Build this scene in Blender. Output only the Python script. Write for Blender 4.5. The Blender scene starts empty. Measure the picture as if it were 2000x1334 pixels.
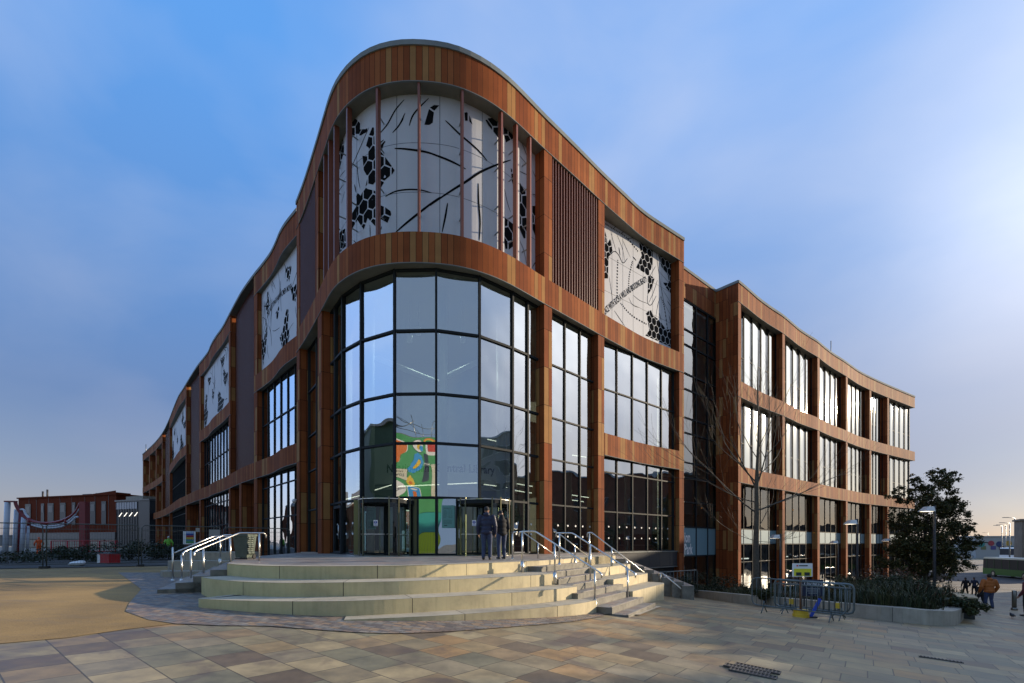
import bpy, bmesh, math, random
from mathutils import Vector, Matrix, noise
random.seed(7)
SC = bpy.context.scene
COL = SC.collection
R = math.radians
EYE = 0.57          # eye height above the entrance podium (podium top is z = 0)
F, CX, HY = 900.0, 1000.0, 1060.0

# ---------------------------------------------------------------- camera
cam_d = bpy.data.cameras.new("camera"); cam = bpy.data.objects.new("camera", cam_d); COL.objects.link(cam)
cam.location = (0, 0, EYE); cam.rotation_euler = (R(90), 0, 0)
cam_d.sensor_width = 36; cam_d.lens = 16.2; cam_d.shift_y = (HY-667)/2000.0
cam_d.clip_start = 0.05; cam_d.clip_end = 6000
SC.camera = cam

# ---------------------------------------------------------------- light and sky
SUN_AZ, SUN_EL = 71.0, 13.5
SC.view_settings.view_transform = 'Standard'; SC.view_settings.look = 'None'
SC.view_settings.gamma = 1; SC.view_settings.use_curve_mapping = False
SC.view_settings.exposure = 0.6
sd = Vector((math.sin(R(SUN_AZ))*math.cos(R(SUN_EL)), math.cos(R(SUN_AZ))*math.cos(R(SUN_EL)), math.sin(R(SUN_EL))))
sun_l = bpy.data.lights.new("sun", 'SUN'); sun_l.energy = 5.0; sun_l.angle = R(0.6); sun_l.color = (1.0, 0.82, 0.60)
sun = bpy.data.objects.new("sun", sun_l); COL.objects.link(sun)
sun.location = (60, 30, 60); sun.rotation_euler = sd.to_track_quat('Z', 'Y').to_euler()

world = bpy.data.worlds.new("World"); SC.world = world; world.use_nodes = True
wn = world.node_tree; wn.nodes.clear()
def N(nt, typ, **kw):
    n = nt.nodes.new(typ)
    for k, v in kw.items():
        if k.startswith('i_'):
            n.inputs[k[2:]].default_value = v
        else: setattr(n, k, v)
    return n
def L(nt, a, b): nt.links.new(a, b)
def MATH(nt, op, a, b=None, clamp=False):
    n = nt.nodes.new('ShaderNodeMath'); n.operation = op; n.use_clamp = clamp
    for i, v in enumerate((a, b)):
        if v is None: continue
        if isinstance(v, (int, float)): n.inputs[i].default_value = v
        else: nt.links.new(v, n.inputs[i])
    return n.outputs[0]
def MIX(nt, fac, a, b, mode='MIX'):
    n = nt.nodes.new('ShaderNodeMix'); n.data_type = 'RGBA'; n.blend_type = mode
    for idx, v in ((0, fac), (6, a), (7, b)):
        if isinstance(v, (int, float)): n.inputs[idx].default_value = v
        elif isinstance(v, tuple): n.inputs[idx].default_value = (v+(1,))[:4]
        else: nt.links.new(v, n.inputs[idx])
    return n.outputs[2]
def RAMP(nt, fac, stops, interp='LINEAR'):
    n = nt.nodes.new('ShaderNodeValToRGB'); n.color_ramp.interpolation = interp
    el = n.color_ramp.elements
    while len(el) > 1: el.remove(el[0])
    el[0].position = stops[0][0]; el[0].color = (tuple(stops[0][1])+(1,))[:4]
    for p, c in stops[1:]:
        e = el.new(p); e.color = (tuple(c)+(1,))[:4]
    nt.links.new(fac, n.inputs[0]); return n.outputs[0]

sky = N(wn, 'ShaderNodeTexSky', sky_type='NISHITA', sun_disc=False, sun_elevation=R(SUN_EL), sun_rotation=R(SUN_AZ),
        air_density=1.0, dust_density=0.6, ozone_density=2.0)
tc = N(wn, 'ShaderNodeTexCoord')
sep = N(wn, 'ShaderNodeSeparateXYZ'); L(wn, tc.outputs['Generated'], sep.inputs[0])
def sky_noise(scale, sx, sz, det, off):
    mp = N(wn, 'ShaderNodeMapping'); mp.inputs['Scale'].default_value = (sx, sx, sz); mp.inputs['Location'].default_value = off
    L(wn, tc.outputs['Generated'], mp.inputs[0])
    nz = N(wn, 'ShaderNodeTexNoise'); nz.inputs['Scale'].default_value = scale; nz.inputs['Detail'].default_value = det
    nz.inputs['Roughness'].default_value = 0.5; nz.inputs['Distortion'].default_value = 0.3
    L(wn, mp.outputs[0], nz.inputs['Vector']); return nz.outputs['Fac']
n1 = sky_noise(1.1, 1.0, 1.5, 4, (3.1, 1.7, 0.4))
n2 = sky_noise(2.4, 1.0, 2.0, 5, (0.3, 4.7, 2.4))
dot = N(wn, 'ShaderNodeVectorMath', operation='DOT_PRODUCT'); L(wn, tc.outputs['Generated'], dot.inputs[0])
gaz, gel = 78.0, 20.0
dot.inputs[1].default_value = (math.sin(R(gaz))*math.cos(R(gel)), math.cos(R(gaz))*math.cos(R(gel)), math.sin(R(gel)))
toward = MATH(wn, 'MAXIMUM', dot.outputs['Value'], 0.0)
z = MATH(wn, 'MAXIMUM', sep.outputs['Z'], 0.0)
K = 1.0/(0.12*1.5)
def kc(*c): return tuple(x*K for x in c)
# thin high cloud over blue: colour by height above the horizon, brightening towards the hidden sun
veil = RAMP(wn, z, [(0.0, kc(.29, .265, .31)), (0.06, kc(.30, .305, .40)), (0.13, kc(.225, .28, .44)), (0.24, kc(.14, .235, .48)), (0.45, kc(.13, .31, .70)), (0.70, kc(.13, .40, .95)), (1.0, kc(.10, .36, .95))])
veil = MIX(wn, 0.15, veil, sky.outputs[0])
cm = MATH(wn, 'MULTIPLY', MATH(wn, 'SUBTRACT', MATH(wn, 'ADD', MATH(wn, 'MULTIPLY', n1, 0.75), MATH(wn, 'MULTIPLY', n2, 0.45)), 0.50), 3.6, True)
cloudc = MIX(wn, MATH(wn, 'MULTIPLY', z, 1.6, True), kc(.30, .32, .42), kc(.46, .58, .86))
veil = MIX(wn, MATH(wn, 'MULTIPLY', cm, 0.75), veil, cloudc)
# behind the camera the cloud sheet is thicker and neutral
bk = MATH(wn, 'MULTIPLY', MATH(wn, 'ADD', MATH(wn, 'MULTIPLY', sep.outputs['Y'], -1.6), 0.15), MATH(wn, 'ADD', 0.40, MATH(wn, 'MULTIPLY', cm, 0.6)), True)
veil = MIX(wn, bk, veil, kc(.27, .375, .55))
back = MATH(wn, 'ADD', 1.0, MATH(wn, 'MULTIPLY', MATH(wn, 'MULTIPLY', MATH(wn, 'SUBTRACT', MATH(wn, 'MULTIPLY', sep.outputs['X'], -1.0), 0.748), 14.0, True), 1.7))
sv = N(wn, 'ShaderNodeVectorMath', operation='SCALE'); L(wn, veil, sv.inputs[0]); L(wn, back, sv.inputs['Scale'])
gn = MATH(wn, 'ADD', 0.62, MATH(wn, 'MULTIPLY', n2, 0.8))
lift = MATH(wn, 'POWER', MATH(wn, 'MULTIPLY', z, 2.4, True), 1.3)
glow = MATH(wn, 'ADD', MATH(wn, 'MULTIPLY', MATH(wn, 'MULTIPLY', MATH(wn, 'MULTIPLY', MATH(wn, 'POWER', toward, 20.0), gn), lift), 1.45*K), MATH(wn, 'MULTIPLY', MATH(wn, 'POWER', toward, 3.0), 0.17*K))
dot2 = N(wn, 'ShaderNodeVectorMath', operation='DOT_PRODUCT'); L(wn, tc.outputs['Generated'], dot2.inputs[0]); dot2.inputs[1].default_value = (0.690, 0.600, 0.405)
glow = MATH(wn, 'ADD', glow, MATH(wn, 'MULTIPLY', MATH(wn, 'MULTIPLY', MATH(wn, 'POWER', MATH(wn, 'MAXIMUM', dot2.outputs['Value'], 0.0), 70.0), gn), 0.26*K))
gc = N(wn, 'ShaderNodeVectorMath', operation='SCALE'); L(wn, RAMP(wn, z, [(0.0, (1.0, 0.84, 0.66)), (0.45, (1.0, 0.93, 0.80))]), gc.inputs[0]); L(wn, glow, gc.inputs['Scale'])
ga = N(wn, 'ShaderNodeVectorMath', operation='ADD'); L(wn, sv.outputs[0], ga.inputs[0]); L(wn, gc.outputs[0], ga.inputs[1])
SKYMIX = ga.outputs[0]
bg = N(wn, 'ShaderNodeBackground'); bg.inputs['Strength'].default_value = 0.12
L(wn, SKYMIX, bg.inputs[0]); wo = N(wn, 'ShaderNodeOutputWorld'); L(wn, bg.outputs[0], wo.inputs[0])

# ---------------------------------------------------------------- materials
def newmat(name):
    m = bpy.data.materials.new(name); m.use_nodes = True; nt = m.node_tree
    return m, nt, nt.nodes['Principled BSDF']
def mat(name, col, rough=0.6, metal=0.0, emit=None, estr=0.0, var=0.0, vscale=4.0, bump=0.0, spec=0.5):
    m, nt, b = newmat(name)
    b.inputs['Base Color'].default_value = (tuple(col)+(1,))[:4]; b.inputs['Roughness'].default_value = rough
    b.inputs['Metallic'].default_value = metal; b.inputs['Specular IOR Level'].default_value = spec
    if emit: b.inputs['Emission Color'].default_value = (tuple(emit)+(1,))[:4]; b.inputs['Emission Strength'].default_value = estr
    if var > 0 or bump > 0:
        t = N(nt, 'ShaderNodeTexCoord'); nz = N(nt, 'ShaderNodeTexNoise'); nz.inputs['Scale'].default_value = vscale
        nz.inputs['Detail'].default_value = 6; nz.inputs['Roughness'].default_value = 0.6
        L(nt, t.outputs['Object'], nz.inputs['Vector'])
        if var > 0:
            lo = tuple(c*(1-var) for c in col); hi = tuple(min(1, c*(1+var)) for c in col)
            L(nt, RAMP(nt, nz.outputs['Fac'], [(0.3, lo), (0.7, hi)]), b.inputs['Base Color'])
        if bump > 0:
            bp = N(nt, 'ShaderNodeBump'); bp.inputs['Strength'].default_value = bump; bp.inputs['Distance'].default_value = 0.02
            L(nt, nz.outputs['Fac'], bp.inputs['Height']); L(nt, bp.outputs[0], b.inputs['Normal'])
    return m
def cladding(name, w, h, tan=0.15):
    m, nt, b = newmat(name)
    uv = N(nt, 'ShaderNodeUVMap'); s = N(nt, 'ShaderNodeSeparateXYZ'); L(nt, uv.outputs[0], s.inputs[0])
    u = MATH(nt, 'DIVIDE', s.outputs[0], w); cu = MATH(nt, 'FLOOR', u); fu = MATH(nt, 'SUBTRACT', u, cu)
    # rows are staggered by two heights from one column to the next group
    v = MATH(nt, 'DIVIDE', s.outputs[1], h); cv = MATH(nt, 'FLOOR', v); fv = MATH(nt, 'SUBTRACT', v, cv)
    cb = N(nt, 'ShaderNodeCombineXYZ'); L(nt, cu, cb.inputs[0]); L(nt, cv, cb.inputs[1])
    wn_ = N(nt, 'ShaderNodeTexWhiteNoise', noise_dimensions='2D'); L(nt, cb.outputs[0], wn_.inputs['Vector'])
    br1, br2, br3, br4 = (0.245, 0.074, 0.025), (0.188, 0.054, 0.020), (0.290, 0.098, 0.034), (0.215, 0.064, 0.023)
    c = RAMP(nt, wn_.outputs['Value'], [(0, (0.32, 0.165, 0.062)), (tan, br1), (tan+0.22, br2), (tan+0.42, br4), (tan+0.58, br3), (tan+0.7, br1), (0.93, br2)], 'CONSTANT')
    t = N(nt, 'ShaderNodeTexCoord'); nz = N(nt, 'ShaderNodeTexNoise'); nz.inputs['Scale'].default_value = 1.3; nz.inputs['Detail'].default_value = 5
    L(nt, t.outputs['Object'], nz.inputs['Vector'])
    c = MIX(nt, 1.0, c, RAMP(nt, nz.outputs['Fac'], [(0.3, (0.86, 0.86, 0.86)), (0.7, (1.08, 1.06, 1.04))]), 'MULTIPLY')
    gu = MATH(nt, 'GREATER_THAN', MATH(nt, 'ABSOLUTE', MATH(nt, 'SUBTRACT', fu, 0.5)), 0.465)
    gv = MATH(nt, 'GREATER_THAN', MATH(nt, 'ABSOLUTE', MATH(nt, 'SUBTRACT', fv, 0.5)), 0.5-0.012/h)
    g = MATH(nt, 'MAXIMUM', gu, gv)
    c = MIX(nt, g, c, (0.012, 0.008, 0.006))
    L(nt, c, b.inputs['Base Color']); b.inputs['Roughness'].default_value = 0.75; b.inputs['Specular IOR Level'].default_value = 0.06
    bp = N(nt, 'ShaderNodeBump'); bp.inputs['Strength'].default_value = 0.5; bp.inputs['Distance'].default_value = 0.02; bp.invert = True
    L(nt, g, bp.inputs['Height']); L(nt, bp.outputs[0], b.inputs['Normal'])
    return m
def glass(name, ior=2.6, tint=(0.50, 0.62, 0.57), bump=0.02, refl=(0.93, 0.97, 1.0)):
    m = bpy.data.materials.new(name); m.use_nodes = True; nt = m.node_tree; nt.nodes.clear()
    o = N(nt, 'ShaderNodeOutputMaterial'); tr = N(nt, 'ShaderNodeBsdfTransparent'); gl = N(nt, 'ShaderNodeBsdfGlossy')
    tr.inputs[0].default_value = tint+(1,); gl.inputs['Color'].default_value = refl+(1,); gl.inputs['Roughness'].default_value = 0.0
    fr = N(nt, 'ShaderNodeFresnel'); fr.inputs[0].default_value = ior; mx = N(nt, 'ShaderNodeMixShader')
    t = N(nt, 'ShaderNodeTexCoord'); nz = N(nt, 'ShaderNodeTexNoise'); nz.inputs['Scale'].default_value = 0.55; nz.inputs['Detail'].default_value = 1
    L(nt, t.outputs['Object'], nz.inputs['Vector'])
    bp = N(nt, 'ShaderNodeBump'); bp.inputs['Strength'].default_value = 1.0; bp.inputs['Distance'].default_value = bump
    L(nt, nz.outputs['Fac'], bp.inputs['Height']); L(nt, bp.outputs[0], gl.inputs['Normal'])
    L(nt, fr.outputs[0], mx.inputs[0]); L(nt, tr.outputs[0], mx.inputs[1]); L(nt, gl.outputs[0], mx.inputs[2]); L(nt, mx.outputs[0], o.inputs[0])
    return m
def paving(name, ang, w, l, cols, jw=0.008, joint=(0.045, 0.038, 0.028), rough=0.55, stain=0.5, offs=0.5, bump=0.35, jitter=True):
    m, nt, b = newmat(name)
    t = N(nt, 'ShaderNodeTexCoord'); mp = N(nt, 'ShaderNodeMapping'); mp.inputs['Rotation'].default_value = (0, 0, ang)
    L(nt, t.outputs['Object'], mp.inputs[0]); s = N(nt, 'ShaderNodeSeparateXYZ'); L(nt, mp.outputs[0], s.inputs[0])
    v = MATH(nt, 'DIVIDE', s.outputs[1], w); cv = MATH(nt, 'FLOOR', v); fv = MATH(nt, 'SUBTRACT', v, cv)
    wr = N(nt, 'ShaderNodeTexWhiteNoise', noise_dimensions='1D'); L(nt, cv, wr.inputs['W'])
    u = MATH(nt, 'ADD', MATH(nt, 'DIVIDE', s.outputs[0], l), MATH(nt, 'MULTIPLY', wr.outputs['Value'], offs*2))
    cu = MATH(nt, 'FLOOR', u); fu = MATH(nt, 'SUBTRACT', u, cu)
    cb = N(nt, 'ShaderNodeCombineXYZ'); L(nt, cu, cb.inputs[0]); L(nt, cv, cb.inputs[1])
    wn_ = N(nt, 'ShaderNodeTexWhiteNoise', noise_dimensions='2D'); L(nt, cb.outputs[0], wn_.inputs['Vector'])
    c = RAMP(nt, wn_.outputs['Value'], [(i/len(cols), k) for i, k in enumerate(cols)], 'CONSTANT')
    nz = N(nt, 'ShaderNodeTexNoise'); nz.inputs['Scale'].default_value = 2.6; nz.inputs['Detail'].default_value = 8; nz.inputs['Roughness'].default_value = 0.62
    L(nt, t.outputs['Object'], nz.inputs['Vector'])
    c = MIX(nt, 1.0, c, RAMP(nt, nz.outputs['Fac'], [(0.32, (0.64, 0.64, 0.65)), (0.66, (1.18, 1.16, 1.12))]), 'MULTIPLY')
    n2_ = N(nt, 'ShaderNodeTexNoise'); n2_.inputs['Scale'].default_value = 0.75; n2_.inputs['Detail'].default_value = 7; n2_.inputs['Roughness'].default_value = 0.6
    n2_.inputs['Distortion'].default_value = 0.6; L(nt, mp.outputs[0], n2_.inputs['Vector'])
    st = RAMP(nt, n2_.outputs['Fac'], [(0.56, (0, 0, 0)), (0.64, (1, 1, 1))])
    c = MIX(nt, MATH(nt, 'MULTIPLY', st, stain), c, (0.10, 0.07, 0.06))
    gu = MATH(nt, 'GREATER_THAN', MATH(nt, 'ABSOLUTE', MATH(nt, 'SUBTRACT', fu, 0.5)), 0.5-jw/l)
    gv = MATH(nt, 'GREATER_THAN', MATH(nt, 'ABSOLUTE', MATH(nt, 'SUBTRACT', fv, 0.5)), 0.5-jw/w)
    g = MATH(nt, 'MAXIMUM', gu, gv)
    c = MIX(nt, MATH(nt, 'MULTIPLY', g, 0.85), c, joint)
    L(nt, c, b.inputs['Base Color'])
    L(nt, MATH(nt, 'ADD', rough-0.12, MATH(nt, 'MULTIPLY', nz.outputs['Fac'], 0.3)), b.inputs['Roughness'])
    hgt = MATH(nt, 'SUBTRACT', MATH(nt, 'ADD', MATH(nt, 'MULTIPLY', nz.outputs['Fac'], 0.35), MATH(nt, 'MULTIPLY', wn_.outputs['Value'], 0.25)), g)
    bp = N(nt, 'ShaderNodeBump'); bp.inputs['Strength'].default_value = bump; bp.inputs['Distance'].default_value = 0.012
    L(nt, hgt, bp.inputs['Height']); L(nt, bp.outputs[0], b.inputs['Normal'])
    return m
def concrete(name, col, jl=2.4, dirt=0.5, algae_bounce=0.0):
    """cast stone: UV x is metres along the block; joints every jl metres, streaks and stains"""
    m, nt, b = newmat(name)
    uv = N(nt, 'ShaderNodeUVMap'); s = N(nt, 'ShaderNodeSeparateXYZ'); L(nt, uv.outputs[0], s.inputs[0])
    u = MATH(nt, 'DIVIDE', s.outputs[0], jl); cu = MATH(nt, 'FLOOR', u); fu = MATH(nt, 'SUBTRACT', u, cu)
    g = MATH(nt, 'GREATER_THAN', MATH(nt, 'ABSOLUTE', MATH(nt, 'SUBTRACT', fu, 0.5)), 0.5-0.008/jl)
    wn_ = N(nt, 'ShaderNodeTexWhiteNoise', noise_dimensions='1D'); L(nt, cu, wn_.inputs['W'])
    t = N(nt, 'ShaderNodeTexCoord')
    nz = N(nt, 'ShaderNodeTexNoise'); nz.inputs['Scale'].default_value = 1.7; nz.inputs['Detail'].default_value = 9; nz.inputs['Roughness'].default_value = 0.65
    L(nt, t.outputs['Object'], nz.inputs['Vector'])
    mp = N(nt, 'ShaderNodeMapping'); mp.inputs['Scale'].default_value = (7, 7, 0.8); L(nt, t.outputs['Object'], mp.inputs[0])
    n3 = N(nt, 'ShaderNodeTexNoise'); n3.inputs['Scale'].default_value = 1.6; n3.inputs['Detail'].default_value = 6; L(nt, mp.outputs[0], n3.inputs['Vector'])
    c = RAMP(nt, nz.outputs['Fac'], [(0.28, tuple(x*0.72 for x in col)), (0.5, col), (0.75, tuple(min(1, x*1.15) for x in col))])
    c = MIX(nt, MATH(nt, 'MULTIPLY', RAMP(nt, n3.outputs['Fac'], [(0.5, (0, 0, 0)), (0.72, (1, 1, 1))]), dirt), c, tuple(x*0.38 for x in col))
    c = MIX(nt, 1.0, c, RAMP(nt, wn_.outputs['Value'], [(0, (0.9, 0.9, 0.9)), (1, (1.06, 1.05, 1.03))]), 'MULTIPLY')
    so = N(nt, 'ShaderNodeSeparateXYZ'); L(nt, t.outputs['Object'], so.inputs[0])
    alg_bounce = MATH(nt, 'MULTIPLY', MATH(nt, 'ADD', MATH(nt, 'MULTIPLY', so.outputs[0], -0.16), MATH(nt, 'SUBTRACT', nz.outputs['Fac'], 0.35)), algae_bounce, True)  # yellow-green towards the left: algae plus the hoarding's lime bounce painted in
    c = MIX(nt, alg_bounce, c, (0.50, 0.43, 0.13))
    c = MIX(nt, g, c, (0.04, 0.037, 0.03))
    L(nt, c, b.inputs['Base Color']); b.inputs['Roughness'].default_value = 0.75; b.inputs['Specular IOR Level'].default_value = 0.3
    n4 = N(nt, 'ShaderNodeTexNoise'); n4.inputs['Scale'].default_value = 40; n4.inputs['Detail'].default_value = 3; L(nt, t.outputs['Object'], n4.inputs['Vector'])
    bp = N(nt, 'ShaderNodeBump'); bp.inputs['Strength'].default_value = 0.3; bp.inputs['Distance'].default_value = 0.01
    L(nt, MATH(nt, 'SUBTRACT', n4.outputs['Fac'], g), bp.inputs['Height']); L(nt, bp.outputs[0], b.inputs['Normal'])
    return m

M = {}
M['clad'] = cladding('terracotta_band', 0.27, 400.0, 0.12)
M['clad_p'] = cladding('terracotta_panel', 0.36, 1.93, 0.13)
M['clad_r'] = cladding('terracotta_panel_fine', 0.30, 1.62, 0.17)
M['coping'] = mat('coping', (0.20, 0.22, 0.215), 0.85, 0.0, var=0.12, vscale=0.8, spec=0.1)
M['soffit'] = mat('soffit', (0.17, 0.165, 0.13), 0.6, var=0.2, vscale=1.2)
M['frame'] = mat('frame', (0.018, 0.022, 0.024), 0.65, spec=0.15)
M['frame_l'] = mat('frame_light', (0.22, 0.235, 0.23), 0.4, 0.4)
M['glass'] = glass('glass', ior=6.0, bump=0.03)
M['glass_l'] = glass('glass_left', ior=12.0)
M['glass_w'] = glass('glass_wing', ior=1.7, bump=0.03, tint=(0.35, 0.42, 0.45))
M['glass_k'] = glass('glass_link', ior=2.6)
M['glass_c'] = glass('glass_clear', ior=1.6, tint=(0.80, 0.90, 0.86), bump=0.005)
M['flute'] = mat('fluted_glass', (0.60, 0.62, 0.58), 0.05, 1.0)
M['panel'] = mat('white_panel', (0.50, 0.51, 0.53), 0.7, var=0.05, vscale=0.6)
M['cut'] = mat('cutout_dark', (0.010, 0.011, 0.012), 1.0, spec=0.0)
M['seam'] = mat('seam', (0.10, 0.11, 0.12), 0.6)
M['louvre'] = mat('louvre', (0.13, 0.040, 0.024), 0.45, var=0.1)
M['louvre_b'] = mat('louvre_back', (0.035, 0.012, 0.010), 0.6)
M['fin'] = mat('fin', (0.19, 0.058, 0.030), 0.42, var=0.08, vscale=1.0)
M['dark'] = mat('dark', (0.02, 0.02, 0.022), 0.6)
M['plinth'] = mat('plinth', (0.045, 0.047, 0.05), 0.35)
M['inner'] = mat('inner_wall', (0.20, 0.21, 0.20), 0.8, var=0.25, vscale=0.5)
M['white'] = mat('white_paint', (0.75, 0.76, 0.75), 0.5)
M['column'] = mat('column', (0.55, 0.60, 0.57), 0.5)
M['slab'] = mat('slab', (0.32, 0.33, 0.32), 0.8)
M['steel'] = mat('stainless', (0.60, 0.58, 0.53), 0.28, 1.0, var=0.08, vscale=6)
M['steel_d'] = mat('steel_dark', (0.22, 0.22, 0.20), 0.35, 0.9)
M['strip'] = mat('strip_light', (0.9, 0.9, 0.85), 0.5, emit=(1.0, 0.93, 0.78), estr=1.4)
M['conc'] = concrete('cast_stone', (0.54, 0.465, 0.295), dirt=0.25, algae_bounce=0.30)  # riser yellow carries painted lime bounce as well as algae
M['conc_t'] = concrete('cast_stone_tread', (0.42, 0.375, 0.28), dirt=0.2)
M['conc_g'] = concrete('cast_stone_grey', (0.34, 0.31, 0.25), 3.0, 0.25)
M['step'] = mat('step_stone', (0.17, 0.16, 0.13), 0.8, var=0.4, vscale=3, bump=0.3)
PC = [(0.275, 0.225, 0.125), (0.200, 0.180, 0.110), (0.310, 0.195, 0.085), (0.235, 0.190, 0.112), (0.330, 0.265, 0.150), (0.180, 0.165, 0.105),
      (0.290, 0.215, 0.110), (0.150, 0.112, 0.072), (0.245, 0.205, 0.130), (0.250, 0.180, 0.098), (0.215, 0.185, 0.115)]
M['slabs'] = paving('slab_paving', R(37.5), 0.58, 0.62, PC, rough=0.5, stain=0.6)
M['slabs_p'] = paving('podium_paving', R(30), 0.45, 0.9, [(0.26, 0.235, 0.21), (0.30, 0.26, 0.22), (0.22, 0.21, 0.19), (0.28, 0.22, 0.18)], rough=0.5, stain=0.4)
M['setts'] = paving('setts', R(20), 0.11, 0.21, [(0.26, 0.19, 0.14), (0.17, 0.14, 0.12), (0.30, 0.21, 0.13), (0.20, 0.19, 0.175), (0.13, 0.11, 0.10), (0.25, 0.22, 0.18)], jw=0.009, stain=0.35, bump=0.6)
M['resin'] = mat('resin', (0.30, 0.185, 0.055), 0.8, var=0.34, vscale=0.45, bump=0.2)
_nt = M['resin'].node_tree; _b = _nt.nodes['Principled BSDF']; _t = N(_nt, 'ShaderNodeTexCoord'); _n = N(_nt, 'ShaderNodeTexNoise'); _n.inputs['Scale'].default_value = 60; _n.inputs['Detail'].default_value = 4
L(_nt, _t.outputs['Object'], _n.inputs['Vector']); _src = _b.inputs['Base Color'].links[0].from_socket
_m2 = N(_nt, 'ShaderNodeMapping'); _m2.inputs['Scale'].default_value = (0.5, 2.2, 1); L(_nt, _t.outputs['Object'], _m2.inputs[0])
_n2 = N(_nt, 'ShaderNodeTexNoise'); _n2.inputs['Scale'].default_value = 1.2; _n2.inputs['Detail'].default_value = 8; _n2.inputs['Roughness'].default_value = 0.7; L(_nt, _m2.outputs[0], _n2.inputs['Vector'])
_c = MIX(_nt, 1.0, _src, RAMP(_nt, _n.outputs['Fac'], [(0.35, (0.72, 0.72, 0.72)), (0.65, (1.2, 1.2, 1.2))]), 'MULTIPLY')
L(_nt, MIX(_nt, MATH(_nt, 'MULTIPLY', RAMP(_nt, _n2.outputs['Fac'], [(0.52, (0, 0, 0)), (0.68, (1, 1, 1))]), 0.45), _c, (0.17, 0.13, 0.085)), _b.inputs['Base Color'])
M['asphalt'] = mat('asphalt', (0.055, 0.055, 0.057), 0.85, var=0.25, vscale=0.8)
M['line'] = mat('line', (0.62, 0.62, 0.60), 0.6)
M['lime'] = mat('lime', (0.62, 0.74, 0.02), 0.45)
M['teal'] = mat('teal', (0.03, 0.30, 0.26), 0.5)
M['hgreen'] = mat('hoarding_green', (0.07, 0.30, 0.10), 0.5, var=0.1, vscale=0.7)
M['hoard_shade'] = mat('hoarding_shaded', (0.02, 0.065, 0.035), 0.6)  # darker copy of the hoarding green, with the library's shade put into it

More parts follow.
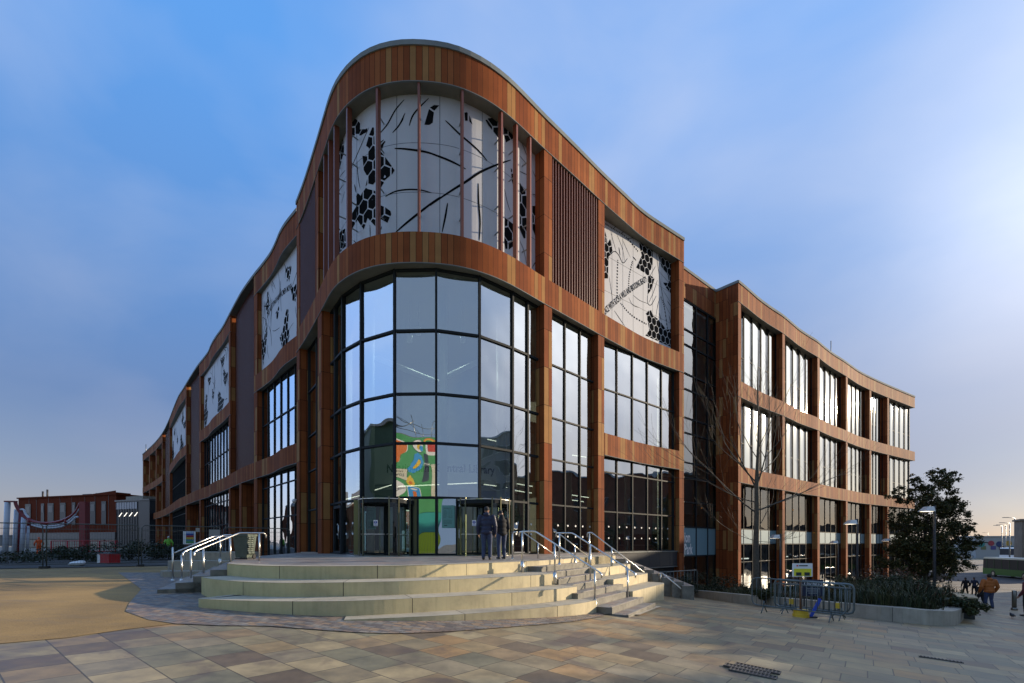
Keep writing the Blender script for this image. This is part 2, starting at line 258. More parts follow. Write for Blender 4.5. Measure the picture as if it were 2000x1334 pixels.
# ---------------------------------------------------------------- mesh helpers
class MB:
    def __init__(s): s.v = []; s.f = []; s.m = []; s.uv = []; s.mats = []; s.smooth = []
    def mi(s, m):
        if m not in s.mats: s.mats.append(m)
        return s.mats.index(m)
    def face(s, pts, m, uvs=None, smooth=False):
        b = len(s.v); s.v += [tuple(p) for p in pts]; s.f.append(tuple(range(b, b+len(pts)))); s.m.append(s.mi(m))
        if uvs is None: uvs = [(p[0]*0.7+p[1]*0.7, p[2]) for p in pts]
        s.uv.append(uvs); s.smooth.append(smooth); return s
    def box(s, c, d, m, ang=0.0, tilt=None):
        """box with centre c, full dims d, turned by ang about z"""
        hx, hy, hz = d[0]/2, d[1]/2, d[2]/2
        ca, sa = math.cos(ang), math.sin(ang)
        P = []
        for z in (-hz, hz):
            for x, y in ((-hx, -hy), (hx, -hy), (hx, hy), (-hx, hy)):
                v = Vector((x, y, z))
                if tilt is not None: v = tilt @ v
                P.append((c[0]+v.x*ca-v.y*sa, c[1]+v.x*sa+v.y*ca, c[2]+v.z))
        for q in ((3, 2, 1, 0), (4, 5, 6, 7), (0, 1, 5, 4), (1, 2, 6, 5), (2, 3, 7, 6), (3, 0, 4, 7)):
            s.face([P[i] for i in q], m)
        return s
    def prism(s, poly, z0, z1, m, mtop=None, uvs=0.0, zf=None):
        """vertical prism; z0/z1 numbers or functions of (x, y)"""
        g = lambda z, p: z(p[0], p[1]) if callable(z) else z
        n = len(poly); ar = sum(poly[i][0]*poly[(i+1) % n][1]-poly[(i+1) % n][0]*poly[i][1] for i in range(n))
        if ar < 0: poly = poly[::-1]
        acc = uvs
        for i in range(n):
            a, b = poly[i], poly[(i+1) % n]; l = math.hypot(b[0]-a[0], b[1]-a[1])
            s.face([(a[0], a[1], g(z0, a)), (b[0], b[1], g(z0, b)), (b[0], b[1], g(z1, b)), (a[0], a[1], g(z1, a))], m,
                   [(acc, g(z0, a)), (acc+l, g(z0, b)), (acc+l, g(z1, b)), (acc, g(z1, a))]); acc += l
        s.face([(p[0], p[1], g(z1, p)) for p in poly], mtop or m); s.face([(p[0], p[1], g(z0, p)) for p in poly[::-1]], m)
        return s
    def tube(s, pts, r, m, seg=8, r1=None, cap=True, smooth=True):
        """tube along pts; r number or list"""
        n = len(pts); pts = [Vector(p) for p in pts]
        rs = r if isinstance(r, (list, tuple)) else ([r]*n if r1 is None else [r+(r1-r)*i/(n-1) for i in range(n)])
        rings = []; up = None
        for i in range(n):
            t = (pts[min(i+1, n-1)]-pts[max(i-1, 0)])
            if t.length < 1e-9: t = Vector((0, 0, 1))
            t.normalize()
            if up is None: up = Vector((0, 0, 1)) if abs(t.z) < 0.9 else Vector((1, 0, 0))
            a = t.cross(up)
            if a.length < 1e-5: a = t.cross(Vector((0, 1, 0)))
            a.normalize(); b = a.cross(t).normalized(); up = b
            base = len(s.v)
            for k in range(seg):
                th = 2*math.pi*k/seg; s.v.append(tuple(pts[i]+(a*math.cos(th)+b*math.sin(th))*rs[i]))
            rings.append(base)
        im = s.mi(m)
        for i in range(n-1):
            for k in range(seg):
                k2 = (k+1) % seg
                s.f.append((rings[i]+k2, rings[i]+k, rings[i+1]+k, rings[i+1]+k2)); s.m.append(im); s.uv.append([(0, 0)]*4); s.smooth.append(smooth)
        if cap:
            s.f.append(tuple(rings[0]+k for k in range(seg))); s.m.append(im); s.uv.append([(0, 0)]*seg); s.smooth.append(False)
            s.f.append(tuple(rings[-1]+k for k in range(seg))[::-1]); s.m.append(im); s.uv.append([(0, 0)]*seg); s.smooth.append(False)
        return s
    def ball(s, c, r, m, seg=10, rings=7, rot=None):
        rx, ry, rz = r if isinstance(r, (tuple, list)) else (r, r, r)
        im = s.mi(m); base = len(s.v)
        for i in range(rings+1):
            ph = math.pi*i/rings
            for k in range(seg):
                th = 2*math.pi*k/seg
                v = Vector((rx*math.sin(ph)*math.cos(th), ry*math.sin(ph)*math.sin(th), rz*math.cos(ph)))
                if rot is not None: v = rot @ v
                s.v.append((c[0]+v.x, c[1]+v.y, c[2]+v.z))
        for i in range(rings):
            for k in range(seg):
                k2 = (k+1) % seg
                s.f.append((base+i*seg+k, base+(i+1)*seg+k, base+(i+1)*seg+k2, base+i*seg+k2)); s.m.append(im); s.uv.append([(0, 0)]*4); s.smooth.append(True)
        return s
    def build(s, name, parent=None, origin=None):
        me = bpy.data.meshes.new(name); me.from_pydata(s.v, [], s.f)
        for m in s.mats: me.materials.append(m)
        me.polygons.foreach_set('material_index', s.m); me.polygons.foreach_set('use_smooth', s.smooth)
        ul = me.uv_layers.new(name='UVMap'); flat = []
        for u in s.uv:
            for q in u: flat += [q[0], q[1]]
        ul.data.foreach_set('uv', flat); me.validate(clean_customdata=False); me.update()
        o = bpy.data.objects.new(name, me); COL.objects.link(o)
        if parent is not None: o.parent = parent
        if origin is not None: o.location = origin
        return o
def tag(o, label=None, cat=None, group=None, kind=None):
    for k, v in (('label', label), ('category', cat), ('group', group), ('kind', kind)):
        if v: o[k] = v
    return o
def empty(name, label, cat, loc=(0, 0, 0), rz=0.0, group=None):
    o = bpy.data.objects.new(name, None); COL.objects.link(o); o.location = loc; o.rotation_euler = (0, 0, rz)
    o.empty_display_size = 0.3
    return tag(o, label, cat, group)
def copy_tree(o, parent=None):
    c = o.copy(); COL.objects.link(c)
    if parent is not None: c.parent = parent
    for ch in list(o.children): copy_tree(ch, c)
    return c
def at(x, y, D): return Vector(((x-CX)/F*D, D, EYE-(y-HY)/F*D))
def smooth01(a, b, x):
    t = max(0.0, min(1.0, (x-a)/(b-a))); return t*t*(3-2*t)
def gz(X, Y):
    """height of the ground: a plaza falling to the right and, past the terraces, away to the street"""
    a = -1.1-0.065*X
    k = 0.25   # soft clamp at -0.6 on the left
    a = -0.6-k*math.log(1+math.exp((-0.6-a)/k)) if (-0.6-a)/k < 30 else a
    a += -0.068*max(0.0, min(16.0, Y-14.0-8.0*smooth01(13.5, 18, X)))*smooth01(2.5, 11, X)
    b = a+4.6
    return -4.6+(0.25*math.log(1+math.exp(b/0.25)) if b/0.25 < 30 else b)
def gpt(x, y):
    """point of the ground seen at photo pixel (x, y)"""
    D = 0.5
    while D < 400:
        p = at(x, y, D)
        if p.z < gz(p.x, p.y): break
        D += 0.02+D*0.002
    return Vector((p.x, p.y, gz(p.x, p.y)))
# ---------------------------------------------------------------- paths of the facades (plan, metres)
ROOF = 22.29
def roofpt(x, y):
    D = (ROOF-EYE)*F/(HY-y); return ((x-CX)/F*D, D)
def catmull(P, n=6):
    out = []
    for i in range(len(P)-1):
        p0 = P[max(i-1, 0)]; p1 = P[i]; p2 = P[i+1]; p3 = P[min(i+2, len(P)-1)]
        for k in range(n):
            t = k/n
            out.append(tuple(0.5*((2*p1[j])+(-p0[j]+p2[j])*t+(2*p0[j]-5*p1[j]+4*p2[j]-p3[j])*t*t+(-p0[j]+3*p1[j]-3*p2[j]+p3[j])*t**3) for j in (0, 1)))
    out.append(P[-1]); return out
def smooth_pts(P, it=2):
    P = [tuple(p) for p in P]
    for _ in range(it):
        P = [P[0]]+[tuple((P[i-1][j]+2*P[i][j]+P[i+1][j])/4 for j in (0, 1)) for i in range(1, len(P)-1)]+[P[-1]]
    return P
class Path:
    def __init__(s, pts):
        s.p = [Vector((a[0], a[1])) for a in pts]; s.c = [0.0]
        for i in range(1, len(s.p)): s.c.append(s.c[-1]+(s.p[i]-s.p[i-1]).length)
        s.len = s.c[-1]
        s.n = []
        for i in range(len(s.p)):
            t = (s.p[min(i+1, len(s.p)-1)]-s.p[max(i-1, 0)]).normalized(); s.n.append(Vector((t.y, -t.x)))
    def at(s, q):
        q = max(0, min(s.len, q))
        import bisect
        i = min(max(bisect.bisect_right(s.c, q)-1, 0), len(s.p)-2)
        t = (q-s.c[i])/max(1e-9, s.c[i+1]-s.c[i])
        n = (s.n[i]*(1-t)+s.n[i+1]*t).normalized()
        return s.p[i]*(1-t)+s.p[i+1]*t, n
    def off(s, q, d):          # d > 0 is inward
        p, n = s.at(q); return p-n*d
    def s_px(s, x):
        best = None
        for i in range(len(s.p)-1):
            a = CX+F*s.p[i].x/s.p[i].y; b = CX+F*s.p[i+1].x/s.p[i+1].y
            if (a-x)*(b-x) <= 0 and a != b:
                return s.c[i]+(s.c[i+1]-s.c[i])*(x-a)/(b-a)
        a = CX+F*s.p[0].x/s.p[0].y
        return 0.0 if x < a else s.len
    def samples(s, a, b, st=0.27):
        n = max(1, int(math.ceil((b-a)/st))); return [a+(b-a)*i/n for i in range(n+1)]
    def inner(s, d, st=0.4):
        return Path([tuple(s.off(q, d)) for q in s.samples(0, s.len, st)])

blk = [(579, 394), (593.7, 360), (611.7, 298.4), (627.5, 246.6), (636.5, 217.4), (644.3, 186), (656.7, 156.7), (676.9, 127.5), (703.9, 105),
       (724.2, 93.7), (751, 83.6), (784.9, 78.4), (814, 78), (860, 82), (885, 88), (916.5, 99.4), (952.4, 118.5), (984, 143.2), (1008.7, 165.7),
       (1031, 189.3), (1065, 225.3), (1094, 253.4), (1139.4, 297), (1167.5, 329), (1201, 359.6), (1223.7, 381), (1246, 404), (1266, 419.5), (1291, 435), (1336, 465)]
BLK = Path(catmull(smooth_pts([roofpt(*p) for p in blk], 1), 6))
lef = [(278.4, 886.8), (305, 864), (318, 846), (330, 822), (343.4, 787), (346.6, 772), (361, 758.5), (365, 744.5), (388.5, 709), (400, 695.6), (408, 689), (414, 668.5), (416.5, 661),
       (440, 638.5), (447.8, 609), (474, 565), (495.6, 535.2), (515.4, 512), (532, 490.7), (538.5, 472.6), (548.4, 449.5), (553.4, 438), (580, 406.4)]
LEF = Path(catmull(smooth_pts([roofpt(*p) for p in lef], 1), 6))
wng = [(1442, 547), (1457.4, 558), (1480.8, 583), (1506, 599.4), (1529.3, 613.8), (1542, 624.6), (1560, 643), (1578, 653.5), (1597.8, 664.3), (1608.6, 675.4),
       (1622, 688.5), (1653, 704.8), (1662.6, 713), (1674.7, 725), (1722, 746.6), (1786.8, 773.6)]
WNG = Path(catmull(smooth_pts([roofpt(*p) for p in wng], 1), 6))
LNK = Path([roofpt(1334, 519), roofpt(1398, 566)])
SID = Path([roofpt(1398, 566), roofpt(1442, 547)])

lib = empty('library_building', 'large terracotta clad library with a rounded glass corner entrance and wavy facades', 'building', (0, 0, 0))

def strip(mb, path, a, b, z0, z1, depth, mo, mi=None, mt=None, st=0.27, ends=True, out=0.0):
    """solid band following the path between s=a and s=b"""
    S = path.samples(a, b, st); mi = mi or mo; mt = mt or mo
    O = [path.off(q, -out) for q in S]; I = [path.off(q, depth) for q in S]
    for i in range(len(S)-1):
        o0, o1, i0, i1 = O[i], O[i+1], I[i], I[i+1]; u0, u1 = S[i], S[i+1]
        mb.face([(o0.x, o0.y, z0), (o1.x, o1.y, z0), (o1.x, o1.y, z1), (o0.x, o0.y, z1)], mo, [(u0, z0), (u1, z0), (u1, z1), (u0, z1)])
        mb.face([(i1.x, i1.y, z0), (i0.x, i0.y, z0), (i0.x, i0.y, z1), (i1.x, i1.y, z1)], mi)
        mb.face([(o1.x, o1.y, z0), (o0.x, o0.y, z0), (i0.x, i0.y, z0), (i1.x, i1.y, z0)], mi)
        mb.face([(o0.x, o0.y, z1), (o1.x, o1.y, z1), (i1.x, i1.y, z1), (i0.x, i0.y, z1)], mt)
    if ends:
        for q, o, i, fl in ((S[0], O[0], I[0], 0), (S[-1], O[-1], I[-1], 1)):
            l = (o-i).length
            P = [(i.x, i.y, z0), (o.x, o.y, z0), (o.x, o.y, z1), (i.x, i.y, z1)]; U = [(q-l, z0), (q, z0), (q, z1), (q-l, z1)]
            if fl: P = P[::-1]; U = [(q+l, z1), (q, z1), (q, z0), (q+l, z0)]
            mb.face(P, mo, U)
def band(path, a, b, z0, z1, depth=0.85, name='cladding_band', label=None):
    mb = MB(); strip(mb, path, a, b, z0, z1, depth, M['clad'], M['soffit'], M['coping'])
    # thin drip edges
    strip(mb, path, a, b, z0-0.03, z0-0.001, 0.06, M['coping'], out=0.02, ends=True)
    o = mb.build(name, lib)
    if label: o['label'] = label
    return o
def coping(path, a, b, z0=22.07, z1=ROOF, depth=1.1):
    mb = MB(); strip(mb, path, a, b, z0, z1, depth, M['coping'], out=0.06, st=0.5)
    return mb.build('roof_coping', lib)
def pillar(path, a, b, z0, z1, depth=1.0, mat_='clad_p', inset=0.012):
    mb = MB(); S = path.samples(a, b, 0.4)
    O = [path.off(q, inset) for q in S]; I = [path.off(q, depth) for q in S]; m = M[mat_]; u = a
    ring = [(O[i], S[i]) for i in range(len(S))]
    for i in range(len(S)-1):
        mb.face([(O[i].x, O[i].y, z0), (O[i+1].x, O[i+1].y, z0), (O[i+1].x, O[i+1].y, z1), (O[i].x, O[i].y, z1)], m,
                [(S[i]-a, z0+4), (S[i+1]-a, z0+4), (S[i+1]-a, z1+4), (S[i]-a, z1+4)])
    for q, sg in ((0, 0), (-1, 1)):
        o, i = O[q], I[q]; P = [(i.x, i.y, z0), (o.x, o.y, z0), (o.x, o.y, z1), (i.x, i.y, z1)]
        U = [(5-depth+sg*3, z0+4), (5+sg*3, z0+4), (5+sg*3, z1+4), (5-depth+sg*3, z1+4)]
        if sg: P = P[::-1]; U = U[::-1]
        mb.face(P, m, U)
    o0, o1, i0, i1 = O[0], O[-1], I[0], I[-1]
    mb.face([(i1.x, i1.y, z0), (i0.x, i0.y, z0), (i0.x, i0.y, z1), (i1.x, i1.y, z1)], m)
    return mb.build('pillar', lib)
def glazing(pts, zs, name='window', gm='glass', fw=0.08, fd=0.16, parent=None, jit=0.004, skip=(), zbreak=True, sill=True, frame='frame'):
    """pts: plan polyline, one vertex per mullion; zs: transom heights. Frame mesh + child pane mesh"""
    mb = MB(); pane = MB(); n = len(pts); rnd = random.Random(int(abs(pts[0][0])*100)+n)
    P = [Vector((p[0], p[1])) for p in pts]
    for i, p in enumerate(P):
        t = (P[min(i+1, n-1)]-P[max(i-1, 0)]).normalized(); ang = math.atan2(t.y, t.x)
        mb.box((p.x, p.y, (zs[0]+zs[-1])/2), (fw, fd, zs[-1]-zs[0]), M[frame], ang)
    for i in range(n-1):
        a, b = P[i], P[i+1]; t = b-a; l = t.length; ang = math.atan2(t.y, t.x); c = (a+b)/2; nn = Vector((t.y, -t.x)).normalized()
        for j, z in enumerate(zs):
            h = fw*(1.0 if 0 < j < len(zs)-1 else 1.2)
            mb.box((c.x, c.y, z), (l-fw-0.004, fd-0.02, h), M[frame], ang)
        for j in range(len(zs)-1):
            if (i, j) in skip: continue
            ja, jb = rnd.uniform(-jit, jit), rnd.uniform(-jit, jit)
            q = []
            for (w, zz, sx, sz) in ((a, zs[j], -1, -1), (b, zs[j], 1, -1), (b, zs[j+1], 1, 1), (a, zs[j+1], -1, 1)):
                d = ja*sx*l/2+jb*sz*(zs[j+1]-zs[j])/2
                q.append((w.x+nn.x*d, w.y+nn.y*d, zz))
            pane.face(q, M[gm])
    o = mb.build(name, parent or lib); pane.build('pane', o)
    return o
def lerp_pts(a, b, n): return [(a[0]+(b[0]-a[0])*i/n, a[1]+(b[1]-a[1])*i/n) for i in range(n+1)]

Z1a, Z1b, Z2a, Z2b, Z3a, Z3b = 5.76, 7.05, 12.70, 14.03, 20.55, 22.07
# ---- main block
s0, s1 = 0.0, BLK.len
band(BLK, s0, s1, Z3a, Z3b); band(BLK, s0, s1, Z2a, Z2b); coping(BLK, s0, s1)
sP1 = (BLK.s_px(1063), BLK.s_px(1078.5)); sP2 = (BLK.s_px(1168.5), BLK.s_px(1180.5)); sP3 = (BLK.s_px(1327), BLK.len)
sP2u = (BLK.s_px(1169), BLK.s_px(1181)); sP3u = (BLK.s_px(1326.5), BLK.len)
sQ1 = (0.0, 0.75); sQ2 = (BLK.s_px(620), BLK.s_px(627.5)); sQ2u = (BLK.s_px(615.5), BLK.s_px(621))
band(BLK, sP2[1]+0.003, sP3[0]-0.003, Z1a, Z1b)
pillar(BLK, *sP1, -0.3, Z2a+0.05, 0.55); pillar(BLK, *sP2, -0.3, Z2a+0.05, 0.55); pillar(BLK, *sP3, -3.2, Z2a+0.05, depth=0.6)
pillar(BLK, *sP1, Z2b-0.05, Z3a+0.05, 0.7); pillar(BLK, *sP2u, Z2b-0.05, Z3a+0.05, 0.7); pillar(BLK, *sP3u, Z2b-0.05, Z3a+0.05, 0.9)
pillar(BLK, *sQ1, -1.0, Z2a+0.05, 1.3); pillar(BLK, *sQ2, -0.3, Z2a+0.05, 0.9)
pillar(BLK, *sQ1, Z2b-0.05, Z3a+0.05, 1.3); pillar(BLK, *sQ2u, Z2b-0.05, Z3a+0.05, 0.9)
# drum glazing
drum = [(-10.1, 25.1), (-9.05, 23.7), (-8.28, 22.65), (-7.0, 21.5), (-5.2, 20.5), (-3.36, 20.43), (-1.5, 21.0), (0.0, 22.3), (0.75, 23.1), (1.46, 23.85)]
zD = [0.0, 2.57, 4.98, 7.17, 9.97, 12.70]
# the revolving doors stand in panes 3/4 and 6 of the lowest row
g = glazing(drum, zD, 'curtain_wall', 'glass', fw=0.10, fd=0.20, jit=0.003, skip=((3, 0), (4, 0), (5, 0), (6, 0)))
# lowest row between the revolving doors: centre leaves only
ent = MB(); entp = MB()
for xa, xb, Da in ((816, 852, 20.47), (852, 892, 20.47)):
    A = at(xa, 1000, Da); B = at(xb, 1000, Da)
    entp.face([(A.x, A.y, 0.02), (B.x, B.y, 0.02), (B.x, B.y, 2.52), (A.x, A.y, 2.52)], M['glass'])
    for X in (A.x, B.x): ent.box((X, Da, 1.26), (0.07, 0.12, 2.5), M['frame'])
    ent.box(((A.x+B.x)/2, Da, 0.05), (B.x-A.x-0.08, 0.1, 0.08), M['frame'])
eo = ent.build('entrance_window', lib); entp.build('pane', eo)
inn = BLK.inner(0.55)
def innpt(x):
    q = inn.s_px(x); p, n = inn.at(q); return (p.x, p.y)
# glazing left of the drum (between the two pillars) and right bays
glazing([innpt(592), innpt(604), innpt(620)], [-0.4, 2.57, 4.98, 7.17, 9.97, Z2a], 'window', 'glass_l')
glazing([drum[-1], innpt(1062)], zD, 'window')
# bay 1 full height
A, B = innpt(1076), innpt(1166)
def chord(xa, xb, xs, path=BLK, d=0.40):
    """straight recessed window line from pixel xa to xb, mullions at xs"""
    sa_, sb_ = path.s_px(xa), path.s_px(xb)
    while True:
        pa, pb = path.off(sa_, d), path.off(sb_, d); dr = pb-pa; nn_ = Vector((dr.y, -dr.x)).normalized()
        if min((path.at(q)[0]-pa).dot(nn_) for q in path.samples(sa_, sb_, 0.3)) > 0.14 or d > 1.5: break
        d += 0.04
    out = [tuple(pa)]
    for x in xs:
        k = (x-CX)/F      # intersect ray with the chord
        t = (k*pa.y-pa.x)/(dr.x-k*dr.y); out.append((pa.x+dr.x*t, pa.y+dr.y*t))
    out.append(tuple(pb)); return out
glazing(chord(1077, 1169.5, (1102, 1131.5)), zD, 'window')
glazing(chord(1179, 1328, (1203.6, 1234, 1263, 1290.6, 1314)), [Z1b, 9.85, Z2a], 'window')
glazing(chord(1179, 1328, (1203.6, 1234, 1263, 1290.6, 1314)), [0.0, 2.45, 4.85, Z1a], 'window')
# plinth with car park opening under bay 2
mb = MB(); pa = BLK.off(sP2[0]+0.5, 0.35); pb = BLK.off(sP3[0]+0.3, 0.35); t = (pb-pa); ang = math.atan2(t.y, t.x); c = (pa+pb)/2
mb.box((c.x, c.y, -0.56), (t.length, 0.3, 1.0), M['plinth'], ang)
for k in range(1, 7):
    q = pa+t*(k/7.0); mb.box((q.x+t.normalized().y*0.151, q.y-t.normalized().x*0.151, -0.56), (0.012, 0.006, 0.98), M['dark'], ang)
mb.box((c.x, c.y, -0.03), (t.length, 0.42, 0.05), M['frame_l'], ang); mb.box((c.x, c.y, -1.1), (t.length, 0.36, 0.05), M['frame_l'], ang)
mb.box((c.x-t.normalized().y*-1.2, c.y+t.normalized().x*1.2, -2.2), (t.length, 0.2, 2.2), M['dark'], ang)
mb.build('plinth', lib)
# upper floor: perforated white screen in the drum, louvres either side
pin = BLK.inner(0.62, 0.25)
def ppt(path, x, y, dz=0.0, out=0.0):
    """point on a vertical curved surface seen at pixel (x, y)"""
    q = path.s_px(x); p, n = path.at(q); D = p.y
    return (p.x+n.x*out, p.y+n.y*out, EYE-(y-HY)/F*D)
def screen(path, a, b, z0, z1, name='perforated_screen', thick=0.05, st=0.25):
    mb = MB(); strip(mb, path, a, b, z0, z1, thick, M['panel'], st=st); return mb.build(name, lib)
sa, sb = pin.s_px(655), pin.s_px(1060)
scr = screen(pin, sa, sb, Z2b-0.02, Z3a+0.02)
def surf(path, q, z, out=0.008):
    p, n = path.at(q); return (p.x+n.x*out, p.y+n.y*out, z)
seam = MB()
for zc in (16.2, 18.4):
    S = pin.samples(sa, sb, 0.4)
    for i in range(len(S)-1):
        seam.face([surf(pin, S[i], zc-0.012, 0.004), surf(pin, S[i+1], zc-0.012, 0.004), surf(pin, S[i+1], zc+0.012, 0.004), surf(pin, S[i], zc+0.012, 0.004)], M['seam'])
for x in (697, 735, 775, 817, 859, 903, 942, 980, 1010, 1035):
    q = pin.s_px(x)
    seam.face([surf(pin, q-0.014, Z2b, 0.004), surf(pin, q+0.014, Z2b, 0.004), surf(pin, q+0.014, Z3a, 0.004), surf(pin, q-0.014, Z3a, 0.004)], M['seam'])
seam.build('panel_seams', scr)
# fins standing in front of the screen
for xl, out in ((631, 0), (640, 0), (651, 0), (676, 0), (735, 0), (817.5, 0), (904, 0), (981.5, 0), (1011, 0), (1037.5, 0)):
    q = BLK.s_px(xl); p, n = BLK.at(q); c = p-n*0.15; ang = math.atan2(-n.x, n.y)+math.pi
    mb = MB(); mb.box((c.x, c.y, (Z2b+Z3a)/2), (0.10, 0.24, Z3a-Z2b+0.02), M['fin'], math.atan2(n.y, n.x)-math.pi/2)
    for zz in (15.1, 16.3, 18.1, 19.4):
        c2 = p-n*0.43; mb.box((c2.x, c2.y, zz), (0.04, 0.34, 0.05), M['frame_l'], math.atan2(n.y, n.x)-math.pi/2)
    mb.build('fin', lib)
def louvres(path, a, b, z0, z1, pitch=0.20, depth=0.2, inset=0.05, back=0.55, w=0.05):
    mb = MB(); strip(mb, path, a-0.02, b+0.02, z0, z1, 0.05, M['louvre_b'], ends=False) if back is None else None
    S = path.samples(a, b, pitch); P = [path.off(q, back) for q in S]
    for i in range(len(S)-1):
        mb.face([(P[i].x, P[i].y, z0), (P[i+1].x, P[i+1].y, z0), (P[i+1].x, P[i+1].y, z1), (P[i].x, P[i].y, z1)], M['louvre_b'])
    for q in S[:-1]:
        q += pitch/2; p, n = path.at(q); c = p-n*(inset+depth/2)
        mb.box((c.x, c.y, (z0+z1)/2), (w, depth, z1-z0), M['louvre'], math.atan2(n.y, n.x)-math.pi/2)
    nz = int((z1-z0)/2.1)
    for k in range(1, nz+1):
        zz = z0+(z1-z0)*k/(nz+1)
        for i in range(len(S)-1):
            p = (P[i]+P[i+1])/2; t = P[i+1]-P[i]; n = Vector((t.y, -t.x)).normalized()
            c = p+n*0.12; mb.box((c.x, c.y, zz), (t.length+0.01, 0.05, 0.06), M['louvre_b'], math.atan2(t.y, t.x))
    return mb.build('louvre_screen', lib)
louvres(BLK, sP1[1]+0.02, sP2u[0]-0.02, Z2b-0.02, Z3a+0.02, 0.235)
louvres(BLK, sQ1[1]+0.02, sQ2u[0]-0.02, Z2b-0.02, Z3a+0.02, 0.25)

# ---- cut-out patterns
def clip_convex(sub, clip):
    out = sub
    n = len(clip)
    for i in range(n):
        a, b = clip[i], clip[(i+1) % n]; inp = out; out = []
        if not inp: return []
        f = lambda p: (b[0]-a[0])*(p[1]-a[1])-(b[1]-a[1])*(p[0]-a[0])
        for j in range(len(inp)):
            p, q = inp[j], inp[(j+1) % len(inp)]; fp, fq = f(p), f(q)
            if fp >= 0: out.append(p)
            if (fp >= 0) != (fq >= 0):
                t = fp/(fp-fq); out.append((p[0]+(q[0]-p[0])*t, p[1]+(q[1]-p[1])*t))
    return out
def parea(p): return 0.5*sum(p[i][0]*p[(i+1) % len(p)][1]-p[(i+1) % len(p)][0]*p[i][1] for i in range(len(p)))
def hexfill(mb, path, blob, r=0.36, gap=0.045, out=0.007, jit=0.0):
    """fill a blob (polygon in (s, z)) with honeycomb cells"""
    if parea(blob) < 0: blob = blob[::-1]
    xs = [p[0] for p in blob]; zs = [p[1] for p in blob]; dx = r*math.sqrt(3); dz = r*1.5
    j0, j1 = int(min(zs)/dz)-1, int(max(zs)/dz)+2; i0, i1 = int(min(xs)/dx)-1, int(max(xs)/dx)+2
    for j in range(j0, j1):
        for i in range(i0, i1):
            cx, cz = (i+0.5*(j % 2))*dx, j*dz
            hx = [(cx+(r-gap)*math.sin(math.pi/3*k)*0.97, cz+(r-gap)*math.cos(math.pi/3*k)) for k in range(6)][::-1]
            pl = clip_convex(blob, hx)
            if len(pl) >= 3 and abs(parea(pl)) > 0.012:
                mb.face([surf(path, p[0], p[1], out) for p in pl], M['cut'])
def stroke(mb, path, pts, w, out=0.007, taper=True, n=10, dash=0):
    """tapered line through (s, z) points"""
    C = catmull([tuple(p) for p in pts], n) if len(pts) > 2 else [(pts[0][0]+(pts[1][0]-pts[0][0])*i/n, pts[0][1]+(pts[1][1]-pts[0][1])*i/n) for i in range(n+1)]
    N_ = len(C)
    for i in range(N_-1):
        if dash and (i % 2): continue
        a, b = C[i], C[i+1]; dx, dz = b[0]-a[0], b[1]-a[1]; l = math.hypot(dx, dz) or 1; nx, nz = -dz/l*0.7, dx/l*0.7
        wa, wb = ((w*math.sin(math.pi*(0.06+0.9*i/(N_-1)))**0.6, w*math.sin(math.pi*(0.06+0.9*(i+1)/(N_-1)))**0.6) if taper else (w, w))
        mb.face([surf(path, a[0]-nx*wa, a[1]-nz*wa, out), surf(path, b[0]-nx*wb, b[1]-nz*wb, out), surf(path, b[0]+nx*wb, b[1]+nz*wb, out), surf(path, a[0]+nx*wa, a[1]+nz*wa, out)], M['cut'])
def sz(path, x, y):
    q = path.s_px(x); p, n = path.at(q); return (q, EYE-(y-HY)/F*p.y)
def text_mesh(txt, size=1.0, bold=0.0, space=1.0):
    cu = bpy.data.curves.new('t', 'FONT'); cu.body = txt; cu.size = size; cu.resolution_u = 3; cu.space_character = space; cu.offset = bold
    o = bpy.data.objects.new('t', cu); COL.objects.link(o); dg = bpy.context.evaluated_depsgraph_get(); me = o.evaluated_get(dg).to_mesh()
    V = [(v.co.x, v.co.y) for v in me.vertices]; Fc = [tuple(p.vertices) for p in me.polygons]
    o.evaluated_get(dg).to_mesh_clear(); bpy.data.objects.remove(o); bpy.data.curves.remove(cu)
    return V, Fc
def text_on(mb, txt, length, func, m, bold=0.01, height=None, space=1.0):
    """map text (scaled to length, height) through func(u, v) -> 3-D"""
    V, Fc = text_mesh(txt, 1.0, bold, space); x0 = min(v[0] for v in V); x1 = max(v[0] for v in V); sc = length/(x1-x0)
    y1 = max(v[1] for v in V); sy = sc if height is None else height/0.70
    P = [func((v[0]-x0)*sc, v[1]*sy) for v in V]
    for f in Fc: mb.face([P[i] for i in f], m)
cut = MB()
o1, o2 = (640, 160), 3.7055   # crop scale of region (640,160)
def c5(pts): return [sz(pin, 640+x/3.705, 160+y/3.705) for x, y in pts]
def c6(pts): return [sz(pin, 840+x/3.509, 160+y/3.509) for x, y in pts]
for b in ([(160, 262), (195, 258), (235, 300), (232, 375), (205, 392), (180, 385), (175, 455), (158, 440)],
          [(205, 392), (232, 345), (275, 342), (300, 328), (280, 365), (240, 388)],
          [(300, 385), (322, 330), (335, 330), (342, 500), (345, 740), (275, 755), (290, 690), (262, 640), (252, 535), (290, 540), (300, 480), (278, 462)],
          [(375, 480), (372, 440), (440, 398), (405, 455), (390, 500)],
          [(375, 490), (440, 575), (485, 640), (470, 665), (400, 740), (378, 780)],
          [(210, 870), (205, 790), (240, 825), (270, 760), (290, 775), (345, 790), (345, 1045), (290, 985), (262, 1068), (215, 1000), (172, 1075), (172, 960), (205, 905)],
          [(378, 880), (455, 935), (460, 960), (432, 1020), (380, 990)],
          [(60, 480), (110, 360), (120, 500), (95, 600), (70, 690), (62, 600)],
          [(88, 1090), (128, 1060), (132, 1190), (85, 1240)]): hexfill(cut, pin, c5(b), 0.37, 0.032)
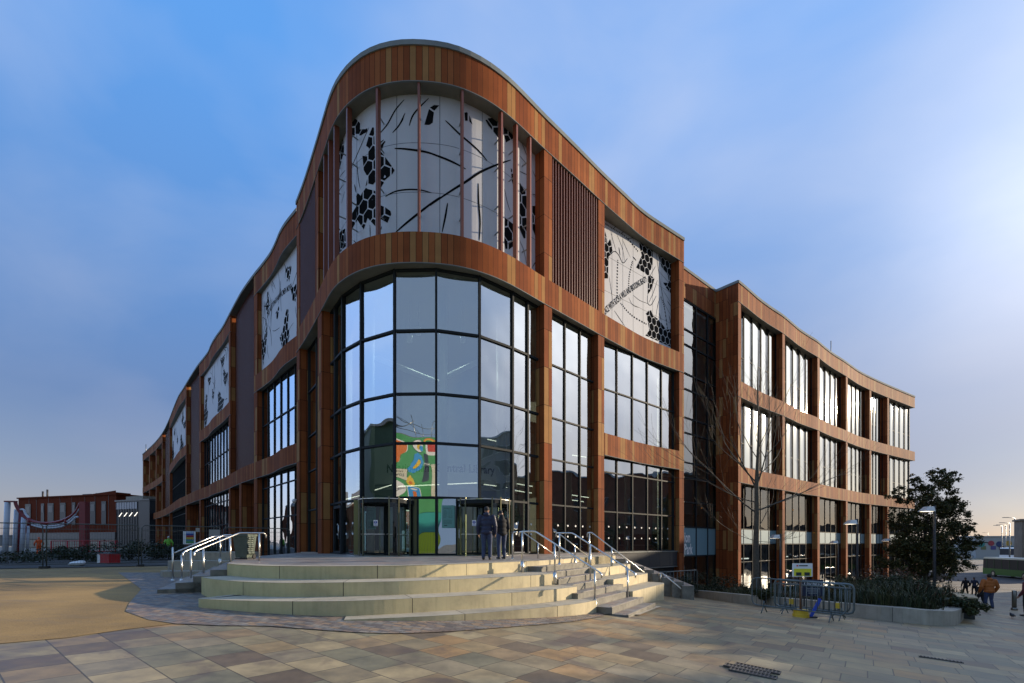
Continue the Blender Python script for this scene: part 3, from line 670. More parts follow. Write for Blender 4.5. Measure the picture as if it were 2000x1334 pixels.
for b in ([(372, 252), (430, 248), (490, 275), (480, 400), (400, 300)], [(505, 300), (575, 350), (575, 385), (520, 415), (505, 360)],
          [(512, 930), (580, 985), (578, 1120), (520, 1165), (508, 1100)], [(552, 590), (578, 620), (578, 740), (560, 680)],
          [(614, 690), (668, 780), (670, 1000), (650, 1095), (614, 1010)], [(700, 850), (742, 850), (745, 1040), (735, 1090), (702, 1010)],
          [(235, 212), (258, 205), (275, 245), (292, 300), (240, 265)]): hexfill(cut, pin, c6(b), 0.37, 0.032)
for b in ([(735, 190), (770, 168), (808, 170), (770, 210), (760, 295), (735, 312), (700, 310)], [(515, 310), (560, 225), (545, 280), (520, 320)]):
    hexfill(cut, pin, c5(b), 0.5, 0.04)
for p, w in (([(370, 382), (430, 310), (490, 205), (555, 128)], 0.05), ([(590, 318), (625, 230), (732, 118)], 0.05), ([(485, 482), (600, 490), (720, 510), (815, 542)], 0.07),
             ([(490, 1092), (640, 965), (815, 832)], 0.075), ([(418, 830), (500, 790), (650, 780), (752, 803)], 0.05), ([(470, 368), (520, 310), (560, 225)], 0.05),
             ([(165, 640), (225, 500), (300, 330)], 0.035), ([(212, 572), (220, 680), (235, 772)], 0.03), ([(228, 228), (282, 186)], 0.05),
             ([(306, 1036), (309, 1130)], 0.035), ([(188, 1148), (210, 1168)], 0.03), ([(382, 1078), (392, 1045)], 0.03), ([(75, 800), (120, 740)], 0.03), ([(100, 880), (125, 790)], 0.03),
             ([(88, 690), (128, 640)], 0.03), ([(195, 742), (205, 800)], 0.05)): stroke(cut, pin, c5(p), w)
for p, w in (([(105, 265), (210, 365), (330, 470), (392, 542)], 0.07), ([(0, 490), (110, 530), (245, 598)], 0.07), ([(0, 848), (220, 700), (360, 610), (553, 535)], 0.075),
             ([(120, 830), (105, 920), (82, 1032)], 0.06), ([(330, 695), (332, 820), (342, 960), (337, 1088)], 0.07), ([(510, 735), (530, 830), (552, 895)], 0.03),
             ([(622, 400), (668, 520)], 0.03), ([(612, 505), (668, 572)], 0.03), ([(612, 612), (670, 640)], 0.03), ([(728, 495), (727, 612)], 0.03), ([(702, 605), (740, 700)], 0.03),
             ([(700, 1272), (742, 1200)], 0.035), ([(612, 1085), (640, 1150), (660, 1245)], 0.03), ([(702, 768), (740, 785)], 0.03)): stroke(cut, pin, c6(p), w)
cut.build('cutout_pattern', scr)

# right bay screen with lettering
A, B = BLK.off(BLK.s_px(1176), 0.95), BLK.off(BLK.s_px(1323), 0.55)
PR = Path(lerp_pts(A, B, 30)); scr2 = screen(PR, 0, PR.len, Z2b-0.02, Z3a+0.02, st=1.0)
cut = MB()
def c7(pts): return [sz(PR, 1175+x/4.445, 400+y/4.447) for x, y in pts]
for b in ([(30, 230), (45, 290), (50, 340), (75, 295), (95, 400), (60, 450), (55, 640), (25, 640)], [(325, 315), (445, 385), (440, 520), (410, 620), (370, 590), (300, 545), (350, 440), (330, 370)],
          [(485, 420), (620, 500), (615, 770), (535, 690), (535, 675), (585, 680), (575, 610), (520, 540)], [(385, 945), (425, 905), (445, 960), (500, 1000), (560, 1085), (610, 1080), (620, 1235), (380, 1135), (415, 1090), (400, 1010)],
          [(405, 600), (460, 640), (430, 740), (400, 780)]): hexfill(cut, PR, c7(b), 0.30, 0.026)
for p, w in (([(60, 450), (110, 405), (150, 440), (185, 505), (225, 465)], 0.04), ([(75, 220), (130, 420)], 0.02), ([(130, 250), (180, 380), (200, 490)], 0.02), ([(180, 300), (250, 460)], 0.02),
             ([(100, 210), (145, 165)], 0.03), ([(165, 255), (215, 210)], 0.03), ([(215, 295), (315, 282)], 0.03), ([(65, 620), (80, 720), (100, 860)], 0.02), ([(110, 920), (205, 1060)], 0.03),
             ([(275, 785), (330, 830), (405, 860)], 0.022), ([(235, 805), (270, 870), (330, 895)], 0.022), ([(400, 780), (400, 850), (430, 870), (475, 790)], 0.035), ([(420, 620), (470, 530)], 0.022),
             ([(410, 850), (450, 760), (485, 655)], 0.022), ([(500, 580), (560, 650), (605, 690)], 0.022), ([(525, 730), (620, 850)], 0.022), ([(530, 830), (620, 960)], 0.022),
             ([(470, 985), (490, 860), (515, 790)], 0.022), ([(270, 450), (300, 485)], 0.06), ([(150, 370), (160, 440)], 0.05), ([(570, 835), (615, 880)], 0.05), ([(585, 960), (612, 1030)], 0.05),
             ([(500, 940), (515, 1000)], 0.05), ([(470, 400), (510, 680), (540, 850), (575, 1100)], 0.035), ([(30, 100), (45, 135)], 0.08)): stroke(cut, PR, c7(p), w)
for p in ([(30, 165), (110, 215), (210, 280), (320, 410)], [(140, 480), (135, 650), (135, 820)], [(165, 855), (260, 960), (395, 1040)], [(268, 490), (240, 620), (235, 740)], [(515, 800), (545, 900), (575, 1110)]):
    stroke(cut, PR, c7(p), 0.075, taper=False, n=14, dash=1)
pa, pb = c7([(32, 955), (398, 665)]); Lt = math.hypot(pb[0]-pa[0], pb[1]-pa[1]); cs, sn = (pb[0]-pa[0])/Lt, (pb[1]-pa[1])/Lt
text_on(cut, 'LACE WITH SUCH A WILD AND BROODING BEAUTY', Lt, lambda u, v: surf(PR, pa[0]+u*cs-v*sn, pa[1]+u*sn+v*cs+0.25*math.sin(math.pi*u/Lt)*0.6, 0.008), M['cut'], 0.012, 0.36)
cut.build('cutout_pattern', scr2)
for zc in (16.2, 18.4):
    sm = MB(); sm.face([surf(PR, 0, zc-0.012, 0.004), surf(PR, PR.len, zc-0.012, 0.004), surf(PR, PR.len, zc+0.012, 0.004), surf(PR, 0, zc+0.012, 0.004)], M['seam'])
    for k in range(1, 8):
        q = PR.len*k/8
        if zc < 17: sm.face([surf(PR, q-0.012, Z2b, 0.004), surf(PR, q+0.012, Z2b, 0.004), surf(PR, q+0.012, Z3a, 0.004), surf(PR, q-0.012, Z3a, 0.004)], M['seam'])
    sm.build('panel_seams', scr2)

# ---- left wing
LEFp = LEF
def lx(x): return LEF.s_px(x)
coping(LEF, 0, LEF.len)
band(LEF, 0, LEF.len, Z1a, Z1b)
bays = [(lx(495.6), LEF.len-0.02), (lx(389), lx(449.5)), (lx(331), lx(364))]
louv = [(lx(450.5), lx(495)), (lx(365.5), lx(388.4)), (lx(318), lx(330.4))]
off_a, off_b = 0.0, lx(317.5)
rnd = random.Random(3)
def random_screen(path, sc_, seed, words=None):
    rnd = random.Random(seed); cut = MB(); Ln = path.len; z0, z1 = Z2b+0.1, Z3a-0.1
    def blob(cx, cz, rx, rz, n=14):
        ph = rnd.uniform(0, 6); return [(min(Ln-0.05, max(0.05, cx+rx*math.cos(2*math.pi*k/n)*(0.72+0.33*math.sin(3*2*math.pi*k/n+ph)+rnd.uniform(-.12, .12)))),
                      min(z1, max(z0, cz+rz*math.sin(2*math.pi*k/n)*(0.72+0.33*math.cos(2*2*math.pi*k/n+ph)+rnd.uniform(-.12, .12))))) for k in range(n)]
    for fx, fz, rx, rz in ((0.08, 0.3, 1.1, 2.0), (0.62, 0.22, 1.3, 1.6), (0.78, 0.52, 0.9, 1.2), (0.72, 0.85, 0.8, 1.0), (0.2, 0.78, 0.7, 0.8), (0.4, 0.5, 0.5, 0.7)):
        hexfill(cut, path, blob(Ln*(fx+rnd.uniform(-.05, .05)), z0+(z1-z0)*(fz+rnd.uniform(-.05, .05)), rx*Ln/10, rz), 0.34)
    for k in range(26):
        a = (rnd.uniform(0.3, Ln-0.3), rnd.uniform(z0, z1)); th = rnd.choice((rnd.uniform(1.1, 2.0), rnd.uniform(0, 3.14))); l = rnd.uniform(0.8, 2.6)
        b = (min(Ln-.1, max(.1, a[0]+l*math.cos(th))), min(z1, max(z0, a[1]+l*math.sin(th)))); m_ = ((a[0]+b[0])/2+rnd.uniform(-.3, .3), (a[1]+b[1])/2+rnd.uniform(-.3, .3))
        stroke(cut, path, [a, (min(Ln-.1, max(.1, m_[0])), min(z1, max(z0, m_[1]))), b], rnd.uniform(0.03, 0.06))
    if words:
        text_on(cut, words, Ln*0.62, lambda u, v: surf(path, Ln*0.15+u, 17.9+v+0.5*math.sin(math.pi*u/(Ln*0.62)*0.8+0.4), 0.008), M['cut'], 0.012, 0.42)
    cut.build('cutout_pattern', sc_)
for i, (a, b) in enumerate(bays):
    band(LEF, a+0.003, b, Z3a, Z3b); band(LEF, a+0.003, b, Z2a, Z2b)
    pw = 0.8
    for z0, z1 in ((-1.2, Z1a+0.05), (Z1b-0.05, Z2a+0.05), (Z2b-0.05, Z3a+0.05)):
        pillar(LEF, a+0.01, a+pw, z0, z1, 1.7)
        if i > 0: pillar(LEF, b-pw, b-0.01, z0, z1, 1.7)
    e0 = a+pw; e1 = b-(pw if i > 0 else 0.0)
    d = 0.45      # recess at the bay ends; the wavy bands must stay in front of the straight glass
    while True:
        A, B = LEF.off(e0, d), LEF.off(e1, d); dn = (B-A).normalized(); nn_ = Vector((dn.y, -dn.x))
        if min((LEF.at(q)[0]-A).dot(nn_) for q in LEF.samples(e0, e1, 0.3)) > 0.16 or d > 1.6: break
        d += 0.05
    A, B = LEF.off(e0, d), LEF.off(e1, d); n = int(round((B-A).length/1.45))
    glazing(lerp_pts(A, B, n), [Z1b, 9.85, Z2a], 'window', 'glass_l', frame='frame')
    glazing(lerp_pts(A, B, n), [-1.0, 2.45, 4.85, Z1a], 'window', 'glass_l', frame='frame')
    PL = Path(lerp_pts(LEF.off(e0, d-0.1), LEF.off(e1, d-0.1), 30)); s_ = screen(PL, 0, PL.len, Z2b-0.02, Z3a+0.02, st=1.0)
    random_screen(PL, s_, 11+i, 'THE NOTTINGHAM WOMEN MOVE' if i == 0 else None)
for i, (a, b) in enumerate(louv):
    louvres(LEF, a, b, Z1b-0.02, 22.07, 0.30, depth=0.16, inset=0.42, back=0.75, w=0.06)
    pillar(LEF, (a+b)/2-0.4, (a+b)/2+0.4, -1.2, Z1a+0.05, 1.0) if i == 0 else None
    A, B = LEF.off(a+0.1, 1.35), LEF.off(b-0.1, 1.35); n = max(1, int(round((B-A).length/1.45)))
    glazing(lerp_pts(A, B, n), [-1.0, 2.45, 4.85, Z1a], 'window', 'glass_l')
band(LEF, off_a, off_b, Z3a, Z3b); band(LEF, off_a, off_b, Z2a, Z2b)
nb = 3
for k in range(nb+1):
    q = off_a+0.9+(off_b-off_a-1.8)*k/nb
    for z0, z1 in ((-1.2, Z1a+0.05), (Z1b-0.05, Z2a+0.05), (Z2b-0.05, Z3a+0.05)): pillar(LEF, q-0.6, q+0.6, z0, z1, 1.7)
for z0, z1 in ((-1, Z1a), (Z1b, Z2a), (Z2b, Z3a)):
    glazing([tuple(LEF.off(off_a+(off_b-off_a)*k/10, 1.1)) for k in range(11)], [z0, z1], 'window', 'glass_l', frame='frame_l', fw=0.3)

# ---- link and right wing
LK0, LK1 = LNK.at(0)[0], LNK.at(LNK.len)[0]
mb = MB(); strip(mb, LNK, -0.0, LNK.len, 19.85, Z3b, 0.5, M['clad_r'], M['soffit']); mb.build('cladding_band', lib); coping(LNK, 0, LNK.len)
pts = []
for x in (1332, 1358.6, 1381, 1398):
    k = (x-CX)/F; a = LNK.off(0, 0.12); d_ = LNK.off(LNK.len, 0.12)-a; t = (k*a.y-a.x)/(d_.x-k*d_.y); pts.append((a.x+d_.x*t, a.y+d_.y*t))
glazing(pts, [-3.4, -0.5, 1.82, 3.8, 5.75, 6.95, 9.3, 10.5, 12.76, 14.0, 16.3, 17.5, 19.8], 'curtain_wall', 'glass_k', fw=0.11)
# spandrel panels with white lettering in the link
mb = MB(); a, b = Vector(pts[0]), Vector(pts[-1]); t = (b-a).normalized(); nn = Vector((t.y, -t.x)); ang = math.atan2(t.y, t.x)
M['sp'] = mat('spandrel_blue', (0.17, 0.27, 0.30), 0.6, spec=0.2)
c = (a+b)/2+nn*0.02; mb.box((c.x, c.y, 0.66), ((b-a).length-0.1, 0.03, 2.26), M['sp'], ang)
def onlink(u, v, x0, z0): p = a+t*(x0+u)+nn*0.07; return (p.x, p.y, z0+v)
text_on(mb, 'ion', 0.86, lambda u, v: onlink(u, v, 0.26, 0.62), M['white'], 0.03, 0.80)
text_on(mb, 'Park', 1.25, lambda u, v: onlink(u, v, 0.26, -0.32), M['white'], 0.03, 0.80)
mb.build('spandrel_sign', lib)
mb = MB(); c = (a+b)/2-nn*0.45; mb.box((c.x, c.y, 11.3), ((b-a).length-0.1, 0.03, 16.8), mat('link_sky_grey', (0.26, 0.36, 0.40), 0.8, var=0.2, vscale=0.6), ang); mb.build('link_sky_backing', lib)  # added backing panel, its blue-grey stands in for sky reflected in the glass
# wing side wall
mb = MB(); strip(mb, SID, 0, SID.len-0.02, -4.6, Z3b, 0.6, M['clad_r'], ends=False); mb.build('side_wall', lib); coping(SID, 0, SID.len)
coping(WNG, 0, WNG.len); band(WNG, 0, WNG.len, Z3a, Z3b); band(WNG, 0, WNG.len, Z2a, Z2b); band(WNG, 0, WNG.len, 5.6, 6.95)
def wx(x): return WNG.s_px(x)
wp = [(0.0, wx(1447.5)), (wx(1528.5), wx(1533.3)), (wx(1597), wx(1601)), (wx(1652.5), wx(1656)), (wx(1698.5), wx(1702)), (wx(1733.5), wx(1736.5))]
for a, b in wp:
    for z0, z1 in ((-4.7, 5.65), (6.9, Z2a+0.05), (Z2b-0.05, Z3a+0.05)): pillar(WNG, a+0.005, b, z0, z1, 0.85, 'clad_p')
M['flute_mats'] = M['flute']
M['blue'] = mat('poster_blue', (0.03, 0.10, 0.35), 0.4)
for k in range(6):
    e0 = wp[k][1]; e1 = wp[k+1][0] if k < 5 else WNG.len-0.35
    A, B = WNG.off(e0, 0.60), WNG.off(e1, 0.60); dr = (B-A); Ln = dr.length; t = dr.normalized(); nn = Vector((t.y, -t.x)); n = 5
    for z0, z1 in ((6.98, Z2a), (Z2b, Z3a)):
        w_ = glazing(lerp_pts(A, B, n), [z0, z0+0.001+(z1-z0)*0.38, z1], 'window', 'glass_w', fw=0.05, fd=0.1)
        # reflective vertical glass fins, slightly bowed
        fm = MB(); seg = 5
        for i in range(n):
            u0 = Ln*(i+0.05+0.03*math.sin(i*2.3+k))/n; u1 = Ln*(i+0.60+0.06*math.sin(i*1.7+k*2))/n
            for j in range(seg):
                a0, a1 = j/seg, (j+1)/seg
                f = lambda a: (A+t*(u0+(u1-u0)*a)+nn*(0.06+0.012*math.sin(math.pi*a)))
                p0, p1 = f(a0), f(a1)
                fm.face([(p0.x, p0.y, z0+0.05), (p1.x, p1.y, z0+0.05), (p1.x, p1.y, z1-0.05), (p0.x, p0.y, z1-0.05)], M['flute'], smooth=True)
        fm.build('reflective_fins', w_)
    w_ = glazing(lerp_pts(A, B, 5), [-4.5, -1.1, 0.45, 1.75, 5.6], 'window', 'glass_w', fw=0.06, fd=0.12)
    mb = MB(); c = (A+B)/2+nn*0.02
    mb.box((c.x, c.y, 1.1), (Ln-0.1, 0.03, 1.2), M['sp'], math.atan2(t.y, t.x)); mb.build('spandrel', w_)
    mb = MB(); c = A+t*Ln*0.12-nn*0.1; mb.box((c.x, c.y, -1.9), (Ln*0.13, 0.03, 1.3), M['blue'], math.atan2(t.y, t.x))
    mb.box((c.x, c.y, -3.1), (Ln*0.11, 0.03, 0.9), M['white'], math.atan2(t.y, t.x)); mb.build('poster', w_)
    mb = MB(); c = A+t*Ln*0.55-nn*1.2; mb.box((c.x, c.y, -0.9), (1.4, 0.12, 0.10), M['strip'], math.atan2(t.y, t.x)); mb.build('strip_light', w_)
# wing end return
E = WNG.p[-1]; nE = WNG.n[-1]; tE = Vector((-nE.y, nE.x))
mb = MB(); c = E-nE*6; mb.box((c.x-tE.x*0.4, c.y-tE.y*0.4, 9), (0.2, 11, 26), M['inner'], math.atan2(tE.y, tE.x)); mb.build('end_wall', lib)

# ---- inside: slabs, core, columns, lights
core = [tuple(LEF.off(0.3, 3.0)), tuple(LEF.off(lx(400), 5.0)), tuple(LEF.off(LEF.len-3, 7.0)), (-7.5, 31.5), (1.0, 31.5), tuple(BLK.off(sP2[0], 6.0)), tuple(BLK.off(BLK.len-1, 6.0)), (19.0, 43.0),
        tuple(WNG.off(3, 6.0)), tuple(WNG.off(WNG.len/2, 6.0)), tuple(WNG.off(WNG.len-0.5, 6.0)), (45, 120), (-60, 140)]
mb = MB(); mb.prism(core, -4.8, 21.9, M['inner']); mb.build('inner_wall', lib)
def slab_poly(path, a, b, d0, backs, st=0.8):
    return [tuple(path.off(q, d0)) for q in path.samples(a, b, st)]+backs
bb = [(14, 42), (1.0, 33), (-7.5, 33), (-12, 36)]
for z0, z1, nm in ((-0.25, -0.012, 'floor_slab'), (12.9, 13.8, 'floor_slab'), (20.9, 21.6, 'roof_slab')):
    mb = MB(); mb.prism(slab_poly(BLK, 0.3, BLK.len-0.3, 0.83, bb), z0, z1, M['slab']); mb.build(nm, lib)
mb = MB(); mb.prism(slab_poly(BLK, sP1[0]-0.8, BLK.len-0.3, 0.95, [(14, 42), (1.0, 33)]), 6.3, 6.9, M['slab']); mb.build('floor_slab', lib)
for z0, z1 in ((6.0, 6.9), (12.85, 13.8), (21.0, 21.8)):
    mb = MB(); mb.prism(slab_poly(LEF, 0.5, LEF.len-0.5, 1.5, [tuple(LEF.off(LEF.len-3, 8.0)), tuple(LEF.off(lx(400), 6.0)), tuple(LEF.off(0.5, 4))], 1.5), z0, z1, M['slab']); mb.build('floor_slab', lib)
    mb = MB(); mb.prism(slab_poly(WNG, 0.7, WNG.len-0.6, 1.2, [tuple(WNG.off(WNG.len-1, 6.8)), tuple(WNG.off(WNG.len/2, 6.8)), tuple(WNG.off(3, 6.8))], 1.5), z0-0.1, z1-0.1, M['slab']); mb.build('floor_slab', lib)
mb = MB()
for zz in (3.6, 5.2, 7.5):
    pass
# mezzanine front with the library's name
mz = Path(catmull([(-8.6, 25.4), (-6.5, 24.3), (-4.0, 24.0), (-1.5, 24.6), (0.8, 26.2)], 8))
M['mezz'] = mat('mezzanine', (0.70, 0.74, 0.73), 0.6)
mb = MB(); strip(mb, mz, 0, mz.len, 3.7, 5.75, 0.3, M['mezz']); strip(mb, mz, 0, mz.len, 3.35, 3.62, 5.0, M['slab'])
q0 = sz(mz, 756, 1000)[0]; q1 = sz(mz, 966, 1000)[0]
text_on(mb, 'Nottingham Central Library', q1-q0, lambda u, v: surf(mz, q0+u, 4.28+v, 0.01), M['cut'], 0.02, 0.42)
mb.build('mezzanine', lib)
for (x, D_, r_) in ((722, 23.2, 0.24), (866, 22.2, 0.20), (979, 24.0, 0.26), (680, 25.6, 0.22), (1110, 27.0, 0.22), (1225, 31.0, 0.2), (1280, 34.0, 0.2)):
    p = at(x, 1000, D_); mb = MB(); mb.tube([(p.x, p.y, 0), (p.x, p.y, 12.9)], r_, M['column'], 16); mb.build('column', lib)
for (xa, xb, y_, Da, Db) in ((735, 870, 655, 23, 27), (862, 950, 700, 26, 23)):
    a, b = at(xa, y_, Da), at(xb, y_, Db); mb = MB(); mb.tube([(a.x, a.y, 9.8), (b.x, b.y, 9.8)], 0.14, M['column'], 6); mb.build('beam', lib)
for (xa, ya, xb, yb, D_) in ((730, 958, 765, 947, 23.5), (778, 950, 935, 943, 23.0), (945, 946, 990, 952, 24), (952, 858, 980, 864, 25.5), (893, 869, 903, 871, 25), (1105, 887, 1145, 893, 28), (1105, 965, 1150, 972, 27),
                             (1105, 975, 1140, 980, 27), (1010, 945, 1040, 950, 25), (1006, 958, 1038, 963, 25), (675, 975, 703, 968, 25)):
    a, b = at(xa, ya, D_), at(xb, yb, D_+0.4); mb = MB(); mb.tube([a, b], 0.025, M['strip'], 6); mb.build('strip_light', lib)
for x, y in ((817, 640), (904, 655), (800, 655)):
    p = at(x, y, 23.5); mb = MB(); mb.tube([(p.x, p.y, p.z), (p.x, p.y, 12.9)], 0.01, M['dark'], 4); mb.tube([(p.x, p.y, p.z-0.35), (p.x, p.y, p.z)], 0.14, M['white'], 12); mb.build('pendant_lamp', lib)
for i, (x, y, w) in enumerate(((-4.3, 26.5, 70),)):      # the hall's ceiling lights
    ld = bpy.data.lights.new('ceiling_light', 'AREA'); ld.energy = w*2.2; ld.size = 1.2; ld.color = (0.95, 1.0, 0.93); lo = bpy.data.objects.new('ceiling_light', ld); COL.objects.link(lo); lo.location = (x, y, 12.6); lo.parent = lib
# low bench, desk and shelving seen through the glass
for (x, D_, w, h, mm) in ((1000, 27, 2.2, 1.1, 'inner'), (690, 27, 2.0, 1.2, 'inner'), (1240, 33, 3.0, 1.2, 'inner'), (1120, 29, 2.5, 1.4, 'slab')):
    p = at(x, 1000, D_); mb = MB(); mb.box((p.x, p.y, h/2), (w, 0.6, h), M[mm]); 
    for k in range(3): mb.box((p.x, p.y-0.31, h*(k+0.5)/3), (w-0.1, 0.02, h/3-0.08), M['dark'])
    mb.build('shelving', lib)

# ---- manifestation dots
mb = MB()
def dots(pts, zz, step=0.42, r=0.055):
    for i in range(len(pts)-1):
        a, b = Vector(pts[i]), Vector(pts[i+1]); t = (b-a).normalized(); nn = Vector((t.y, -t.x)); l = (b-a).length; u = 0.3
        while u < l-0.2:
            p = a+t*u+nn*0.02
            for z_ in zz: mb.face([(p.x+t.x*r*math.cos(k*math.pi/5), p.y+t.y*r*math.cos(k*math.pi/5), z_+r*math.sin(k*math.pi/5)) for k in range(10)], M['white'])
            u += step
dots(drum[:4], (1.5, 1.0), 0.6); dots(drum[7:], (1.5, 1.0), 0.6); dots(chord(1077, 1169.5, (1102, 1131.5)), (1.5, 0.9), 0.7); dots(chord(1179, 1328, (1203.6, 1234, 1263)), (1.55, 0.85), 0.75)
mb.build('glass_dots', lib)
# security camera on the left pillar, side door in the drum
p = BLK.off(0.3, -0.2); mb = MB(); mb.tube([(p.x, p.y+0.3, 3.3), (p.x, p.y, 3.3)], 0.04, M['white'], 8); mb.ball((p.x, p.y, 3.2), 0.13, M['white']); mb.build('security_camera', lib)
a, b = Vector(drum[1]), Vector(drum[2]); t = (b-a).normalized(); nn = Vector((t.y, -t.x)); ang = math.atan2(t.y, t.x); mb = MB(); c = (a+b)/2+nn*0.06
L_ = (b-a).length
for u in (0.08, L_-0.08): p = a+t*u+nn*0.09; mb.box((p.x, p.y, 1.2), (0.12, 0.1, 2.35), M['frame'], ang)
mb.box((c.x+nn.x*0.03, c.y+nn.y*0.03, 2.36), (L_-0.1, 0.1, 0.14), M['frame'], ang); mb.box((c.x+nn.x*0.03, c.y+nn.y*0.03, 0.08), (L_-0.1, 0.1, 0.14), M['frame'], ang)
do = mb.build('side_door', lib); mb = MB(); p = a+t*(L_-0.28)+nn*0.17; mb.tube([(p.x, p.y, 0.75), (p.x, p.y, 1.45)], 0.018, M['steel'], 8); mb.build('handle', do)
# roof aerials
for x, y, D_, h in ((851, 82, 22, 0.9), (1623, 690, 56, 2.8)):
    p = at(x, y, D_); mb = MB(); mb.tube([(p.x, p.y, 21.5), (p.x, p.y, 22.3+h), ], 0.035 if D_ < 30 else 0.05, M['steel_d'], 6); mb.build('aerial', lib)
p = at(285, 880, 112); mb = MB(); mb.tube([(p.x, p.y, 21.5), (p.x, p.y, 24.5)], 0.08, M['steel_d'], 6); mb.build('aerial', lib)
for x in (705, 960, 1150):
    q = BLK.s_px(x); p = BLK.off(q, 0.5); mb = MB(); mb.box((p.x, p.y, 22.36), (0.25, 0.25, 0.14), M['dark']); mb.build('roof_fixing', lib)

# ---- revolving doors
M['bronze'] = mat('bronze_steel', (0.16, 0.155, 0.09), 0.35, 0.8)
def revolving(x, D_, r=1.2, h=2.42, name='revolving_door', rot=0.0):
    c = at(x, 1000, D_); dr = empty(name, None, None, (c.x, c.y, 0), 0); dr.parent = lib
    f = MB()
    n = 28
    ring = [(r*math.cos(2*math.pi*k/n), r*math.sin(2*math.pi*k/n)) for k in range(n)]
    f.prism(ring, h-0.16, h, M['frame'], M['steel_d'])
    ring2 = [(p[0]*1.015, p[1]*1.015) for p in ring]; f.prism(ring2, h, h+0.03, M['steel'])
    ring3 = [(p[0]*1.01, p[1]*1.01) for p in ring]; f.prism(ring3, 0.0, 0.03, M['steel_d'])
    for a in (-145, -128, -70, -50, -20, 60, 120): 
        a = R(a+rot); f.box((r*math.cos(a), r*math.sin(a), h/2+0.03), (0.04, 0.055, h+0.14), M['bronze'], a)
    f.build('door_drum', dr)
    gl = MB()
    for a0, a1 in ((-128, -145), (-50, -128+60), (-50, -20), (60, 120), (-210, -145), (-20, 60)):
        if a0 > a1: a0, a1 = a1, a0
        m_ = 6
        for k in range(m_):
            b0, b1 = R(rot+a0+(a1-a0)*k/m_), R(rot+a0+(a1-a0)*(k+1)/m_)
            gl.face([(r*math.cos(b0), r*math.sin(b0), 0.05), (r*math.cos(b1), r*math.sin(b1), 0.05), (r*math.cos(b1), r*math.sin(b1), h-0.16), (r*math.cos(b0), r*math.sin(b0), h-0.16)], M['glass_c'])
    gl.build('drum_glass', dr)
    for k in range(4):
        a = R(rot+20+90*k); lf = MB(); rr = r-0.08; ca, sa = math.cos(a), math.sin(a)
        for q in (0.06, rr): lf.box((q*ca, q*sa, h/2-0.06), (0.05, 0.05, h-0.26), M['frame'], a)
        for zz in (0.1, 0.95, h-0.22): lf.box((rr/2*ca, rr/2*sa, zz), (rr-0.06, 0.04, 0.07 if zz != 0.95 else 0.03), M['frame'] if zz != 0.95 else M['steel'], a)
        o = lf.build('door_leaf', dr); pg = MB(); pg.face([(0.06*ca, 0.06*sa, 0.1), (rr*ca, rr*sa, 0.1), (rr*ca, rr*sa, h-0.22), (0.06*ca, 0.06*sa, h-0.22)], M['glass_c']); pg.build('pane', o)
    return dr
revolving(755, 20.45); revolving(945.5, 20.75)
# fixed lights beside the doors
for xa, xb, D_ in ((690, 703, 20.9), (808, 816, 20.5), (892, 899, 20.55), (998, 1001, 21.6)):
    a, b = at(xa, 1000, D_), at(xb, 1000, D_); mb = MB(); mb.box(((a.x+b.x)/2, (a.y+b.y)/2+0.1, 1.27), (b.x-a.x, 0.1, 2.5), M['bronze']); mb.build('door_jamb', lib)
# notices
M['notice'] = mat('notice_teal', (0.12, 0.30, 0.27), 0.5); M['sign_blue'] = mat('sign_blue', (0.03, 0.05, 0.30), 0.4); M['ink'] = mat('ink', (0.02, 0.03, 0.03), 0.6)
def notice(x0, x1, y0, y1, D_, m=M['notice'], lines=9, name='notice'):
    a, b = at(x0, y1, D_), at(x1, y0, D_); mb = MB(); cx_, cz_ = (a.x+b.x)/2, (a.z+b.z)/2; w, h = b.x-a.x, b.z-a.z
    mb.box((cx_, D_, cz_), (w, 0.012, h), m)
    if lines:
        text_on(mb, 'Opening times', w*0.62, lambda u, v: (a.x+w*0.12+u, D_-0.009, b.z-h*0.14+v), M['ink'], 0.01)
        days = ['Monday', 'Tuesday', 'Wednesday', 'Thursday', 'Friday', 'Saturday', 'Sunday'] if lines > 5 else []
        hrs = ['9am - 7pm']*4+['9am - 6pm', '9am - 5pm', 'Closed']
        for i, d_ in enumerate(days):
            zz = b.z-h*(0.22+0.055*i)
            text_on(mb, d_, w*0.05*len(d_)*0.75, lambda u, v: (a.x+w*0.12+u, D_-0.009, zz+v), M['ink'], 0.0); text_on(mb, hrs[i], w*0.30, lambda u, v: (a.x+w*0.52+u, D_-0.009, zz+v), M['ink'], 0.0)
        for i in range(4): mb.box((cx_-w*0.05, D_-0.008, b.z-h*(0.66+0.05*i)), (w*0.66, 0.004, h*0.010), M['ink'])
        mb.box((cx_-w*0.2, D_-0.008, b.z-h*0.89), (w*0.25, 0.004, h*0.035), M['ink'])
    return mb.build(name, lib)
notice(863, 888, 987, 1031, 20.30)
notice(716, 734, 991, 1034, 20.9)
for x, D_ in ((733.7, 19.22), (926, 19.6)):
    p = at(x, 1021.5, D_); mb = MB(); mb.box((p.x, D_, p.z), (0.17, 0.01, 0.25), M['white']); mb.tube([(p.x, D_-0.007, p.z+0.03), (p.x, D_-0.010, p.z+0.03)], 0.065, M['sign_blue'], 16)
    mb.box((p.x, D_-0.012, p.z+0.045), (0.022, 0.004, 0.07), M['white']); mb.box((p.x, D_-0.012, p.z-0.012), (0.022, 0.004, 0.02), M['white']); mb.box((p.x, D_-0.008, p.z-0.085), (0.13, 0.004, 0.03), M['sign_blue']); mb.build('push_sign', lib)
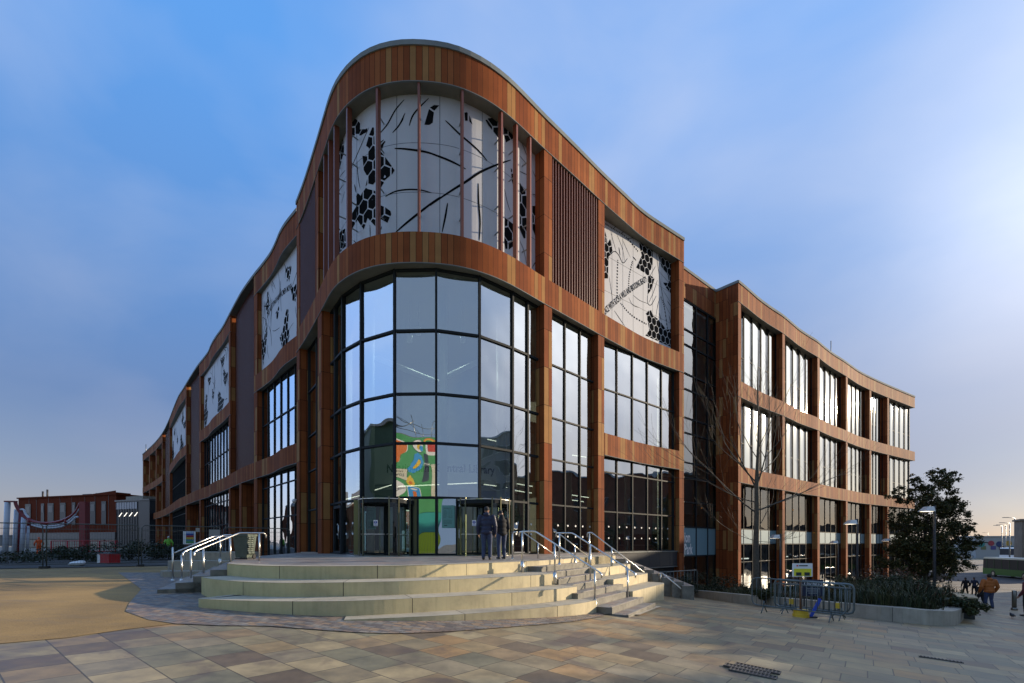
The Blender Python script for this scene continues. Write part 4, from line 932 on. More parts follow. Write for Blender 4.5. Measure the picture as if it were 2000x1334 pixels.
# ---------------------------------------------------------------- ground
def axis(a, b, fine_a, fine_b, h, H):
    out = []; x = a
    while x < b-1e-6:
        out.append(x); x += h if fine_a <= x < fine_b else H
        if out[-1] < fine_a < x: x = fine_a
    out.append(b); return out
GX = axis(-700, 900, -32, 48, 1.0, 22.0); GY = axis(-300, 1800, -8, 60, 1.0, 30.0)
me_v = [(x, y, gz(x, y)) for y in GY for x in GX]; nx = len(GX)
mb = MB(); mb.v = me_v; im = mb.mi(M['slabs'])
for j in range(len(GY)-1):
    for i in range(nx-1):
        a = j*nx+i; mb.f.append((a, a+1, a+nx+1, a+nx)); mb.m.append(im); mb.uv.append([(0, 0)]*4); mb.smooth.append(True)
g_ = mb.build('ground'); tag(g_, kind='structure')
def sheet(name, poly, m, dz=0.012):
    """thin sheet over the ground inside a polygon, cut along the ground's own grid"""
    if parea(poly) < 0: poly = poly[::-1]
    mb = MB(); xs = [p[0] for p in poly]; ys = [p[1] for p in poly]
    for j in range(len(GY)-1):
        if GY[j+1] < min(ys) or GY[j] > max(ys): continue
        for i in range(nx-1):
            if GX[i+1] < min(xs) or GX[i] > max(xs): continue
            c = [(GX[i], GY[j]), (GX[i+1], GY[j]), (GX[i+1], GY[j+1]), (GX[i], GY[j+1])]
            q = clip_convex(poly, c)
            if len(q) >= 3 and abs(parea(q)) > 1e-5:
                g00, g10, g11, g01 = (gz(*k) for k in c)
                def zb(p):
                    u = (p[0]-GX[i])/(GX[i+1]-GX[i]); v = (p[1]-GY[j])/(GY[j+1]-GY[j])
                    return g00*(1-u)*(1-v)+g10*u*(1-v)+g11*u*v+g01*(1-u)*v
                mb.face([(p[0], p[1], zb(p)+dz) for p in q], m, smooth=True)
    o = mb.build(name); tag(o, kind='structure'); return o
def gp(x, y): p = gpt(x, y); return (p.x, p.y)
def up(p, h): return (p[0], p[1], p[2]+h)
sheet('resin_path', [gp(-260, 1275), gp(0, 1259), gp(129.5, 1247), gp(241.5, 1231), gp(339, 1219.5), gp(290, 1212), gp(245, 1196), gp(252, 1180), gp(276, 1152), gp(231, 1119), (-10.2, 19.2), (-13, 24), (-16.5, 23.6), (-23.3, 20.0), (-34, 18)], M['resin'], 0.008)
sheet('setts_band', [gp(231, 1119), gp(276, 1152), gp(252, 1180), gp(245, 1196), gp(290, 1212), gp(339, 1219.5), gp(430, 1223), gp(525, 1224.5), gp(610, 1231), gp(700, 1237.5), gp(770, 1239), gp(840, 1237), gp(910, 1233), gp(980, 1227), gp(1050, 1221.5), gp(1120, 1215), gp(1180, 1205), (2.5, 12.9), (1, 14), (-5, 13.5), (-10, 17.5), (-10.2, 19.1)], M['setts'], 0.014)
sheet('road', [(44, 60), (52, 52), (60, 44), (90, 40), (600, 60), (600, 160), (140, 130), (70, 100), (46, 76)], M['asphalt'], 0.012)
def line_strip(name, pts, w, dz, m=M['line']):
    P = Path(pts); poly = [tuple(P.off(q, -w/2)) for q in P.samples(0, P.len, 2)]+[tuple(P.off(q, w/2)) for q in P.samples(0, P.len, 2)][::-1]
    return sheet(name, poly, m, dz)
line_strip('road_marking', [(46, 62), (54, 54), (62, 46.5), (90, 42.6)], 0.25, 0.02)
line_strip('road_marking', [(58, 84), (70, 72), (84, 66), (120, 64)], 0.2, 0.02)
# tactile paving at the foot of the steps
mb = MB()
tp = [gp(1178, 1201), gp(1222, 1181), gp(1292, 1186), gp(1250, 1203)]
sheet('tactile_paving', tp, mat('tactile', (0.44, 0.38, 0.28), 0.7, var=0.15, vscale=6, bump=0.5), 0.03)

# ---------------------------------------------------------------- entrance steps
fdir = Vector((0.83, -0.56)); edir = Vector((0.56, 0.83)); ldir = Vector((-0.88, -0.47))
st = empty('entrance_steps', 'curved pale stone terraces and steps climbing to the library entrance', 'steps')
C1 = [(-7.7, 12.45), (-6.2, 11.4), (-4.4, 11.1), (-2.4, 11.6), (-0.7, 12.95), (0.87, 14.66)]
C2 = [(-7.98, 11.84), (-7.14, 11.05), (-5.7, 10.25), (-4.4, 10.1), (-2.9, 10.4), (-1.69, 10.9), (-0.5, 11.6), (0.45, 12.3), (1.3, 13.2)]
C3 = [(-6.72, 9.9), (-6.45, 9.7), (-4.9, 9.36), (-3.26, 9.43), (-1.7, 10.05), (-0.3, 10.78), (0.91, 11.6), (1.76, 12.5)]
C4 = [(-3.27, 8.95), (-1.56, 9.45), (0.0, 10.2), (1.41, 11.16), (2.2, 12.0)]
pod = catmull(C1, 8)+[(2.5, 17.3), (4.6, 20.5), (5.3, 24), (6.0, 27.6), (2, 30), (-9, 31), (-13.8, 30.0), (-12.3, 27), (-11.0, 20.5), (-10.4, 17.5)]
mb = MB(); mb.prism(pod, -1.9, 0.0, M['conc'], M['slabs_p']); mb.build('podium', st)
def rimmed(curve, ztop, w=0.42):   # paler coping course along the front edge of the podium
    P = Path(curve); S = P.samples(0, P.len, 0.3); mb = MB()
    for i in range(len(S)-1):
        a, b = P.off(S[i], -0.012), P.off(S[i+1], -0.012); c, d = P.off(S[i+1], w), P.off(S[i], w)
        mb.face([(a.x, a.y, ztop), (b.x, b.y, ztop), (c.x, c.y, ztop), (d.x, d.y, ztop)], M['conc_t'], [(S[i], 0), (S[i+1], 0), (S[i+1], w), (S[i], w)])
    return mb
rimmed(catmull(C1, 8), 0.004).build('edge_slab', st)
for C, zt, lb in ((C2, -0.31, (-6.6, 13.2)), (C3, -0.62, (-6.0, 11.6)), (C4, -0.93, (-2.9, 10.6))):
    cc = catmull(C, 8); e = cc[-1]; poly = cc+[(e[0]-1.66, e[1]+1.12), lb]
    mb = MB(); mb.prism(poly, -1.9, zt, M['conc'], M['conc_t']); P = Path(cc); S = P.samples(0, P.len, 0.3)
    for i in range(len(S)-1):   # top face with joints that follow the curve
        a, b = P.off(S[i], 0), P.off(S[i+1], 0); c, d = P.off(S[i+1], 0.9), P.off(S[i], 0.9)
        mb.face([(a.x, a.y, zt+0.003), (b.x, b.y, zt+0.003), (c.x, c.y, zt+0.003), (d.x, d.y, zt+0.003)], M['conc_t'], [(S[i], 0), (S[i+1], 0), (S[i+1], .9), (S[i], .9)])
    mb.build('terrace_course', st)
# right-hand seating blocks
Rb = [((2.5, 17.3), (4.6, 20.5), 0.006), ((2.86, 15.75), (5.1, 19.3), -0.31), ((3.28, 14.9), (5.5, 18.2), -0.62), ((3.72, 14.2), (5.85, 17.3), -0.93)]
for i, (a, b, zt) in enumerate(Rb):
    a = Vector(a); b = Vector(b); dr = (b-a).normalized(); out = Vector((dr.y, -dr.x))
    front = [tuple(a), tuple(a+(b-a)*0.33), tuple(a+(b-a)*0.66), tuple(b-dr*0.5), tuple(b-dr*0.15-out*0.1), tuple(b-out*0.45), tuple(b-out*1.4)]
    back = [tuple(a-out*1.4)]
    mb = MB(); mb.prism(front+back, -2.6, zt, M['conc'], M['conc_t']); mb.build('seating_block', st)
# stair flight between terraces and blocks
cl = [Vector((0.87, 14.66)), Vector((2.2, 12.0))]; cr = [Vector((2.5, 17.3)), Vector((3.7, 14.2))]
for k in range(1, 9):
    t = k/6.0*0.97
    a = cl[0]+(cl[1]-cl[0])*t; b = cr[0]+(cr[1]-cr[0])*t
    if k > 6: a = cl[1]+(cl[1]-cl[0])*0.0+fdir*0.43*(k-6)+(cl[1]-cl[0])*0.0; b = cr[1]+fdir*0.36*(k-6)
    # the step reaches the line between the two flanks, its front edge runs along it
    poly = [tuple(a+(a-b).normalized()*0.35), tuple(b+(b-a).normalized()*0.3), tuple(b+(b-a).normalized()*0.3-fdir*1.0), tuple(a+(a-b).normalized()*0.35-fdir*1.0)]
    zt = -0.155*k
    if k > 6: poly = [tuple(a), tuple(b), tuple(b-fdir*0.9), tuple(a-fdir*0.9)]
    mb = MB(); mb.prism(poly, zt-0.5, zt-0.001*k, M['step'], M['slabs_p']); mb.build('step', st)
    nb_ = MB(); dd = (b-a).normalized(); c = (a+b)/2; l = (b-a).length
    nb_.box((c.x-fdir.x*0.03, c.y-fdir.y*0.03, zt+0.004), (l, 0.05, 0.012), M['conc_g'], math.atan2(dd.y, dd.x)); nb_.build('nosing', st)
# left flight and blocks
la, lb_ = Vector((-7.7, 12.45)), Vector((-10.35, 17.4))
for k in range(1, 5):
    a = la+ldir*0.38*k; b = lb_+ldir*0.38*k; mb = MB()
    mb.prism([tuple(a), tuple(b), tuple(b-ldir*0.8), tuple(a-ldir*0.8)], -1.3, -0.155*k-0.001*k, M['step'], M['slabs_p']); mb.build('step', st)
for (xa, xb, D_, dd, z0, zt) in ((361.5, 464, 17.9, 1.5, -1.0, 0.2), (333, 441, 17.1, 0.8, -1.0, -0.11), (318, 397, 16.4, 0.7, -1.0, -0.45)):
    A, B = at(xa, 1000, D_), at(xb, 1000, D_); mb = MB()
    mb.prism([(A.x, D_), (B.x-0.15, D_), (B.x, D_+0.1), (B.x, D_+dd), (A.x-0.4, D_+dd), (A.x-0.4, D_+0.4)], z0, zt, M['conc_g']); mb.build('seating_block', st)
# second short flight to the right of the podium
for k in range(1, 9):
    a = Vector((4.75, 20.9))+Vector((0.36*k, -0.2*k)); b = Vector((5.6, 26.2))+Vector((0.36*k, -0.2*k)); mb = MB()
    mb.prism([tuple(a), tuple(b), (b.x-0.5, b.y), (a.x-0.5, a.y)], -3, -0.155*k, M['step'], M['slabs_p']); mb.build('step', st)

# ---------------------------------------------------------------- handrails
def rail(label, path, posts, r=0.024, group=None, clamps=False, pr=0.027):
    t = empty('handrail', label, 'handrail', (0, 0, 0), 0, group or 'steel handrails of the entrance steps')
    P = [at(*q) for q in path]; mb = MB()
    # round the hooks a little
    pts = [P[0]]
    for i in range(1, len(P)-1):
        a, b, c = P[i-1], P[i], P[i+1]; l = min(0.09, (a-b).length/2, (c-b).length/2)
        p0 = b+(a-b).normalized()*l; p1 = b+(c-b).normalized()*l; pts += [p0, (p0+p1)/2*0.4+b*0.6, p1]
    pts.append(P[-1]); mb.tube(pts, r, M['steel'], 10); mb.build('rail', t)
    for (x, ytop, ybot, D_) in posts:
        a, b = at(x, ytop, D_), at(x, ybot, D_); a.z -= 0.01; mb = MB(); mb.tube([a, b], pr, M['steel'], 10)
        mb.tube([b+Vector((0, 0, -0.3)), b+Vector((0, 0, 0.012))], pr*1.9, M['steel'], 12); mb.build('post', t)
    return t
rail('handrail on the left edge of the main flight, nearest the two men at the door', [(1014, 1047, 13.5), (1014, 1038.5, 13.4), (1045, 1037.5, 13.2), (1170, 1117, 12.05), (1175, 1121, 12.0), (1175, 1129, 12.0)],
     [(1020, 1038.5, 1097.5, 13.35), (1083.5, 1062.5, 1118.8, 12.8), (1161.8, 1112.5, 1171.5, 12.15)])
rail('handrail on the right edge of the main flight, ending beside the lowest seating block', [(1086, 1049, 15.6), (1086, 1041, 15.6), (1118, 1041, 15.2), (1236, 1117, 14.0), (1241, 1120, 13.9), (1241, 1128, 13.9)],
     [(1092.5, 1041.5, 1100, 15.4), (1153, 1063.5, 1133, 14.7), (1226, 1111, 1180.5, 14.05)])
rail('handrail dropping behind the right seating blocks, under the tall window', [(1147, 1049, 17.9), (1147, 1040, 17.9), (1155, 1039.5, 17.8), (1258, 1118.5, 16.7)], [(1151, 1040, 1088, 17.9), (1195, 1070, 1092, 17.3), (1224, 1092, 1108, 17.1)], r=0.022)
rail('thin handrail dropping behind the podium from the left rail', [(1022, 1040, 16.2), (1089, 1088, 17.0)], [(1051, 1061, 1092, 16.5)], r=0.02)
rail('thin handrail dropping behind the podium between the two terracotta pillars', [(1094, 1044, 16.6), (1146, 1085, 17.4)], [(1123, 1066, 1092, 17.0)], r=0.02)
rail('short handrail by the car park corner, right of the seating blocks', [(1287, 1126, 19.5), (1287, 1119, 19.5), (1293, 1119, 19.4), (1330, 1150, 18.4)], [(1290, 1119.5, 1140, 19.5)], r=0.024)
rail('short level handrail beside the right revolving door', [(999, 1040, 16.6), (1010, 1039, 16.4)], [(1001, 1040, 1091, 16.6)], r=0.024)
G2 = 'steel handrails of the entrance steps'
rail('left stair handrail nearest the camera, longest of the three', [(379, 1088, 13.0), (379, 1080, 13.0), (383, 1076, 13.1), (467.5, 1041, 14.3), (515, 1041, 14.7), (519.5, 1044, 14.8), (519.5, 1051, 14.8)],
     [(397.5, 1071.5, 1125.5, 13.3), (449.7, 1050, 1103, 14.1), (506.4, 1041.5, 1098, 14.6)])
rail('middle handrail of the left stair', [(356.5, 1089, 14.2), (356.5, 1081, 14.2), (361, 1077, 14.3), (438, 1045, 15.6), (482, 1045, 16.0), (486.5, 1047, 16.1), (486.5, 1053, 16.1)],
     [(373, 1073.5, 1138.5, 13.6), (355, 1083, 1131, 14.4), (474.4, 1045, 1095, 15.9)])
rail('left stair handrail furthest from the camera, against the seating blocks', [(341, 1080, 15.3), (417, 1047.5, 16.9), (457, 1048, 17.4), (461, 1050, 17.4), (461, 1055, 17.4)], [(337.5, 1068, 1132, 15.2), (430, 1048, 1092, 17.1)])

# ---------------------------------------------------------------- planter wall on the right
wallpx = [(1296, 1157), (1340, 1161), (1380, 1169), (1442, 1179.5), (1500, 1186), (1560, 1192.5), (1620, 1200), (1677, 1207), (1752, 1216), (1800, 1221), (1845, 1223.5), (1872, 1222), (1883, 1213), (1884, 1200)]
wp_ = [gp(*p) for p in wallpx]
WP = Path(catmull(smooth_pts(wp_, 1), 5))
S = WP.samples(0, WP.len, 0.6); outer = [tuple(WP.off(q, 0)) for q in S]; innr = [tuple(WP.off(q, 0.42)) for q in S]
mb = MB()
for i in range(len(S)-1):
    o0, o1, i0, i1 = outer[i], outer[i+1], innr[i], innr[i+1]; h = lambda p: gz(*p)+0.45; u0, u1 = S[i], S[i+1]
    mb.face([(o0[0], o0[1], gz(*o0)-0.4), (o1[0], o1[1], gz(*o1)-0.4), (o1[0], o1[1], h(o1)), (o0[0], o0[1], h(o0))], M['conc_g'], [(u0, 0), (u1, 0), (u1, .85), (u0, .85)])
    mb.face([(o0[0], o0[1], h(o0)), (o1[0], o1[1], h(o1)), (i1[0], i1[1], h(o1)), (i0[0], i0[1], h(o0))], M['conc_g'], [(u0, 1), (u1, 1), (u1, 1.4), (u0, 1.4)])
    mb.face([(i1[0], i1[1], gz(*o1)-0.4), (i0[0], i0[1], gz(*o0)-0.4), (i0[0], i0[1], h(o0)), (i1[0], i1[1], h(o1))], M['conc_g'], [(u1, 0), (u0, 0), (u0, .85), (u1, .85)])
tag(mb.build('planter_wall'), 'long low curved pale concrete wall holding the planting on the right', 'wall')
soil = [p for p in innr]+[(17.5, 17.5), (21.5, 24), (27, 33), (33, 41), (24.5, 41.5), (19.5, 37), (13.5, 33), (9.5, 30)]
M['soil'] = mat('soil', (0.045, 0.035, 0.022), 0.9, var=0.3, bump=0.5)
sheet('planting_soil', soil, M['soil'], 0.30)

# ---------------------------------------------------------------- street furniture
def barrier(A, B, label, grp, m='galv', h=1.1, bars=17, heavy=1.0):
    """crowd-control barrier between two ground points"""
    A = Vector(A); B = Vector(B); dr = (B-A); Ln = dr.length; rz = math.atan2(dr.y, dr.x); sl = (B.z-A.z)/Ln
    t = empty('crowd_barrier', label, 'barrier', tuple(A), rz, grp); r = 0.019*heavy
    P = lambda x, z: (x, 0, z+sl*x)
    L_ = math.hypot(dr.x, dr.y); fr = MB(); z0 = 0.24; c = 0.13
    loop = [P(c, z0), P(L_-c, z0), P(L_-c*0.3, z0+c*0.3), P(L_, z0+c), P(L_, h-c), P(L_-c*0.3, h-c*0.3), P(L_-c, h), P(c, h), P(c*0.3, h-c*0.3), P(0, h-c), P(0, z0+c), P(c*0.3, z0+c*0.3), P(c, z0)]
    fr.tube(loop, r, M[m], 8, cap=False)
    if heavy > 1.2: fr.tube([P(0.05, h-0.13), P(L_-0.05, h-0.13)], r*0.9, M[m], 8)
    fr.build('frame', t)
    for i in range(bars):
        x = L_*(i+1)/(bars+1); b = MB(); b.tube([P(x, z0), P(x, h-(0.13 if heavy > 1.2 else 0))], 0.008*heavy, M[m], 6); b.build('bar', t)
    for x in (L_*0.14, L_*0.86):
        f = MB(); f.tube([P(x, z0+0.15), P(x, z0-0.02)], 0.02, M[m], 8); f.tube([(x, -0.28, sl*x+0.015), (x, -0.05, sl*x+z0-0.03), (x, 0.05, sl*x+z0-0.03), (x, 0.28, sl*x+0.015)], 0.016, M[m], 6)
        f.build('foot', t)
    return t
M['galv'] = mat('galvanised', (0.12, 0.145, 0.145), 0.5, 0.6, var=0.2, vscale=5)
M['yellow'] = mat('yellow_plastic', (0.55, 0.36, 0.02), 0.5)
GB = 'crowd barriers parked by the planter'
barrier(gpt(1469, 1195), gpt(1652, 1219), 'thin tubed crowd barrier in front, its left end sticking out by the bare tree', GB)
b2 = barrier(gpt(1513, 1197), gpt(1668, 1216), 'thick grey crowd barrier leaning behind the thin one, sticking out to the right', GB, heavy=1.7, bars=13)
for x in (0.5, 1.75):
    mb = MB(); mb.box((x, -0.02, 0.42), (0.10, 0.09, 0.16), M['yellow']); mb.build('yellow_clip', b2)
barrier(gpt(1520, 1193), gpt(1660, 1211), 'crowd barrier at the back of the stack, mostly hidden', GB, bars=15)
# yellow-footed sign
p = gpt(1564, 1205); t = empty('warning_sign', 'white and yellow notice on a post with a round yellow foot behind the barriers', 'sign', tuple(p))
mb = MB(); n = 20
mb.prism([(0.22*math.cos(2*math.pi*k/n), 0.22*math.sin(2*math.pi*k/n)) for k in range(n)], 0, 0.10, M['yellow']); mb.prism([(0.20*math.cos(2*math.pi*k/n), 0.20*math.sin(2*math.pi*k/n)) for k in range(n)], 0.10, 0.22, M['yellow']); mb.build('foot', t)
mb = MB(); mb.tube([(0, 0, 0.2), (0, 0, 1.25)], 0.035, mat('rust', (0.16, 0.07, 0.03), 0.8), 8); mb.build('post', t)
mb = MB(); mb.box((0.02, -0.045, 1.42), (0.60, 0.02, 0.40), M['white']); mb.build('board', t)
mb = MB(); M['ylw'] = mat('sign_yellow', (0.72, 0.66, 0.03), 0.5); mb.box((0.02, -0.058, 1.35), (0.52, 0.006, 0.22), M['ylw']); mb.box((-0.14, -0.06, 1.55), (0.05, 0.006, 0.04), mat('sign_red', (0.6, 0.03, 0.03), 0.5))
mb.box((0.04, -0.06, 1.55), (0.26, 0.004, 0.03), M['ink'])
for k in range(2): mb.box((-0.1+0.25*k, -0.064, 1.30), (0.16, 0.004, 0.10), M['ink'])
mb.build('printed_face', t)
p = gpt(1586, 1207); mb = MB(); mb.box((0.10, 0, 0.30), (0.09, 0.03, 0.62), mat('blue_leg', (0.02, 0.07, 0.45), 0.5), 0, Matrix.Rotation(R(28), 3, 'Y')); mb.box((-0.02, 0.0, 0.02), (0.3, 0.12, 0.04), M['dark'])
tag(mb.build('folded_trestle', None, tuple(p)), 'bright blue trestle leg leaning behind the crowd barriers', 'trestle')
p = gpt(1588, 1192); q = at(1587, 1148, 17.5); t = empty('name_board', 'dark navy name board with white lettering standing in the planting', 'sign', (q.x, q.y, gz(q.x, q.y)))
h0 = q.z-gz(q.x, q.y); mb = MB(); M['navy'] = mat('navy_board', (0.012, 0.018, 0.045), 0.5); mb.box((0, 0, h0), (0.80, 0.03, 0.62), M['navy']); text_on(mb, 'Oldfield', 0.66, lambda u, v: (-0.33+u, -0.02, h0+0.08+v), M['white'], 0.0, 0.16)
for k in range(3): mb.box((0.0, -0.02, h0-0.04-0.08*k), (0.5-0.08*k, 0.006, 0.022), M['slab'])
mb.build('board', t); mb = MB()
for x in (-0.3, 0.3): mb.tube([(x, 0.03, -0.1), (x, 0.03, h0+0.25)], 0.025, M['dark'], 6)
mb.build('post', t)
# drain covers
def drain(px, w, l, ang, n, label):
    p = gpt(*px); mb = MB(); mb.box((0, 0, 0.012), (w, l, 0.02), M['dark'])
    for k in range(n): mb.box((-w/2+w*(k+0.5)/n, 0, 0.026), (w/n*0.45, l*0.94, 0.014), mat('cast_iron', (0.06, 0.055, 0.05), 0.5) if 'ci' not in M else M['ci'])
    o = mb.build('drain_cover', None, (p.x, p.y, p.z)); 
    n_ = Vector((-(gz(p.x+.2, p.y)-gz(p.x-.2, p.y))/.4, -(gz(p.x, p.y+.2)-gz(p.x, p.y-.2))/.4, 1)).normalized()
    o.rotation_euler = (n_.to_track_quat('Z', 'Y').to_matrix() @ Matrix.Rotation(ang, 3, 'Z')).to_euler(); return tag(o, label, 'drain cover')
M['ci'] = mat('cast_iron', (0.075, 0.068, 0.06), 0.5)
p0 = gpt(1467, 1312)
t = empty('drain_grate', 'dark slotted iron drain grate in three offset strips at the bottom right', 'drain', (p0.x, p0.y, p0.z+0.004)); t.rotation_euler = (0, R(3.7), R(-37.5))
for i in range(3):
    mb = MB(); y = (i-1)*0.17; xo = (0.05, -0.06, 0.05)[i]; mb.box((xo, y, 0.010), (0.62, 0.16, 0.012), M['dark'])
    for k in range(13): mb.box((xo-0.30+0.05*k, y, 0.020), (0.016, 0.15, 0.010), M['ci'])
    for yy in (-0.076, 0.076): mb.box((xo, y+yy, 0.021), (0.62, 0.012, 0.014), M['ci'])
    mb.build('grate_strip', t)
p = gpt(1837, 1289); mb = MB(); mb.box((0, 0, 0.012), (0.62, 0.075, 0.02), M['ci'])
for k in range(12): mb.box((-0.28+0.051*k, 0, 0.025), (0.02, 0.055, 0.006), M['dark'])
o = mb.build('slot_drain', None, tuple(p)); o.rotation_euler = (0, R(3.7), R(-33)); tag(o, 'narrow iron slot drain among the grey slabs at the far bottom right', 'drain')
# bollard
p = gpt(1981, 1192); mb = MB(); mb.tube([(0, 0, 0), (0, 0, 0.94), (0, 0, 0.96)], [0.085, 0.085, 0.075], M['steel_d'], 16); mb.tube([(0, 0, 0), (0, 0, 0.10), (0, 0, 0.13)], [0.12, 0.12, 0.09], M['steel_d'], 16)
tag(mb.build('bollard', None, tuple(p)), 'round grey metal bollard on the pavement at the right edge', 'bollard')
# street lamps
M['lamp_on'] = mat('lamp_lit', (0.9, 0.85, 0.7), 0.5, emit=(1.0, 0.86, 0.62), estr=2.5); M['lamp_h'] = mat('lamp_head', (0.62, 0.60, 0.55), 0.4, 0.3)
def lamp(px, y, D_, label, side=-1, s=1.0):
    p = at(px, y, D_); g0 = gz(p.x, p.y); h = p.z-g0
    t = empty('street_lamp', label, 'street lamp', (p.x, p.y, g0), 0, 'black column lamps on the plaza')
    mb = MB(); mb.tube([(0, 0, -0.2), (0, 0, h*0.3), (0, 0, h+0.25)], [0.09, 0.07, 0.06], M['dark'], 10); mb.build('column', t)
    mb = MB(); mb.tube([(0, 0, h), (side*0.2*s, 0, h)], 0.025, M['dark'], 6); mb.build('arm', t)
    mb = MB(); x0 = side*0.15*s
    a = [(x0, -0.14), (x0+side*0.34*s, -0.14), (x0+side*0.34*s, 0.14), (x0, 0.14)]; b = [(x0+side*0.02, -0.24), (x0+side*0.60*s, -0.24), (x0+side*0.60*s, 0.24), (x0+side*0.02, 0.24)]
    T = [(q[0], q[1], h+0.22*s) for q in a]; B_ = [(q[0], q[1], h-0.06*s) for q in b]
    if side < 0: T = T[::-1]; B_ = B_[::-1]
    for k in range(4): k2 = (k+1) % 4; mb.face([B_[k], B_[k2], T[k2], T[k]], M['lamp_h'])
    mb.face(T, M['lamp_h']); hd = mb.build('lamp_head', t); mb = MB(); mb.box((x0+side*0.30*s, 0, h-0.045*s), (0.42*s, 0.38, 0.03), M['lamp_on']); mb.build('lit_lens', hd)
lamp(1674, 1022, 26, 'nearer black column lamp before the fourth ground-floor bay', s=0.85)
lamp(1825, 997, 24, 'tallest black column lamp, seen against the leafy tree', s=0.9)
lamp(1637, 1060, 38, 'black column lamp further back before the third bay', s=0.8)
lamp(1738, 1056, 40, 'black column lamp at the left edge of the leafy tree', s=0.8)
lamp(1524, 1050, 30, 'column lamp beside the bare tree trunk', s=0.85)
# curved slatted benches in the planter
def bench(P, label):
    P = [Vector(p) for p in P]; o = P[0]; t = empty('slatted_bench', label, 'bench', tuple(o), 0, 'curved timber benches')
    pts = catmull([(p.x, p.y) for p in P], 5); Pp = Path(pts); wood = mat('bench_timber', (0.34, 0.25, 0.13), 0.6, var=0.3, vscale=5)
    mb = MB(); n = int(Pp.len/0.14)
    for k in range(n):
        q = Pp.len*(k+0.5)/n; p, nn = Pp.at(q); z = gz(p.x, p.y)+0.78; mb.box((p.x-o.x, p.y-o.y, z-o.z), (0.10, 0.52, 0.05), wood, math.atan2(nn.y, nn.x)-math.pi/2)
    mb.build('seat', t)
    for k in range(3):
        q = Pp.len*(k+0.5)/3; p, nn = Pp.at(q); g0 = gz(p.x, p.y); mb = MB(); mb.box((p.x-o.x, p.y-o.y, g0+0.38-o.z), (0.08, 0.42, 0.76), M['plinth'], math.atan2(nn.y, nn.x)-math.pi/2); mb.build('support', t)
bench([gpt(1831, 1156), gpt(1838, 1166), gpt(1845, 1178), gpt(1850, 1186)], 'curved timber bench running back beside the red coat, far one of the two')
bench([gpt(1858, 1193), gpt(1872, 1197), gpt(1884, 1203), gpt(1890, 1212)], 'short timber bench section at the rounded end of the planter')

# wheelie bin by the left steps
p = at(478, 1000, 15.9); t = empty('wheelie_bin', 'dark green wheelie bin with a bag hanging over its side by the left steps', 'bin', (p.x, p.y, 0.0))
mb = MB(); M['bin'] = mat('bin_plastic', (0.075, 0.095, 0.075), 0.55, var=0.2)
a = [(-0.19, -0.2), (0.19, -0.2), (0.19, 0.22), (-0.19, 0.22)]; b = [(-0.25, -0.27), (0.25, -0.27), (0.25, 0.28), (-0.25, 0.28)]
for k in range(4): k2 = (k+1) % 4; mb.face([(a[k][0], a[k][1], 0.06), (a[k2][0], a[k2][1], 0.06), (b[k2][0], b[k2][1], 0.80), (b[k][0], b[k][1], 0.80)], M['bin'])
mb.box((0, 0, 0.02), (0.42, 0.44, 0.05), M['dark']); mb.build('body', t)
mb = MB(); mb.box((0, 0, 0.83), (0.55, 0.60, 0.06), M['bin']); mb.tube([(-0.2, 0.31, 0.82), (0.2, 0.31, 0.82)], 0.02, M['bin'], 6); mb.build('lid', t)
mb = MB()
for i in range(9):
    for j in range(2):
        x = 0.24+0.02*math.sin(i*1.7); z = 0.78-i*0.07; mb.ball((x, -0.15+0.2*j, z), (0.04, 0.12, 0.05), M['bin'], 8, 5)
mb.build('bag', t)
for x in (-0.2, 0.2):
    mb = MB(); mb.tube([(x-0.03, 0.2, 0.09), (x+0.03, 0.2, 0.09)], 0.09, M['dark'], 12); mb.build('wheel', t)
# railing by the car park entrance
A = at(1279, 1000, 21.5); B = at(1362, 1000, 24); t = empty('guard_rail', 'low grey metal guard rail in front of the car park opening', 'railing', (A.x, A.y, gz(A.x, A.y)))
dr = Vector((B.x-A.x, B.y-A.y)); n = 12; zt = EYE-(1117-HY)/F*22-gz(A.x, A.y); mb = MB(); mb.tube([(0, 0, 0), (0, 0, zt-0.1), (0.06, 0.02, zt), (dr.x-0.06, dr.y-0.02, zt-0.03), (dr.x, dr.y, zt-0.13), (dr.x, dr.y, -0.2)], 0.025, M['galv'], 8); mb.build('frame', t)
for k in range(1, n): q = dr*k/n; mb = MB(); mb.tube([(q.x, q.y, 0.0), (q.x, q.y, zt-0.01)], 0.010, M['galv'], 6); mb.build('bar', t)
# ---------------------------------------------------------------- vegetation
def leafmat(name, col, var=0.5):
    m, nt, b = newmat(name); geo = N(nt, 'ShaderNodeNewGeometry')
    c = RAMP(nt, geo.outputs['Random Per Island'], [(0, tuple(x*(1-var) for x in col)), (0.5, col), (1, tuple(x*(1+var) for x in col))])
    L(nt, c, b.inputs['Base Color']); b.inputs['Roughness'].default_value = 0.6; b.inputs['Specular IOR Level'].default_value = 0.3
    try: b.inputs['Transmission Weight'].default_value = 0.0
    except Exception: pass
    return m
M['leaf'] = leafmat('leaf', (0.046, 0.050, 0.015)); M['leaf_y'] = leafmat('leaf_autumn', (0.10, 0.075, 0.018)); M['grass'] = leafmat('grass_blade', (0.055, 0.055, 0.022)); M['hedge'] = leafmat('hedge_leaf', (0.022, 0.032, 0.012))
M['grass_r'] = leafmat('grass_blade_red', (0.10, 0.045, 0.022))
M['bark'] = mat('bark', (0.075, 0.062, 0.045), 0.85, var=0.35, vscale=9, bump=0.6); M['bark_d'] = mat('bark_dark', (0.05, 0.04, 0.03), 0.9, var=0.3, vscale=7, bump=0.5)
